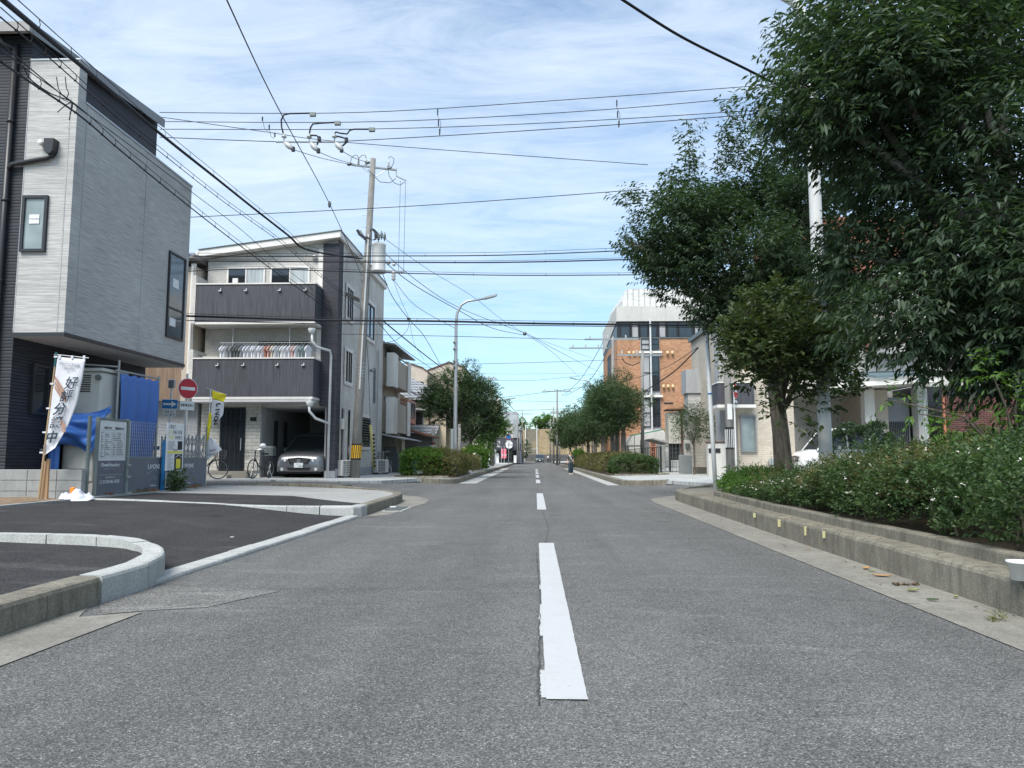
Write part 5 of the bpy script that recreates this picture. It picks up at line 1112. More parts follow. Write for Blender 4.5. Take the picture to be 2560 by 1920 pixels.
m=MB();m.prism([(-7.6,36,2.15),(-6.3,36,1.9),(-6.3,36,1.95),(-7.6,36,2.25)],(0,5,0)).build('porch_roof','render_grey',b)
MB().box(-7.59,-7.55,36.1,40.5,.3,2.1).build('store_front','steel_dark',b)
cl=MB().grid(lambda u,v:(-6.75+.5*(u-.5)*(1-.6*v)+.5*v*v,36.9+.25*math.sin(u*6)+.1*math.sin(v*9),2.0-1.7*v+.05*math.sin(u*20)),16,20).build('hanging_tarp','tarp_beige',None,smooth=True,loc=(-6.7,36.9,.3));cl.modifiers.new('t','SOLIDIFY').thickness=.01
tag(cl,'twisted beige tarp hanging from the porch beyond the white house','tarpaulin')
tag(MB().cbox(-7.6,-6.9,37.4,38.3,.3,1.55,.03).box(-7.5,-7.0,37.38,37.4,.4,1.5).build('storage_cabinet','steel_dark',loc=(-7.2,37.8,.3)),'dark metal storage cabinet under the porch roof','cabinet')
t=thing('plant_pot','large blue pot with a scruffy plant on the left pavement','plant pot',(-6.5,38.8,.29))
MB().lathe((-6.5,38.8,.29),[(.22,0),(.33,.5),(.36,.5),(.36,.56),(.30,.55)],16).build('pot','pot_blue',t)
# brick-orange bay house
b=bld('old wooden house with an orange tiled bay window and low tiled eave',loc=(-9,44,.3))
MB().box(-14,-8.4,42.0,47.5,.3,5.0).build('wall','cream_paint',b);MB().box(-8.4,-7.5,43.4,46.4,3.1,4.5).build('bay','apricot_tile',b)
o=win(b,(-7.5,44.0,3.45),rx,nx,1.8,.9,'trim_grey','glass_dark',2);win(b,(-8.3,43.4,3.5),ry,ny,.6,.6,'trim_white','glass_mid',2,3)
m=MB().prism([(-9,42.4,5.7),(-7.5,42.4,4.95),(-7.5,42.4,5.05),(-9,42.4,5.95)],(0,5.0,0)).prism([(-14,42.4,6.6),(-9,42.4,5.7),(-9,42.4,5.95),(-14,42.4,6.8)],(0,5.0,0)).build('roof','roof_tile',b)
m=MB().prism([(-8.2,41.7,2.8),(-6.0,41.7,2.2),(-6.0,41.7,2.3),(-8.2,41.7,2.95)],(0,4.8,0)).build('lower_eave','rust',b)
win(b,(-8.4,42.4,4.0),rx,nx,.9,.9,'wood_brown','glass_dark',3);MB().box(-8.39,-8.33,42.2,46,.3,2.3).build('shutter_wall','slat_grey',b)
# grey panel gate, garden wall
t=thing('garden_fence','grey slatted panel fence on a stone base beyond the porch','fence',(-6.4,45,.3))
MB().box(-8.6,-6.2,44.5,44.6,1.25,2.5).build('panel','slat_grey',t);MB().box(-8.6,-6.2,44.45,44.65,.3,1.24).build('base_wall','conc_dark',t);MB().box(-6.19,-6.02,44.4,44.7,.3,2.75).build('post','galv',t)
# cream house with grey tiled roof
b=bld('cream plastered house with a grey tiled roof behind the first street tree',loc=(-10,52,.3))
MB().box(-15,-5.9,49,58,.3,4.7).build('wall','render_cream',b)
MB().prism([(-15.5,48.5,6.0),(-7.0,48.5,5.9),(-7.0,48.5,6.05),(-11.2,51.5,8.2),(-15.5,51.5,8.2)],(0,.1,0))
m=MB().add([(-16,48.2,4.95),(-5.5,48.2,4.95),(-5.5,58.6,4.95),(-16,58.6,4.95),(-9.0,52,6.75),(-12.5,52,6.75),(-16,48.2,4.8),(-5.5,48.2,4.8),(-5.5,58.6,4.8),(-16,58.6,4.8)],[(0,1,4,5),(1,2,4),(2,3,5,4),(3,0,5),(6,7,1,0),(7,8,2,1),(8,9,3,2),(9,6,0,3),(9,8,7,6)]).build('roof','roof_tile',b)
MB().box(-15,-7.1,48.6,48.99,4.15,4.28).build('eave_band','trim_white',b);win(b,(-9.0,49,3.0),ry,ny,1.6,1.1,'trim_grey','glass_dark',3)
m=MB().cyl((-7.0,48.9,.3),(-7.0,48.9,4.5),.05,n=8).build('downpipe','brown_metal',b)
m=MB().add([(-12,46.8,2.5),(-6.3,46.8,2.4),(-6.3,49,3.2),(-12,49,3.2),(-12,46.8,2.35),(-6.3,46.8,2.25)],[(0,1,2,3),(4,5,1,0),(5,4,3,2)]).build('lower_roof','roof_tile',b);MB().box(-11.5,-6.6,47.2,49,.3,2.35).build('porch_wall','render_grey',b);win(b,(-9.0,47.2,1.1),ry,ny,1.2,1.1,'trim_white','curtain',2)
b=bld('tall narrow beige house with a slanted parapet above the tiled roof',loc=(-12,64,.3))
MB().prism([(-10.9,62,.3),(-9.06,62,.3),(-9.06,62,8.2),(-9.5,62,8.55),(-10.9,62,9.05)],(0,8,0)).build('wall','render_beige',b);MB().prism([(-10.95,61.9,9.06),(-9.5,61.9,8.56),(-9.0,61.9,8.21),(-9.0,61.9,8.3),(-9.5,61.9,8.65),(-10.95,61.9,9.15)],(0,8.2,0)).build('coping','brown_metal',b);MB().box(-14.5,-10.9,63,70,.3,7.6).build('low_wing','render_beige',b);win(b,(-9.9,62,6.6),ry,ny,.5,.8)
b=bld('second beige house with a sloping roof behind the street tree top',loc=(-10,76,.3))
MB().prism([(-10.5,72,.3),(-6.9,72,.3),(-6.9,72,9.8),(-8.4,72,10.3),(-10.5,72,9.5)],(0,10,0)).build('wall','render_beige',b);MB().prism([(-10.55,71.9,9.5),(-8.4,71.9,10.3),(-6.85,71.9,9.8),(-6.85,71.9,9.9),(-8.4,71.9,10.42),(-10.55,71.9,9.6)],(0,10.2,0)).build('coping','brown_metal',b);win(b,(-8.6,72,1),ry,ny,1.6,2.0);win(b,(-6.9,74,5),rx,nx,2,1.2)
b=bld('brown and beige house low behind the planters on the left',loc=(-7.5,62,.3))
MB().box(-9.5,-6.2,60,70,2.8,6.0).build('wall','render_beige',b);MB().box(-9.5,-6.4,60.2,70,.3,2.8).build('garage_wall','siding_grey',b);MB().box(-9.6,-6.0,59.8,70,2.7,2.85).build('ledge','trim_white',b)
# shop with dark awning and upper storeys
b=thing('shop','small shop with a rounded dark awning bearing a white round crest','shop',(-4.5,112,.2))
MB().box(-9,-2.6,110,118,.2,6.0).build('wall','render_white',b);o=MB().grid(lambda u,v:(-6.9+4.6*u,109.9-1.3*math.sin(v*1.57)+0,3.9-.2*(1-math.cos(v*1.57))-1.75*v),8,8).build('awning','siding_dark',b,smooth=True);o.modifiers.new('t','SOLIDIFY').thickness=.06
m=MB().cyl((-3.75,108.4,2.85),(-3.75,108.3,2.85),.55,n=28).build('crest','sign_white',o)
text('いろは',.42,(-3.75,108.28,2.7),X,Z,'black_ink',m,align='CENTER');text('酒',.5,(-5.3,108.4,3.0),X,Z,'white_ink',o,align='CENTER');text('場',.5,(-5.3,108.4,2.5),X,Z,'white_ink',o,align='CENTER')
MB().box(-6.8,-2.7,109.95,110,.2,2.2).build('shop_front','glass_dark',b);MB().prism([(-9,109.7,6.0),(-2.3,109.7,6.0),(-2.6,112,7.9),(-8.5,112,7.9)],(0,4,0)).build('roof','steel',b);win(b,(-6.3,110,4.6),ry,ny,1.3,1.2,'trim_grey','glass_mid',2)
MB().box(-3.2,-2.5,109.4,109.5,3.9,6.6).build('signboard','galv',b);MB().box(-6.0,-5.3,109.3,109.4,.2,1.6).box(-3.1,-2.7,109,109.1,.2,1.3).build('door','board_white',b)
for i,x in enumerate((-4.7,-4.3)):
    t=thing('banner_flag','pink upright banner outside the dark awning shop, %s of the two'%['left','right'][i],'banner',(x,104,.2));MB().cyl((x,104,.2),(x,104,2.6),.02,n=6).build('pole','white_paint',t);MB().box(x+.02,x+.28,103.99,104.0,.9,2.2).build('cloth','pink_cloth',t);text('営業中',.3,(x+.18,103.97,1.2),X,Z,'white_ink',t,align='CENTER',sx=.35)
m=thing('white_signboard','white framed board standing before the dark awning shop','signboard',(-5.4,95,.2));MB().box(-5.9,-5.0,94.9,95,.6,2.0).build('board','board_white',m);MB().box(-5.95,-5.88,94.88,95.02,.2,2.05).box(-5.02,-4.95,94.88,95.02,.2,2.05).build('frame','galv',m)
t=thing('crossing_sign','blue square road sign on a white pole near the shop','road sign',(-4.95,72,.2));MB().cyl((-4.95,72,.2),(-4.95,72,3.3),.04).build('pole','white_paint',t);MB().cbox(-5.25,-4.65,71.9,71.94,2.6,3.2,.02).build('panel','sign_blue',t);MB().prism([(-5.15,71.88,2.7),(-4.75,71.88,2.7),(-4.95,71.88,3.05)],(0,.015,0)).build('symbol','sign_white',t);MB().cbox(-5.2,-4.7,71.9,71.94,2.25,2.5,.02).build('plate','sign_white',t)
t=thing('no_parking_sign','round blue and red road sign on a pole in front of the dark awning','road sign',(-2.95,85,.2));MB().cyl((-3.0,85,.2),(-3.0,85,3.9),.04).build('pole','galv',t);MB().cyl((-3.0,84.9,3.35),(-3.0,84.88,3.35),.32,n=24).build('disc','sign_red',t);MB().cyl((-3.0,84.879,3.35),(-3.0,84.87,3.35),.27,n=24).build('blue_field','sign_blue',t);MB().cbox(-3.25,-2.75,84.88,84.9,2.7,2.95,.02).build('plate','sign_white',t)
b=bld('cream three storey block far behind the dark awning shop',loc=(-12,130,.2));MB().box(-16,-6.2,126,136,.2,10.6).build('wall','render_cream',b);MB().box(-16.1,-6.1,125.9,136,10.6,11.0).build('parapet','trim_white',b);win(b,(-9,126,7.6),ry,ny,1.4,1.4)
b=bld('grey narrow house at the far left before the bank',loc=(-5,125,.2));MB().box(-6,-2.4,120,134,.2,5.4).build('wall','render_grey',b);MB().prism([(-6.2,119.8,5.4),(-2.1,119.8,5.4),(-2.1,119.8,5.6),(-6.2,119.8,6.1)],(0,14,0)).build('roof','steel',b);win(b,(-2.4,122,2),rx,nx,2,1.2)
t=thing('yellow_post','yellow marker post in the second left planter','post',(-4.6,48.5,.3));MB().cbox(-4.70,-4.50,48.4,48.6,.25,1.75,.02).build('sleeve','yellow_guard',t)
# ================================================================ EMBANKMENT
def embz(x,y):
    if y<157.4: return .15
    return 1.55+6.0*sm((y-157.4)/17)*1.0+.25*math.sin(x*.7+y*.5)*sm((y-158)/4)*sm((180-y)/8)
m=MB().grid(lambda u,v:(-110+220*u,157.3+32*v,embz(-110+220*u,157.5+32*v)),110,26);struct(m.build('embankment','drygrass',smooth=True))
m=MB().box(-110,110,156.9,157.35,-.2,1.6);tag(m.build('retaining_wall','conc_dark'),'low dark concrete retaining wall along the foot of the grassy bank','wall')
st=thing('stairway','long concrete stairs with white handrails climbing the grassy bank','stairs',(-.4,157,.2))
m=MB();x0,x1=-2.0,.35
for k in range(44):
    y=156.7+k*.40;z=min(embz(-.8,y)+.35,7.9) if y>157.5 else .25+k*.4
    m.box(x0-.001*k,x1+.001*k,y,y+.41,z-.9,z)
m.build('steps','conc_old',st);m=MB()
for x in (x0-.1,x1+.1):
    L_=[V(x,156.6,1.3)]+[V(x,157.5+k*2,embz(-.8,157.5+k*2)+1.2) for k in range(9)];m.tube(L_,.07,6)
    for p in L_: m.cyl(p,p-V(0,0,1.2),.06,n=5)
m.build('handrail','white_paint',st);MB().box(x0,x1,161.9,162.2,embz(0,162)+.2,embz(0,162)+.45).build('landing','conc_pave',st)
# ================================================================ RIGHT SIDE
b=thing('brick_building','orange brick four storey office building with white top band and louvred screen','building',(13,66,.3))
xa_,ya_,xb_,yb2=6.5,58,30,70
w=MB().box(xa_+.02,xb_,ya_+.02,yb2,.3,10.4).build('wall','brick_orange',b)
top=MB().prism([(xa_,ya_,11.75),(xb_,ya_,11.75),(xb_,ya_,12.95),(xa_,ya_,12.95)],(0,12.0,0)).build('white_band','render_white',b)
MB().prism([(xa_-.02,ya_+.012,11.74),(xa_-.02,yb2,10.6),(xa_-.02,yb2,12.9),(xa_-.02,ya_+.012,12.94)],(.018,0,0)).build('band_return','render_white',b)
MB().box(xa_+.03,xb_,ya_+.25,yb2-.2,10.4,11.74).build('recess','trim_dark',b)
m=MB().prism([(6.9,ya_+1.2,12.95),(xb_,ya_+1.2,12.95),(xb_,ya_+1.2,14.6),(7.45,ya_+1.2,14.6)],(0,.15,0)).prism([(6.7,yb2-1,12.95),(6.9,ya_+1.21,12.95),(7.45,ya_+1.21,14.6),(7.2,yb2-1,14.6)],(.1,0,0)).build('louvre_screen','fence_louver',b)
wb=MB()
xs=[6.8,7.65,8.35,9.1,9.8,10.5,11.4,12.6,13.8,15,17,19]
for i in range(len(xs)-1):
    o=win(b,(xs[i],ya_+.25,10.45),ry,ny,xs[i+1]-xs[i]-.1,1.25,'trim_dark','blind' if i%3==1 else 'glass_dark',1,1,.06,.12)
MB().box(xa_,xb_,ya_-.05,ya_+.02,10.36,10.44).build('sill_band','steel_dark',b)
# the central window stack
cx0,cx1=8.32,9.82
o=MB().box(cx0,cx1,ya_-.04,ya_+.02,.3,10.36).build('window_bay','render_grey',b)
for z in (1.2,4.5,7.0): pass
for z0,h_ in ((9.45,.9),(6.2,2.9),(3.4,2.2),(1.2,1.5)):
    win(b,(cx0+.05,ya_-.04,z0),ry,ny,.66,h_,'trim_dark','blind' if z0!=9.0 else 'glass_dark',1,2,.05,.1);win(b,(cx0+.79,ya_-.04,z0),ry,ny,.66,h_,'trim_dark','glass_dark' if z0>3 else 'glass_mid',1,2,.05,.1)
for z in (9.15,5.7,2.95): MB().box(cx0-.15,cx1+.15,ya_-.3,ya_-.045,z,z+.16).build('ledge','trim_white',b)
MB().cyl((cx0+.75,ya_-.4,.4),(cx0+.75,ya_-.4,11.8),.07,n=8).build('downpipe','white_paint',b)
for z,us in ((9.2,(7.42,7.78,10.42,10.8)),(6.55,(10.06,10.42,10.78))):
    for x in us: MB().lathe((x,ya_-.15,z),[(.11,-.11),(.115,0),(.09,.1),(.04,.14)],10).build('wall_lamp','lamp_beige',b,smooth=True)
MB().box(10.1,10.8,ya_-.02,ya_+.01,5.2,5.3).build('sign_bar','trim_dark',b)
for z in (8.0,4.7):
    win(b,(6.52,63,z),rx,-nx,2.2,1.8,'trim_dark','glass_dark',2)
win(b,(13.2,ya_,7.2),ry,ny,2.2,2.6,'trim_dark','blind',2,2)
# pink block above/behind
b=thing('apartment_block','tall pink tiled apartment block peeping over the brick building behind the round tree','building',(20,100,.3))
MB().box(13.0,40,96,112,.3,22.5).build('wall','pale_pink',b);MB().box(12.9,40,95.8,96,22.5,23).build('parapet','brick_red',b);m=MB()
for k in range(6): m.box(13.4,39,95.9,95.999,18.0-k*3,18.3-k*3)
m.build('floor_band','trim_white',b)
b=thing('apartment_block','brick-red tiled tall apartment block seen through the right trees','building',(45,75,.3));MB().box(24,60,70,80,.3,24).build('wall','brick_red',b);m=MB()
for k in range(7): m.box(24,60,69.9,69.999,3+k*3,3.35+k*3)
m.build('floor_band','trim_white',b)
for k in range(3):
    for j in range(3): win(b,(25+k*6,69.9,9+j*3),ry,ny,2.4,1.4,'trim_white','glass_mid',2)
# white shed house on the far corner
b=bld('small white corrugated lean-to house with maroon corner trim behind the fence',loc=(9,38,.3))
MB().box(7.5,9.5,38.1,38.8,.3,3.45).build('wall','render_white',b);MB().box(6.85,7.49,38.2,39.2,1.75,3.35).build('upper_wall','corrug',b)
MB().box(7.45,7.54,38.0,38.1,.3,3.5).build('corner_trim','brick_dark',b);MB().box(6.8,9.6,38.0,39.3,3.45,3.52).build('roof','brown_metal',b);MB().box(7.0,7.44,38.5,38.6,.9,1.75).build('shutter','trim_dark',b)
MB().box(6.88,6.96,38.3,38.4,.3,1.75).build('post','trim_dark',b);MB().prism([(6.1,38.3,1.95),(6.95,38.3,1.72),(6.95,38.3,1.78),(6.1,38.3,2.02)],(0,3,0)).build('canopy','roof_edge',b)
MB().cbox(7.65,7.85,37.95,38.09,1.5,1.75,.02).cbox(7.6,7.75,37.95,38.09,2.75,2.95,.02).build('meter_box','steel_dark',b)
t=thing('fence','tall black metal railing fence beside the paved yard','fence',(6,42,.3))
m=MB()
for k in range(22): y=37.5+k*.62;x=6.45+ (y-37.5)*.0;m.cyl((6.3,y,.3),(6.3,y,1.55),.014,n=5)
m.build('bar','black',t);m=MB().box(6.28,6.32,37.5,51,1.55,1.58).box(6.28,6.32,37.5,51,.7,.73);m.box(6.26,6.34,37.4,37.48,.3,1.6).build('frame','black',t)
t=thing('lattice_gate','dark lattice gate across the yard beside the black fence','gate',(7.2,38.3,.3));m=MB()
for k in range(9): x=6.55+k*.18;m.cyl((x,37.6,.3),(x,37.6,1.75),.012,n=4)
for k in range(7): z=.35+k*.23;m.cyl((6.5,37.6,z),(8.0,37.6,z),.01,n=4)
m.build('lattice','steel_dark',t)
MB_=MB().box(6.52,8.0,46,46.2,.3,2.1);tag(MB_.build('yard_wall','conc_wall',loc=(7,46,.3)),'grey yard wall behind the black railing','wall')
t=thing('banner_flag','orange banner with dark ring pattern in the yard behind the fence','banner',(6.8,43,.3));MB().cyl((6.6,43,.3),(6.6,43,2.2),.015,n=5).build('pole','white_paint',t);o=MB().box(6.62,7.0,42.99,43,.9,2.0).build('cloth','apricot_tile',t);m=MB()
for z in (1.2,1.5,1.8): m.ring((6.81,42.98,z),YV,.08,.02,12,4)
m.build('ring_print','black_ink',o)
t=thing('shade_net','green shade net canopy over the white tent roof by the brick wall','canopy',(8,52,.3));MB().prism([(6.6,50,2.5),(9.4,50,3.0),(9.4,50,3.06),(6.6,50,2.56)],(0,2,0)).build('net','green_net',t);MB().cyl((6.7,50.1,.3),(6.7,50.1,2.5),.03,n=6).cyl((9.3,50.1,.3),(9.3,50.1,3),.03,n=6).build('pole','galv',t)
t=thing('tent','low white tent roof beside the brick building','tent',(9,54,.3));MB().prism([(6.6,53,1.9),(11,53,1.9),(10.6,53,2.6),(8.8,53,2.9),(7,53,2.6)],(0,3,0)).build('roof','render_white',t);MB().box(6.7,10.9,53.1,56,.3,1.9).build('side','ac_white',t)
o=MB().cbox(6.65,7.25,34.6,34.7,.3,1.15,.02);tag(o.build('panel_board','steel',loc=(6.95,34.6,.3)),'leaning dark grey board at the edge of the paved corner','board')
t=thing('low_wall','low grey block wall with mesh fence behind the dark board','wall',(9,33,.3));MB().box(7.3,8.2,34.5,34.7,.3,.6).build('wall','conc_old',t);m=MB()
for k in range(10): m.cyl((7.32+k*.095,34.6,.6),(7.32+k*.095,34.6,1.3),.006,n=4)
for k in range(5): m.cyl((7.3,34.6,.7+k*.14),(8.2,34.6,.7+k*.14),.006,n=4)
m.build('mesh','galv',t)
# gate wall, beige house with dark balcony
t=thing('gate_wall','cream rendered gate wall with a dark letter slot beside the striped pole','wall',(7.3,29,.3));MB().cbox(6.92,7.62,29.9,30.25,.2,1.62,.02).build('wall','render_white',t);MB().box(6.89,7.65,29.87,30.28,1.62,1.67).build('coping','brown_metal',t);MB().box(6.93,7.4,29.88,29.899,1.22,1.40).build('slot','trim_dark',t)
b=bld('beige brick-tiled house with a dark boxed balcony on the right corner',loc=(9,33,.3))
MB().box(8.05,10.25,29.6,38,.3,6.9).build('wall','tile_beige',b);MB().box(7.75,8.04,31.2,32.0,.3,6.9).build('side_wall','render_grey',b)
o=MB().box(7.2,8.6,29.2,30.7,3.1,3.95).build('balcony','siding_vert',b);MB().box(7.15,8.65,29.15,30.75,2.98,3.099).build('slab','trim_white',o);MB().box(7.17,8.63,29.17,30.73,3.951,4.0).build('coping','trim_white',o)
win(b,(8.12,29.6,1.25),ry,ny,.62,1.45,'trim_grey','glass_frost',1,1,.06,.10);MB().box(9.2,9.4,29.52,29.6,.75,1.0).build('letter_box','alu',b);MB().box(8.05,10.3,29.55,29.6,.3,.62).build('plinth','render_white',b)
win(b,(8.9,29.6,4.6),ry,ny,.6,1.2,'trim_white','glass_mid')
MB().box(7.9,10.4,29.3,38,6.9,7.1).build('roof','steel_dark',b)
b=bld('grey and white house with a grey boxed balcony behind the gate wall',loc=(8.5,38,.3))
MB().box(9.1,14.0,38.9,40.2,.3,9.4).build('wall','render_white',b);MB().box(7.35,9.2,36,37.2,4.15,5.3).build('upper_balcony','render_grey',b);MB().box(7.45,8.6,36.1,37.1,3.0,4.14).build('lower_balcony','siding_grey',b);win(b,(9.2,38.9,6.0),ry,ny,.9,1.5,'trim_grey','blind',1)
# carport and cream house with balcony, brick wall
b=bld('cream house with tiled carport eave, dark slatted door and brown wooden balcony',loc=(14,32,.3))
MB().box(10.3,17.5,33.5,38,.3,5.6).build('wall','render_white',b)
MB().prism([(11.4,29,3.72),(15.6,29,3.95),(15.6,29,4.12),(11.4,29,3.9)],(0,4.4,0)).build('porch_roof','trim_white',b);MB().prism([(13.2,28.9,4.1),(15.8,28.9,4.25),(15.8,31.4,4.6),(13.2,31.4,4.5)],(0,0,.1)).build('eave_tiles','blue_tile' if 'blue_tile' in MATS else 'roof_tile',b)
MB().box(13.3,13.7,30.2,30.6,.3,3.8).build('porch_pillar','render_white',b);MB().box(15.5,15.9,30.4,30.9,.3,3.9).build('porch_pillar','render_white',b)
d_=MB().box(14.45,15.4,30.9,31.0,.3,3.5).build('front_door','trim_grey',b);m=MB()
for k in range(12): x=14.5+k*.072;m.box(x,x+.035,30.87,30.9,.35,2.5)
m.build('door_slat','black',d_);MB().box(13.7,14.45,30.7,33.49,.3,3.8).build('porch_wall','render_beige',b)
m=MB().cyl((16.1,29.6,.3),(16.1,29.6,4.0),.05,n=8).build('downpipe','terracotta_pipe',b);MB().cyl((15.35,29.6,.3),(15.35,29.6,5),.05,n=8).build('grey_pipe','galv_box',b)
w_=MB().box(16.3,19.5,29.8,30.0,.3,3.5).build('brick_wall','brick_dark',b);MB().box(16.0,20,31.5,34,.3,4.0).build('painted_shade_wall','trim_dark',b)  # box behind the bricks is near-black to paint in the deep shade there
bal=MB();
bal.box(13.2,14.9,29.6,31.4,5.6,5.75).build('balcony_floor','brown_metal',b)
m=MB()
for k in range(13): m.cyl((13.25+k*.135,29.62,5.75),(13.25+k*.135,29.62,6.7),.018,n=4)
m.box(13.2,14.9,29.58,29.66,6.7,6.78).box(13.2,13.3,29.6,29.7,5.2,8.3).box(14.8,14.9,29.6,29.7,5.6,8.0).prism([(13.0,29.4,8.3),(15.2,29.4,7.9),(15.2,29.4,8.0),(13.0,29.4,8.4)],(0,2.2,0)).build('balcony_rail','brown_metal',b)
MB().box(15.0,20,33,40,5.6,9.3).build('upper_wall','render_white',b)
t=thing('satellite_dish','white satellite dish glimpsed between the branches on the right','satellite dish',(14.6,28.5,7.6));c=W(2275,668,28);m=MB().lathe(c,[(.02,.0),(.25,.03),(.45,.1),(.60,.2),(.61,.2),(.45,.08),(.2,-.02),(.02,-.04)],24,axis=(-.2,-1,.3)).build('dish','sign_white',t,smooth=True);MB().tube([c,c+V(.1,.5,-.5),c+V(.1,.6,-1.9)],.04,8).build('mast','galv',t)
b=bld('large white rendered house at the far right behind the big trunk',loc=(22,34,.3));MB().box(17.4,34,33.0,42,.3,9.0).build('wall','render_white',b);MB().box(17.4,34,31.6,33,3.6,3.9).build('canopy','trim_white',b);MB().box(18.6,24,32.93,32.99,.3,3.4).build('garage_shade_panel','trim_dark',b);MB().prism([(18,30.4,9.0),(34,30.4,9.0),(34,35,11),(18,35,11)],(0,5,0)).build('roof','roof_tile',b);win(b,(19.5,33,5.2),ry,ny,2.4,1.6,'trim_grey','glass_mid',2)  # no real opening: flat panel under the canopy painted dark as its shade
# bits by the kerb
cp=thing('plastic_pot','small white plastic pot standing on the right kerb at the frame edge','plant pot',(3.35,4.9,.25));c=PZ(2553,1450,.25);MB().lathe((c.x,c.y,.25),[(.055,0),(.075,.11),(.082,.11),(.082,.125),(.07,.12),(.05,.01)],16).build('pot','sign_white',cp,smooth=True);cp.location=(c.x,c.y,.25)
for ch in cp.children:
    ch.location=(0,0,0);ch.data.transform(Matrix.Translation((3.35-c.x,4.9-c.y,0)))
# ================================================================ FOLIAGE
def leaves(name,pts,dirs,nleaf,size,mat,parent,twig=.28,droop=.6,width=.34,seed=1,loc=None,spread=.55,fold=.25,bend=0):
    """pts,dirs: arrays of sprig roots and headings; every sprig carries nleaf folded leaves along its twig"""
    R=np.random.RandomState(seed);n=len(pts);pts=np.asarray(pts,float);dirs=np.asarray(dirs,float)
    dirs/=np.linalg.norm(dirs,axis=1)[:,None]+1e-9
    up=np.array([0,0,1.]);side=np.cross(dirs,up);bad=np.linalg.norm(side,axis=1)<.05;side[bad]=[1,0,0];side/=np.linalg.norm(side,axis=1)[:,None]
    j=np.arange(nleaf);t=(j+.5)/nleaf
    base=pts[:,None,:]+dirs[:,None,:]*twig*t[None,:,None]
    ang=R.uniform(0,2*np.pi,(n,nleaf));s=np.where(j%2==0,1,-1)[None,:]
    sd=side[:,None,:]*(np.cos(ang)*.5+s*.9)[:,:,None]+np.cross(side,dirs)[:,None,:]*np.sin(ang)[:,:,None]*.7
    ld=sd*.8+dirs[:,None,:]*.7+up*(-droop)+R.normal(0,spread*.5,(n,nleaf,3))
    ld/=np.linalg.norm(ld,axis=2)[:,:,None]
    nr=np.cross(ld,R.normal(0,1,(n,nleaf,3))*spread+np.cross(ld,up)+1e-4);nr=np.cross(np.cross(ld,up)+R.normal(0,spread,(n,nleaf,3)),ld);nr/=np.linalg.norm(nr,axis=2)[:,:,None]+1e-9
    wv=np.cross(ld,nr);sz=(size*R.uniform(.5,1.3,(n,nleaf))*R.uniform(.75,1.15,(n,1)))[:,:,None]
    b=base;mid=b+ld*sz*.5;tip=b+ld*sz-(up*sz*bend)
    l=mid+wv*sz*width*.5+nr*sz*fold*.35;r=mid-wv*sz*width*.5+nr*sz*fold*.35
    v=np.stack([b,r,tip,l],axis=2).reshape(-1,3);N_=n*nleaf
    w=np.array(WL.get(parent.name,Vector()) if parent else (loc or (0,0,0)),float);v-=w
    me=bpy.data.meshes.new(name);me.vertices.add(N_*4);me.vertices.foreach_set('co',v.ravel())
    f=np.arange(N_)[:,None]*4+np.array([0,1,2,0,2,3])[None,:]
    me.loops.add(N_*6);me.loops.foreach_set('vertex_index',f.ravel().astype(np.int32));me.polygons.add(N_*2);me.polygons.foreach_set('loop_start',np.arange(N_*2,dtype=np.int32)*3)
    try: me.polygons.foreach_set('loop_total',np.full(N_*2,3,np.int32))
    except Exception: pass
    at=me.attributes.new('rnd','FLOAT','POINT');rn=np.clip(R.uniform(0,1,(n,nleaf))*.55+R.uniform(0,.45,(n,1)),0,1).reshape(-1);at.data.foreach_set('value',np.repeat(rn,4))
    me.materials.append(MATS[mat]);me.update(calc_edges=True);me.validate()
    o=bpy.data.objects.new(name,me);COL.objects.link(o)
    if parent:o.parent=parent
    else:o.location=tuple(w)
    WL[o.name]=Vector(w);return o
def blobs(ells,n,rmin,rmax,seed):
    """clump centres spread through ellipsoids [(cx,cy,cz,rx,ry,rz,weight)]"""
    R=np.random.RandomState(seed);W_=np.array([e[6] for e in ells],float);W_/=W_.sum();out=[]
    for i in range(n):
        e=ells[R.choice(len(ells),p=W_)];d=R.normal(0,1,3);d/=np.linalg.norm(d);r=R.uniform(.3,1)**.5*R.choice([1,1,1,1.14])
        out.append((e[0]+d[0]*e[3]*r,e[1]+d[1]*e[4]*r,e[2]+d[2]*e[5]*r,R.uniform(rmin,rmax)))
    return out
def sprigs(cl,per,seed,flat=.75,centre=None):
    R=np.random.RandomState(seed);P=[];Dd=[]
    for x,y,z,r in cl:
        k=int(per*(r**2));d=R.normal(0,1,(k,3));d/=np.linalg.norm(d,axis=1)[:,None];rr_=r*R.uniform(.35,1.0,k)**.5
        p=np.array([x,y,z])+d*rr_[:,None]*np.array([1,1,flat]);P.append(p)
        h=d+np.array([0,0,.25]);
        if centre is not None: c=p-np.array(centre);h=h+.7*c/(np.linalg.norm(c,axis=1)[:,None]+1e-6)
        Dd.append(h)
    return np.concatenate(P),np.concatenate(Dd)
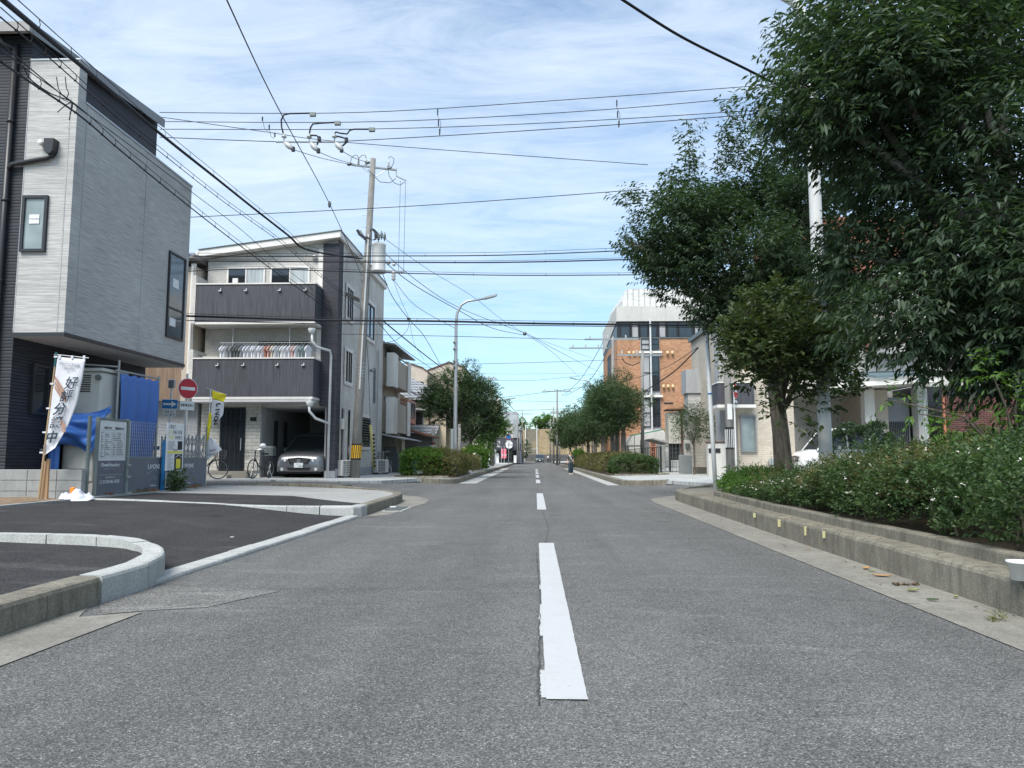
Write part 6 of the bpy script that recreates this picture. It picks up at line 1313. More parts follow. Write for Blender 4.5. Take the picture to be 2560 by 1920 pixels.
def limbs(m,base,fork,cl,r0,seed,k=9,sub=.35):
    R=random.Random(seed);base=Vector(base);fork=Vector(fork)
    mid=base.lerp(fork,.5)+V(R.uniform(-.06,.06),R.uniform(-.06,.06),0)
    m.tube([base-V(0,0,.05),base.lerp(fork,.04),mid,fork],[r0*1.45,r0*1.1,r0*.92,r0*.82],12)
    for c in R.sample(cl,min(k,len(cl))):
        e=Vector(c[:3]);a=fork+V(0,0,R.uniform(-.15,.1));q=a.lerp(e,.45)+V(R.uniform(-.2,.2),R.uniform(-.2,.2),R.uniform(.0,.35))
        m.tube([a,a.lerp(q,.5)+V(0,0,.08),q,e],[r0*.5,r0*.38,r0*.26,r0*.08],7)
        for _ in range(2):
            d=V(R.uniform(-1,1),R.uniform(-1,1),R.uniform(-.2,1)).normalized()*c[3]*1.1;m.tube([q.lerp(e,.5),e+d*.6,e+d],[r0*.14,r0*.08,.006],5)
def tree(label,base,fork,ells,n,rng,per,leaf,mat,r0,seed,nleaf=7,twig=.28,droop=.6,width=.34,bark='bark',group=None,k=9,extra=None,cat='tree',name='street_tree'):
    t=thing(name,label,cat,base,group);cl=blobs(ells,n,rng[0],rng[1],seed)
    if extra: cl+=extra
    m=MB();limbs(m,base,fork,cl,r0,seed,k);m.build('trunk',bark,t,smooth=True)
    P,Dd=sprigs(cl,per,seed+1,centre=fork);leaves('crown',P,Dd,nleaf,leaf,mat,t,twig,droop,width,seed+2)
    return t,cl
# street trees on the left
tree('tall round street tree behind the left street lamp',(-4.05,36.5,.27),(-3.95,36.5,2.6),[(-4.05,36.5,4.05,1.35,1.4,1.25,3),(-3.5,36.5,4.9,.8,1,.8,.9),(-4.9,36.5,3.6,.6,.9,.8,.8),(-2.85,36.5,4.2,.8,.9,.7,1)],84,(.32,.55),330,.115,'leaf_street',.16,21,nleaf=7,twig=.2,group='trees along the left pavement')
tree('second left street tree, lower and rounder, beside the yellow marker post',(-4.4,50,.27),(-4.3,50,2.3),[(-4.2,50,3.6,1.65,1.3,1.3,3),(-3.3,50,3.6,1.1,1,1,1),(-3.0,49,4.9,.9,.8,1.0,1)],66,(.35,.6),260,.14,'leaf_street',.14,31,group='trees along the left pavement')
tree('third left street tree, pale green, dipping over the planter edge',(-3.9,58,.27),(-3.6,58,2.0),[(-3.5,58,3.3,1.3,1.3,1.3,3),(-4.0,57,1.9,.8,1,.6,1)],38,(.35,.6),240,.15,'leaf_fresh',.12,41,group='trees along the left pavement')
tree('small distant tree left of the bank stairs',(-2.4,140,.2),(-2.4,140,1.5),[(-2.5,140,2.6,1.3,1.3,1.6,1)],16,(.6,.9),60,.3,'leaf_street',.12,45)
# right row
for i,(yy,ux) in enumerate(((40,1557),(43.5,1543),(47,1529),(53,1506),(59,1487),(67,1469),(75,1455),(84,1440),(95,1425))):
    x=(ux-1337)/1850*yy;h=1+.08*math.sin(i*2.1)
    wd=1.15+.028*(yy-40) if i<7 else 2.0
    cx=x-.35
    tree('dark green clipped street tree, %s from the near end of the right row'%ords[i],(x,yy,.27),(x,yy,2.35),[(cx,yy,3.95,1.45*wd/1.15*.95,1.6,1.4*h,3),(cx-.55,yy,3.2,1.1,1.2,.8,1)],max(26,54-3*i),(.36,.6) if i<5 else (.45,.75),250 if i<3 else (150 if i<6 else 80),.125 if i<3 else .17 if i<6 else .24,'leaf_street',.16,60+i*7,nleaf=7,group='trees in the right hand row',bark='bark_pale',k=7)
# shrubs / hedges
def hedge(label,bx,n,size,mat,seed,nleaf=6,hf=None,name='hedge',kind=None,cat='hedge',rough=.08,group=None,twig=.09,droop=.2):
    """leafy box volume: bx=(x0,x1,y0,y1,z0,z1); hf gives the height along y"""
    R=np.random.RandomState(seed);x0,x1,y0,y1,z0,z1=bx;P=np.empty((n,3));Dd=np.empty((n,3))
    y=R.uniform(y0,y1,n);hh=np.array([hf(v) if hf else z1 for v in y]);k=R.uniform(0,1,n)
    wx=x1-x0;wz=hh-z0;per=wx+2*wz;a=R.uniform(0,1,n)*per
    dep=np.abs(R.normal(0,.10,n))
    bul=rough*(np.sin(y*2.3+seed)+np.sin(y*5.7+a*2)*.7+np.sin(a*7+y*3.1)*.6)
    for i in range(n):
        if a[i]<wz[i]: s=a[i]/wz[i];P[i]=(x0+dep[i]-bul[i]-.18*math.sin(s*math.pi)*wz[i]*.5,y[i],z0+s*wz[i]);Dd[i]=(-1,0,.5)
        elif a[i]<wz[i]+wx: s=(a[i]-wz[i])/wx;P[i]=(x0+s*wx,y[i],hh[i]-dep[i]+bul[i]+.10*math.sin(s*math.pi));Dd[i]=(0,0,1)
        else: s=(a[i]-wz[i]-wx)/wz[i];P[i]=(x1-dep[i]+bul[i],y[i],z0+s*wz[i]);Dd[i]=(1,0,.5)
    # leafy ends
    e=R.uniform(0,1,n)<.10;ne=e.sum();P[e,0]=R.uniform(x0,x1,ne);P[e,1]=np.where(R.uniform(0,1,ne)<.7,y0,y1)+R.normal(0,.06,ne);P[e,2]=z0+R.uniform(0,1,ne)*(np.array([hf(v) if hf else z1 for v in P[e,1]])-z0);Dd[e]=np.stack([R.normal(0,.4,ne),np.where(P[e,1]<(y0+y1)/2,-1,1),np.full(ne,.4)],1)
    Dd+=R.normal(0,.45,(n,3))
    o=leaves(name,P,Dd,nleaf,size,mat,None,twig,droop,.48,seed+3,loc=((x0+x1)/2,(y0+y1)/2,z0))
    if kind:o['kind']=kind
    if label:tag(o,label,cat,group)
    return o
def core(bx,hf,parent,loc,mat='leaf_deep'):
    pass
def hn(y): return .44+.25*sm((13.2-y)/2.2)+.30*sm((11.0-y)/2.4)+.035*math.sin(y*2.1)+.03*math.sin(y*5.3)
hb=thing('hedge','long flowering hedge overhanging the right kerb','hedge',(4.6,8,.3))
def attach(o,p,nm='foliage'):
    w=WL[p.name];o.name=nm;o.parent=p;o.location=Vector(o.location)-w;return o
attach(hedge(None,(3.72,6.6,2.5,14.2,.38,1.2),19000,.048,'leaf_hedge',101,nleaf=8,hf=hn,rough=.09,twig=.14),hb)
attach(hedge(None,(3.95,6.3,2.8,14.0,.45,1.0),8000,.07,'leaf_hedge',102,nleaf=6,hf=lambda y:hn(y)-.22,rough=.04,twig=.12),hb)
attach(hedge(None,(3.78,6.2,7.6,13.2,.62,1.2),6500,.04,'leaf_hedge_r',104,nleaf=9,hf=lambda y:hn(y)+.04,rough=.05,twig=.13),hb,'russet_growth')
m=MB();rr=random.Random(8)
for k in range(240):
    y=rr.uniform(2.6,13.8);x=rr.uniform(3.8,6.0);m.tube([(x,y,.33),(x+rr.uniform(-.12,.12),y+rr.uniform(-.15,.15),.62),(x+rr.uniform(-.3,.3),y+rr.uniform(-.3,.3),hn(y)-.12)],[.009,.007,.003],4)
m.build('stem','bark',hb)
# fresh shoots poking out and small pale flowers
R=np.random.RandomState(77);n=420
P=np.stack([R.uniform(3.62,5.6,n),R.uniform(3.4,13.6,n),np.zeros(n)],1);P[:,2]=[hn(y)+.02 for y in P[:,1]];q=R.uniform(0,1,n)<.4;P[q,0]=R.uniform(3.5,3.68,q.sum());P[q,2]=R.uniform(.5,.95,q.sum())
o=leaves('shoots',P,np.stack([R.normal(-.2,.5,n),R.normal(0,.5,n),np.full(n,1.)],1),9,.045,'leaf_hedge',hb,.17,.2,.42,5)
n=130;P=np.stack([R.uniform(3.45,3.75,n),R.uniform(4.2,13.6,n),R.uniform(.5,1.15,n)],1);P[:,2]=np.minimum(P[:,2],[hn(y)+.05 for y in P[:,1]]);q=R.uniform(0,1,n)<.45;P[q,0]=R.uniform(3.6,4.9,q.sum());P[q,2]=[hn(y)+.09 for y in P[q,1]]
leaves('flowers',P,np.stack([R.normal(-.6,.4,n),R.normal(0,.5,n),np.full(n,.3)],1),3,.026,'petal',hb,.03,.0,.6,6,spread=1)
g=tag(hedge(None,(3.9,5.4,13.6,15.9,.36,.62),3600,.05,'leaf_fresh',111,nleaf=7,hf=lambda y:.55+.05*math.sin(y*5),rough=.05,name='low_shrub'),'low bright green shrub at the far tip of the right planter','shrub')
o=hedge(None,(4.3,5.6,16.0,16.9,.25,.6),1300,.05,'leaf_hedge',113,nleaf=7,rough=.05,name='low_shrub');tag(o,'drooping grey-green shrub beside the slim white pole foot','shrub')
P=np.stack([R.normal(4.75,.25,60),R.normal(16.0,.2,60),R.uniform(.5,.75,60)],1);tag(leaves('lily_plant',P,np.stack([R.normal(0,.5,60),R.normal(0,.5,60),np.full(60,.6)],1),8,.16,'leaf_fresh',None,.12,.15,.22,7,loc=(4.75,16,.4)),'lime yellow leafy plant among the far tip shrubs','plant')
# wild ornamental grass
n=260;P=np.stack([R.normal(5.0,.35,n),R.normal(14.6,.35,n),np.full(n,.38)],1);dd=np.stack([R.normal(0,.55,n),R.normal(0,.5,n),np.full(n,1.1)],1)
m=MB()
for p,d in zip(P,dd):
    p=Vector(p);d=Vector(d).normalized();h=R.uniform(.5,.95);m.add([p-V(.009,0,0),p+V(.009,0,0),p+d*h*.6+V(.007,0,0),p+d*h*.6-V(.007,0,0),p+d*h*.9+V(d.x,d.y,-.25)*h*.4],[(0,1,2,3),(3,2,4)])
me=tag(m.build('grass_clump','leaf_grass',loc=(5,14.6,.35)),'clump of long arching yellow-green grass at the foot of the small tree','grass')
# planters down the road
tag(hedge(None,(-5.5,-3.9,30.6,33.5,.3,1.2),4200,.075,'leaf_fresh',121,nleaf=7,hf=lambda y:1.2+.1*math.sin(y*4),rough=.10),'bright green leafy shrub bed left of the street lamp','shrub')
tag(hedge(None,(-4.6,-3.3,30.7,36.5,.3,1.15),3800,.07,'leaf_hedge_r',123,nleaf=7,hf=lambda y:1.1+.12*math.sin(y*3),rough=.10,name='shrub'),'russet green shrub around the foot of the left street lamp','shrub')
tag(hedge(None,(-5.0,-3.4,41,46,.3,1.0),1900,.09,'leaf_hedge_r',127,rough=.08,name='shrub'),'low reddish shrub in the second left planter','shrub')
tag(hedge(None,(-4.5,-3.2,46.2,50,.3,1.5),1900,.11,'leaf_fresh',129,rough=.14,name='shrub'),'round bright green shrub at the road edge of the second left planter','shrub')
tag(hedge(None,(3.75,5.6,34.2,37.2,.3,.98),2800,.075,'leaf_hedge',131,nleaf=7,rough=.05),'dark clipped hedge at the near end of the right tree row','hedge')
tag(hedge(None,(3.5,5.6,37.3,62,.3,1.1),8200,.085,'leaf_hedge_r',133,nleaf=6,rough=.08),'long pale russet hedge under the right row of trees','hedge')
tag(hedge(None,(3.3,4.2,63,66,.3,1.4),900,.14,'leaf_fresh',137,rough=.14,name='shrub'),'light green shrub behind the walking woman','shrub')
tag(hedge(None,(11.1,12.9,27.4,28.3,.3,2.0),2600,.09,'leaf_big',139,hf=lambda y:1.9,rough=.18,name='shrub'),'dark garden shrub in front of the white van','shrub')
tag(hedge(None,(14.5,22,26.4,28.0,.3,1.6),2600,.10,'leaf_fresh',141,rough=.2,name='shrub'),'garden shrubs in front of the maroon brick wall','shrub')
t,_=tree('small airy garden tree before the gate wall house',(7.0,33,.3),(7.0,33,1.6),[(7.0,33,2.5,.75,.6,.8,1)],22,(.25,.4),330,.11,'leaf_street',.035,145,nleaf=5,name='garden_tree')
tag(leaves('potted_foliage',np.stack([R.normal(-6.5,.2,50),R.normal(38.8,.2,50),R.uniform(.8,1.3,50)],1),R.normal(0,1,(50,3))+[0,0,.6],7,.12,'leaf_street',None,.15,.2,.3,9,loc=(-6.5,38.8,.8)),'scruffy leaves growing from the large blue pot','plant')
tag(leaves('weed',np.stack([R.normal(-8.15,.1,160),R.normal(16.75,.16,160),R.uniform(.3,.72,160)],1),R.normal(0,1,(160,3))+[0,0,.5],6,.07,'leaf_street',None,.1,.2,.5,10,loc=(-8.15,16.75,.3)),'bushy green weed at the foot of the tall white poster','plant')
tag(leaves('weed',np.stack([R.normal(0,.02,10)+PZ(2500,1555,0).x,R.normal(0,.02,10)+PZ(2500,1555,0).y,R.uniform(.0,.02,10)],1),R.normal(0,.7,(10,3))+[0,0,1],5,.05,'leaf_grass',None,.05,.0,.16,11,loc=(3,4.7,0)),'tiny dry grass tuft in the right gutter','plant')
t,_=tree('green bushes on the embankment top left of the stairs',(-5.5,178,7.5),(-5.5,178,8.2),[(-5.5,178,8.8,3.6,2,1.3,1)],14,(.9,1.3),38,.5,'leaf_fresh',.12,151,name='bank_tree',nleaf=6)
t,_=tree('pale bamboo-like trees on the embankment top right of the stairs',(3.5,180,7.5),(3.5,180,8.4),[(3.6,180,9.3,3.6,2,1.7,1)],20,(.9,1.4),40,.5,'leaf_fresh',.12,157,name='bank_tree',nleaf=6)
t,_=tree('sunlit trees along the embankment crest behind the right poles',(14,182,7.5),(14,182,8.4),[(14,182,9.0,9,2,1.6,1)],30,(.9,1.4),34,.5,'leaf_fresh',.12,163,name='bank_tree',nleaf=6)
# ---- the three near trees on the right
tree('small camellia-like tree with yellowing leaves in the right planter',(4.72,14,.33),(4.62,14,1.95),[(4.75,14,3.3,1.1,1.1,.85,3),(4.3,14,2.95,.6,.8,.5,1.1),(5.5,13.8,2.75,.7,.9,.6,1)],50,(.18,.36),520,.125,'leaf_small_tree',.062,171,nleaf=7,twig=.24,droop=.3,width=.5,k=14,name='small_tree',extra=[(3.9+.02*q_,13.6,3.6+.09*q_,.13) for q_ in range(6)]+[(5.0+.05*q_,13.6,3.8+.1*q_,.13) for q_ in range(5)]+[(4.3,13.6,3.9,.16),(4.4,13.6,4.1,.12),(4.6,13.8,2.35,.16),(4.9,13.8,2.2,.16),(5.2,13.8,2.3,.18),(3.65,13.8,2.75,.14),(3.75,13.8,3.3,.14),(4.2,13.6,2.1,.13),(4.45,13.7,1.85,.12),(5.0,13.6,1.9,.13),(5.35,13.6,2.05,.15),(4.75,13.5,1.65,.10),(5.7,13.7,2.35,.2),(5.9,13.7,2.9,.25),(5.95,13.7,3.4,.25),(3.95,13.7,2.4,.14),(5.5,13.7,3.9,.2),(4.6,13.7,4.15,.18),(5.1,13.7,1.6,.1)])
ells=[(5.1,17,5.9,2.0,2.0,1.45,3),(3.7,17,6.2,1.1,1.5,.95,1.3),(5.8,17,4.4,1.5,1.3,.95,2),(6.4,16.6,7.1,1.2,1.3,.9,1)]
ex=[(2.15,16.8,7.0,.2),(2.4,16.8,6.9,.26),(2.7,16.8,6.75,.34),(2.2,16.8,6.0,.18),(2.45,16.8,5.95,.26),(2.8,16.8,5.8,.34),(2.6,16.8,5.2,.18),(2.9,16.8,5.25,.28),(4.0,16.8,4.5,.33),(4.25,16.8,4.1,.33),(4.4,16.8,4.8,.4),(3.75,16.8,4.9,.3),(4.65,16.8,3.8,.35),(3.5,16.8,5.2,.3),(3.9,16.4,4.9,.42),(4.2,16.4,4.5,.45),(4.5,16.4,4.1,.4),(3.95,16.4,4.3,.32),(4.9,16.4,4.5,.45),(5.2,16.4,3.9,.4)]+[(px_,16.8,z_,r_) for a_,b_,zt_ in ((3.35,3.75,8.75),(4.75,4.65,9.25),(5.6,5.5,9.1)) for px_,z_,r_ in [(a_+(b_-a_)*(1-q_/6),zt_-.0-1.7*q_/6,.12+.26*q_/6) for q_ in range(7)]]
tree('large dark round evergreen tree leaning over the street in front of the brick building',(5.7,17.2,.3),(5.5,17.1,2.9),ells,112,(.38,.64),330,.135,'leaf_big',.20,181,nleaf=9,twig=.34,droop=.75,width=.32,k=20,extra=ex,bark='bark',name='large_tree')
ells=[(6.1,9.6,5.6,2.0,1.9,2.1,4),(4.6,9.4,5.75,1.3,1.5,.7,1.5),(5.0,9.6,3.7,.75,1.3,.7,.6),(6.2,9.0,3.1,1.4,1.2,.9,1.3),(6.5,8.9,2.2,.9,.8,.55,.6),(4.9,9.6,7.0,1.3,1.6,1.0,1)]
ex=[(3.0,9.3,5.55,.22),(3.2,9.3,5.65,.26),(3.5,9.3,5.7,.3),(3.35,9.3,5.05,.17),(3.6,9.3,5.15,.22),(3.85,9.3,6.4,.26),(4.1,9.3,5.3,.3),(4.3,9.3,4.5,.26),(4.5,9.3,3.9,.26),(4.2,9.4,3.0,.2),(4.7,9.3,2.85,.26),(5.2,9.3,2.7,.26),(4.35,9.2,2.6,.2),(4.6,9.2,2.35,.24),(4.95,9.2,2.45,.3),(5.35,9.2,2.3,.32),(5.0,9.2,2.05,.16),(5.75,9.2,2.35,.38)]+[(4.3+.3*i_+.1*math.sin(j_*5),9.2+.3*math.sin(i_*3+j_),2.35+.33*j_+.1*math.sin(i_*4.),.33) for i_ in range(7) for j_ in range(4) if (i_*3+j_*5)%7 not in (0,3) and not(i_<1 and j_>2)]
tree('biggest dark evergreen tree filling the upper right corner, thick trunk at the frame edge',(6.15,9.2,.3),(6.05,9.2,3.1),ells,126,(.36,.64),310,.135,'leaf_big',.23,191,nleaf=9,twig=.34,droop=.85,width=.30,k=22,extra=ex,bark='bark_pale',name='large_tree')
t=thing('young_shoot_plant','bright drooping leafy shoots hanging in front of the big trunk above the hedge','plant',(5.3,8.3,.9))
cl_=[(5.0,8.2,1.95,.18),(5.25,8.2,1.7,.2),(5.45,8.2,1.5,.2),(4.1,8.6,1.7,.13),(4.35,8.6,1.55,.16),(4.7,8.6,1.4,.16),(5.2,8.3,1.3,.22)]
m=MB()
for c in cl_: m.tube([(5.4,8.4,.8),Vector((5.3,8.35,1.2)).lerp(Vector(c[:3]),.4)+V(0,0,.1),c[:3]],[.02,.013,.005],6)
m.build('stem','bark',t);P,Dd=sprigs(cl_,420,5);leaves('foliage',P,Dd,7,.10,'leaf_fresh',t,.2,.7,.34,7)
# fallen leaves and litter in the right gutter
def litter(label,u,v,size,mat,seed,rot,curl=.25,long_=1.,nm='fallen_leaf',grp='fallen leaves in the gutter'):
    c=PZ(u,v,.012);a=rot;M=Matrix.Translation(c)@Matrix.Rotation(a,4,'Z');m=MB();m.M=M
    def fn(x,y):
        t=x;w=math.sin(t*math.pi)**.7*.5*(1-.2*t);return ((t-.5)*size*long_,(y-.5)*2*w*size*.55,abs(y-.5)*size*curl*.55+size*curl*.35*(t-.4)**2+.004)
    m.grid(fn,10,6);o=m.build(nm,mat,None,smooth=True,loc=c);tag(o,label,'leaf',grp);o.modifiers.new('t','SOLIDIFY').thickness=.0015
litter('broad curled orange leaf in the right gutter, nearest the street corner of the big ones',2166,1423,.095,'leaf_orange',1,.5,.5)
litter('long flattened orange leaf lying below the curled orange leaf',2205,1440,.15,'leaf_orange',2,-.5,.15,1.0)
litter('pale olive leaf beside the long orange leaf',2180,1428,.07,'leaf_lime',3,.1)
litter('broad lime green leaf lying alone in the gutter',2283,1478,.10,'leaf_lime',4,.2,.4)
litter('dark green leaf nearest the asphalt edge',2332,1501,.085,'leaf_deep',5,-.1,.3)
litter('small yellow-green leaf close to the kerb foot',2390,1494,.06,'leaf_lime',6,.6,.6)
litter('small pale leaf in the gutter far up the kerb',1960,1362,.06,'leaf_lime',7,.2)
litter('small tan leaf in the gutter below the kerb paint ticks',2021,1374,.055,'leaf_orange',8,-.1)
litter('tiny olive leaf against the kerb foot',2108,1402,.04,'leaf_lime',9,.1)
m=MB();rr=random.Random(3);c=PZ(2266,1459,.02)
for k in range(16):
    mm=MB();a=rr.uniform(0,6);x=c.x+rr.uniform(-.10,.10);y=c.y+rr.uniform(-.03,.03);s=rr.uniform(.02,.045)
    m.add([(x-s*math.cos(a),y-s*math.sin(a),.01),(x+.3*s*math.sin(a),y-.3*s*math.cos(a),.03),(x+s*math.cos(a),y+s*math.sin(a),.012),(x-.3*s*math.sin(a),y+.3*s*math.cos(a),.02)],[(0,1,2),(0,2,3)])
struct(m.build('leaf_litter','leaf_brown',loc=c),'stuff')
m=MB()
for k in range(60):
    y=rr.uniform(3.6,14);x=rr.choice([rr.uniform(2.75,3.15),rr.uniform(3.22,3.45)]);z=.255 if x>3.2 else .012;s=rr.uniform(.008,.022);a=rr.uniform(0,6)
    m.add([(x-s*math.cos(a),y-s*math.sin(a),z),(x+.4*s*math.sin(a),y-.4*s*math.cos(a),z+.008),(x+s*math.cos(a),y+s*math.sin(a),z),(x-.4*s*math.sin(a),y+.4*s*math.cos(a),z+.003)],[(0,1,2),(0,2,3)])
struct(m.build('leaf_crumbs','leaf_brown'),'stuff')
m=MB().box(0,.04,0,.02,0,.004);c=PZ(575,1335,.1);m=MB();m.box(c.x,c.x+.035,c.y,c.y+.05,D(c.x,c.y)+.002,D(c.x,c.y)+.006);tag(m.build('paper_scrap','sign_white',loc=c),'tiny white paper scrap on the new dark asphalt','litter')
c=PZ(983,1268,.03);m=MB().box(c.x-.06,c.x+.06,c.y-.05,c.y+.05,.03,.05);tag(m.build('paper_scrap','sign_white',loc=c),'crumpled white paper on the drain by the left street corner','litter')
# ================================================================ PEOPLE
def skinmesh(name,verts,edges,mat,parent,sub=1):
    """one continuous surface grown round a skeleton: verts = [(x,y,z,r)]"""
    me=bpy.data.meshes.new(name);me.from_pydata([v[:3] for v in verts],edges,[]);o=bpy.data.objects.new(name,me);COL.objects.link(o)
    s=o.modifiers.new('s','SKIN');o.modifiers.new('u','SUBSURF').levels=sub
    for d,v in zip(me.skin_vertices[0].data,verts):
        r=v[3];d.radius=(r,r) if not hasattr(r,'__len__') else r
    me.skin_vertices[0].data[0].use_root=True
    dg=bpy.context.evaluated_depsgraph_get();m2=bpy.data.meshes.new_from_object(o.evaluated_get(dg));bpy.data.objects.remove(o)
    m2.materials.clear();m2.materials.append(MATS[mat]);m2.polygons.foreach_set('use_smooth',[True]*len(m2.polygons));m2.name=name
    n=bpy.data.objects.new(name,m2);COL.objects.link(n);n.parent=parent;return n
def person(label,loc,rot,height,top,bottom,hair,step=.12,sash=None,wide=False,long_hair=False,arms=(.1,-.1)):
    t=thing('person',label,'person',(0,0,0));s=1
    vs=[(0,0,.92,(.14,.11))];ed=[]
    def add(p,r,par): vs.append((*p,r));ed.append((par,len(vs)-1));return len(vs)-1
    w=add((0,.0,1.06),(.125,.095),0);c=add((0,0,1.28),(.155,.11),w);nb=add((0,0,1.42),(.12,.085),c);nk=add((0,.0,1.49),.05,nb);hd=add((0,-.01,1.60),(.078,.09),nk);ht=add((0,-.005,1.68),(.06,.07),hd)
    for sd,sg in ((-1,1),(1,-1)):
        sh=add((sd*.17,0,1.40),.052,nb);el=add((sd*.235,.02+arms[0]*sg*.3,1.13),.036,sh);wr=add((sd*.25,-.05-arms[0]*sg,.89),.025,el);pm=add((sd*.25,-.06-arms[0]*sg,.83),.03,wr)
        for k in range(4): f1=add((sd*.25+.004,-.09-arms[0]*sg+.02*k,.775-.006*(1.5-abs(k-1.5))),.0095,pm);add((sd*.245,-.09-arms[0]*sg+.02*k,.74-.008*(1.5-abs(k-1.5))),.008,f1)
        add((sd*.235,-.115-arms[0]*sg,.80),.010,pm)
        hp=add((sd*.085,0,.86),.088,0);kn=add((sd*.09,-step*sg*.6-.02,.48),.058,hp);an=add((sd*.09,-step*sg,.09),.04,kn);add((sd*.10,-step*sg-.13,.035),.035,an)
    skinmesh('body',vs,ed,'skin',t)
    # clothes: slightly larger shells following the same skeleton
    v=[(0,0,.90,(.165,.13)),(0,0,1.07,(.155,.12)),(0,0,1.28,(.178,.13)),(0,0,1.41,(.14,.10)),(0,0,1.455,(.085,.075))];e=[(0,1),(1,2),(2,3),(3,4)]
    for sd,sg in ((-1,1),(1,-1)): v+=[(sd*.175,0,1.40,.072),(sd*.225,.01+arms[0]*sg*.2,1.17,.062)];k=len(v);e+=[(3,k-2),(k-2,k-1)]
    skinmesh('top',v,e,top,t)
    b=1.55 if wide else 1.1;v=[(0,0,1.0,(.155,.125)),(0,0,.90,(.165,.13))];e=[(0,1)]
    for sd,sg in ((-1,1),(1,-1)): v+=[(sd*.09,0,.82,.108),(sd*.098,-step*sg*.6,.46,.072*b),(sd*.105,-step*sg,.10,.062*b*(1.15 if wide else 1))];k=len(v);e+=[(1,k-3),(k-3,k-2),(k-2,k-1)]
    skinmesh('trousers',v,e,bottom,t)
    m=MB().lathe((0,.012,1.61),[(.03,-.07),(.082,-.04),(.092,.02),(.086,.07),(.06,.105),(.02,.12)],14);
    m=MB().grid(lambda u,w_:(.088*math.sin(u*4.6-2.3)*math.cos(w_*1.35),.018+.098*math.cos(u*4.6-2.3)*math.cos(w_*1.35),1.585+.125*math.sin(w_*1.5)-(.05 if w_==0 else 0)),14,6).build('hair',hair,t,smooth=True);m.modifiers.new('t','SOLIDIFY').thickness=.02
    if long_hair: MB().lathe((0,.05,1.55),[(.02,-.12),(.06,-.08),(.08,0),(.05,.08)],10).build('hair_back',hair,t,smooth=True)
    fc=MB()
    for sd in (-1,1): fc.lathe((sd*.03,-.092,1.605),[(.002,-.006),(.011,0),(.002,.006)],8,axis=(0,1,0))
    fc.box(-.02,.02,-.096,-.088,1.548,1.554);fc.build('face_features','hair',t)
    m=MB().prism([(-.008,-.09,1.60),(.008,-.09,1.60),(.014,-.112,1.572),(-.014,-.112,1.572)],(0,.02,0)).build('nose','skin',t)
    m=MB()
    for sd,sg in ((-1,1),(1,-1)): m.cbox(sd*.10-.045,sd*.10+.045,-step*sg-.19,-step*sg+.06,0,.075,.02)
    m.build('shoes','black' if bottom!='denim' else 'trim_white',t)
    if sash: MB().grid(lambda u,w_:(-.17+.34*u+(.02*w_),-.142-.025*math.sin(u*3.14)+0*w_,1.44-.50*u+.05*w_),10,1).build('shoulder_strap',sash,t).modifiers.new('t','SOLIDIFY').thickness=.012
    k=height/1.71;t.location=loc;t.rotation_euler=(0,0,rot);t.scale=(k,k,k);return t
c=PZ(1427,1186,0)
pw=person('woman in wide dark blue trousers and white shoulder strap walking on the road',(c.x,c.y,0.0),math.radians(6),57/1850*c.y*.985,'top_grey','denim','hair',.10,'sign_white',True,True)
bk=MB().lathe((.26,-.02,.83),[(.02,-.08),(.06,-.06),(.07,.02),(.03,.08)],10);
person('person in a white shirt and black trousers standing beside the distant dark car',(2.55,145,0),math.radians(180),1.5,'cloth_white','trouser_black','hair',.03)
person('person with brown hair in a white patterned shirt seen from behind by the left shrubs',(-5.35,39.0,.28),math.radians(175),1.62,'cloth_white','trouser_black','hair_brown',.08)
person('person in a white shirt half hidden behind the right row of trees',(4.05,66,.26),math.radians(90),1.6,'cloth_white','tarp_beige','hair',.12)
# ================================================================ SKY, SUN, CAMERA EXPOSURE
w=bpy.data.worlds.new('World');SC.world=w;w.use_nodes=True;nt=w.node_tree;bg=nt.nodes['Background']
SUN_EL,SUN_AZ=math.radians(52),math.radians(205)   # azimuth measured clockwise from +Y
sky=N(nt,'ShaderNodeTexSky',sky_type='NISHITA',sun_disc=False,sun_elevation=SUN_EL,sun_rotation=SUN_AZ,air_density=1.2,dust_density=.5,ozone_density=2.5)
tc=N(nt,'ShaderNodeTexCoord');sp=N(nt,'ShaderNodeSeparateXYZ');L(nt,tc.outputs['Generated'],sp.inputs[0])
zz=N(nt,'ShaderNodeMath',operation='MAXIMUM');L(nt,sp.outputs[2],zz.inputs[0]);zz.inputs[1].default_value=.0
za=N(nt,'ShaderNodeMath',operation='ADD');L(nt,zz.outputs[0],za.inputs[0]);za.inputs[1].default_value=.12
dx=N(nt,'ShaderNodeMath',operation='DIVIDE');L(nt,sp.outputs[0],dx.inputs[0]);L(nt,za.outputs[0],dx.inputs[1])
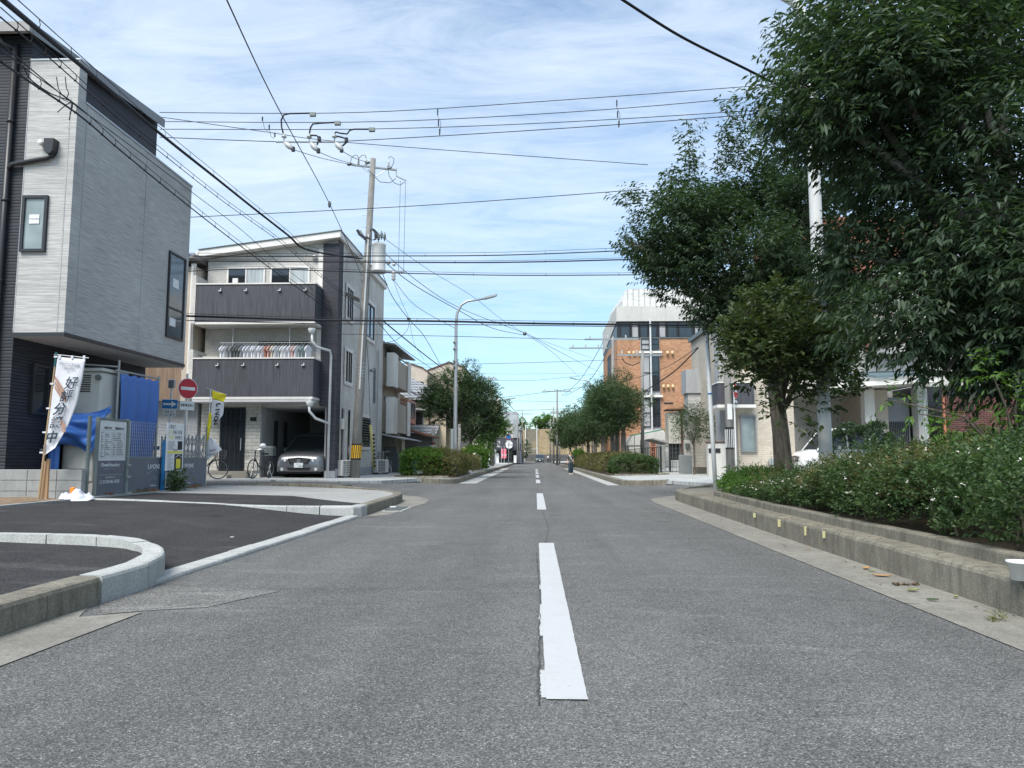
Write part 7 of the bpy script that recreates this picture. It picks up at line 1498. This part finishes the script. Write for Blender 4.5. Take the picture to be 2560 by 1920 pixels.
dy=N(nt,'ShaderNodeMath',operation='DIVIDE');L(nt,sp.outputs[1],dy.inputs[0]);L(nt,za.outputs[0],dy.inputs[1])
cb=N(nt,'ShaderNodeCombineXYZ');L(nt,dx.outputs[0],cb.inputs[0]);L(nt,dy.outputs[0],cb.inputs[1])
def cmap(scale,rot): m=N(nt,'ShaderNodeMapping');m.inputs['Scale'].default_value=scale;m.inputs['Rotation'].default_value=(0,0,rot);L(nt,cb.outputs[0],m.inputs[0]);return m.outputs[0]
n1=noise(nt,cmap((.35,.9,1),.25),1.6,7,.62,.4);n2=noise(nt,cmap((.9,2.6,1),-.2),2.4,8,.68,.8);n3=noise(nt,cmap((.25,.3,1),.6),1.1,4,.5)
a=mix(nt,.5,n1,n2);a=mix(nt,.35,a,n3)
cov=ramp(nt,a,[(.38,(.20,.20,.20)),(.50,(.68,.68,.68)),(.62,(1,1,1))])
# thin out towards the horizon, where the photograph shows the bluest band
el=ramp(nt,sp.outputs[2],[(.0,(.34,.34,.34)),(.10,(.32,.32,.32)),(.24,(.66,.66,.66)),(.42,(.80,.80,.80))])
mu=N(nt,'ShaderNodeMath',operation='MULTIPLY');L(nt,cov,mu.inputs[0]);L(nt,el,mu.inputs[1])
skyc=mix(nt,1.,sky.outputs[0],(.62,.84,.96),'MULTIPLY')
cl=mix(nt,mu.outputs[0],skyc,(5.1,5.75,6.45))
L(nt,cl,bg.inputs['Color']);bg.inputs['Strength'].default_value=.10
sd=bpy.data.lights.new('sun','SUN');sd.energy=2.4;sd.angle=math.radians(32);sd.color=(1,.95,.88);so=bpy.data.objects.new('sun',sd);COL.objects.link(so)
d=Vector((math.sin(SUN_AZ)*math.cos(SUN_EL),math.cos(SUN_AZ)*math.cos(SUN_EL),math.sin(SUN_EL)));so.rotation_euler=d.to_track_quat('Z','Y').to_euler();so.location=(0,-10,30)
SC.render.engine='CYCLES';SC.view_settings.view_transform='Standard';SC.view_settings.look='None';SC.view_settings.exposure=1.02;SC.view_settings.gamma=1
SC.cycles.max_bounces=6;SC.cycles.transparent_max_bounces=8
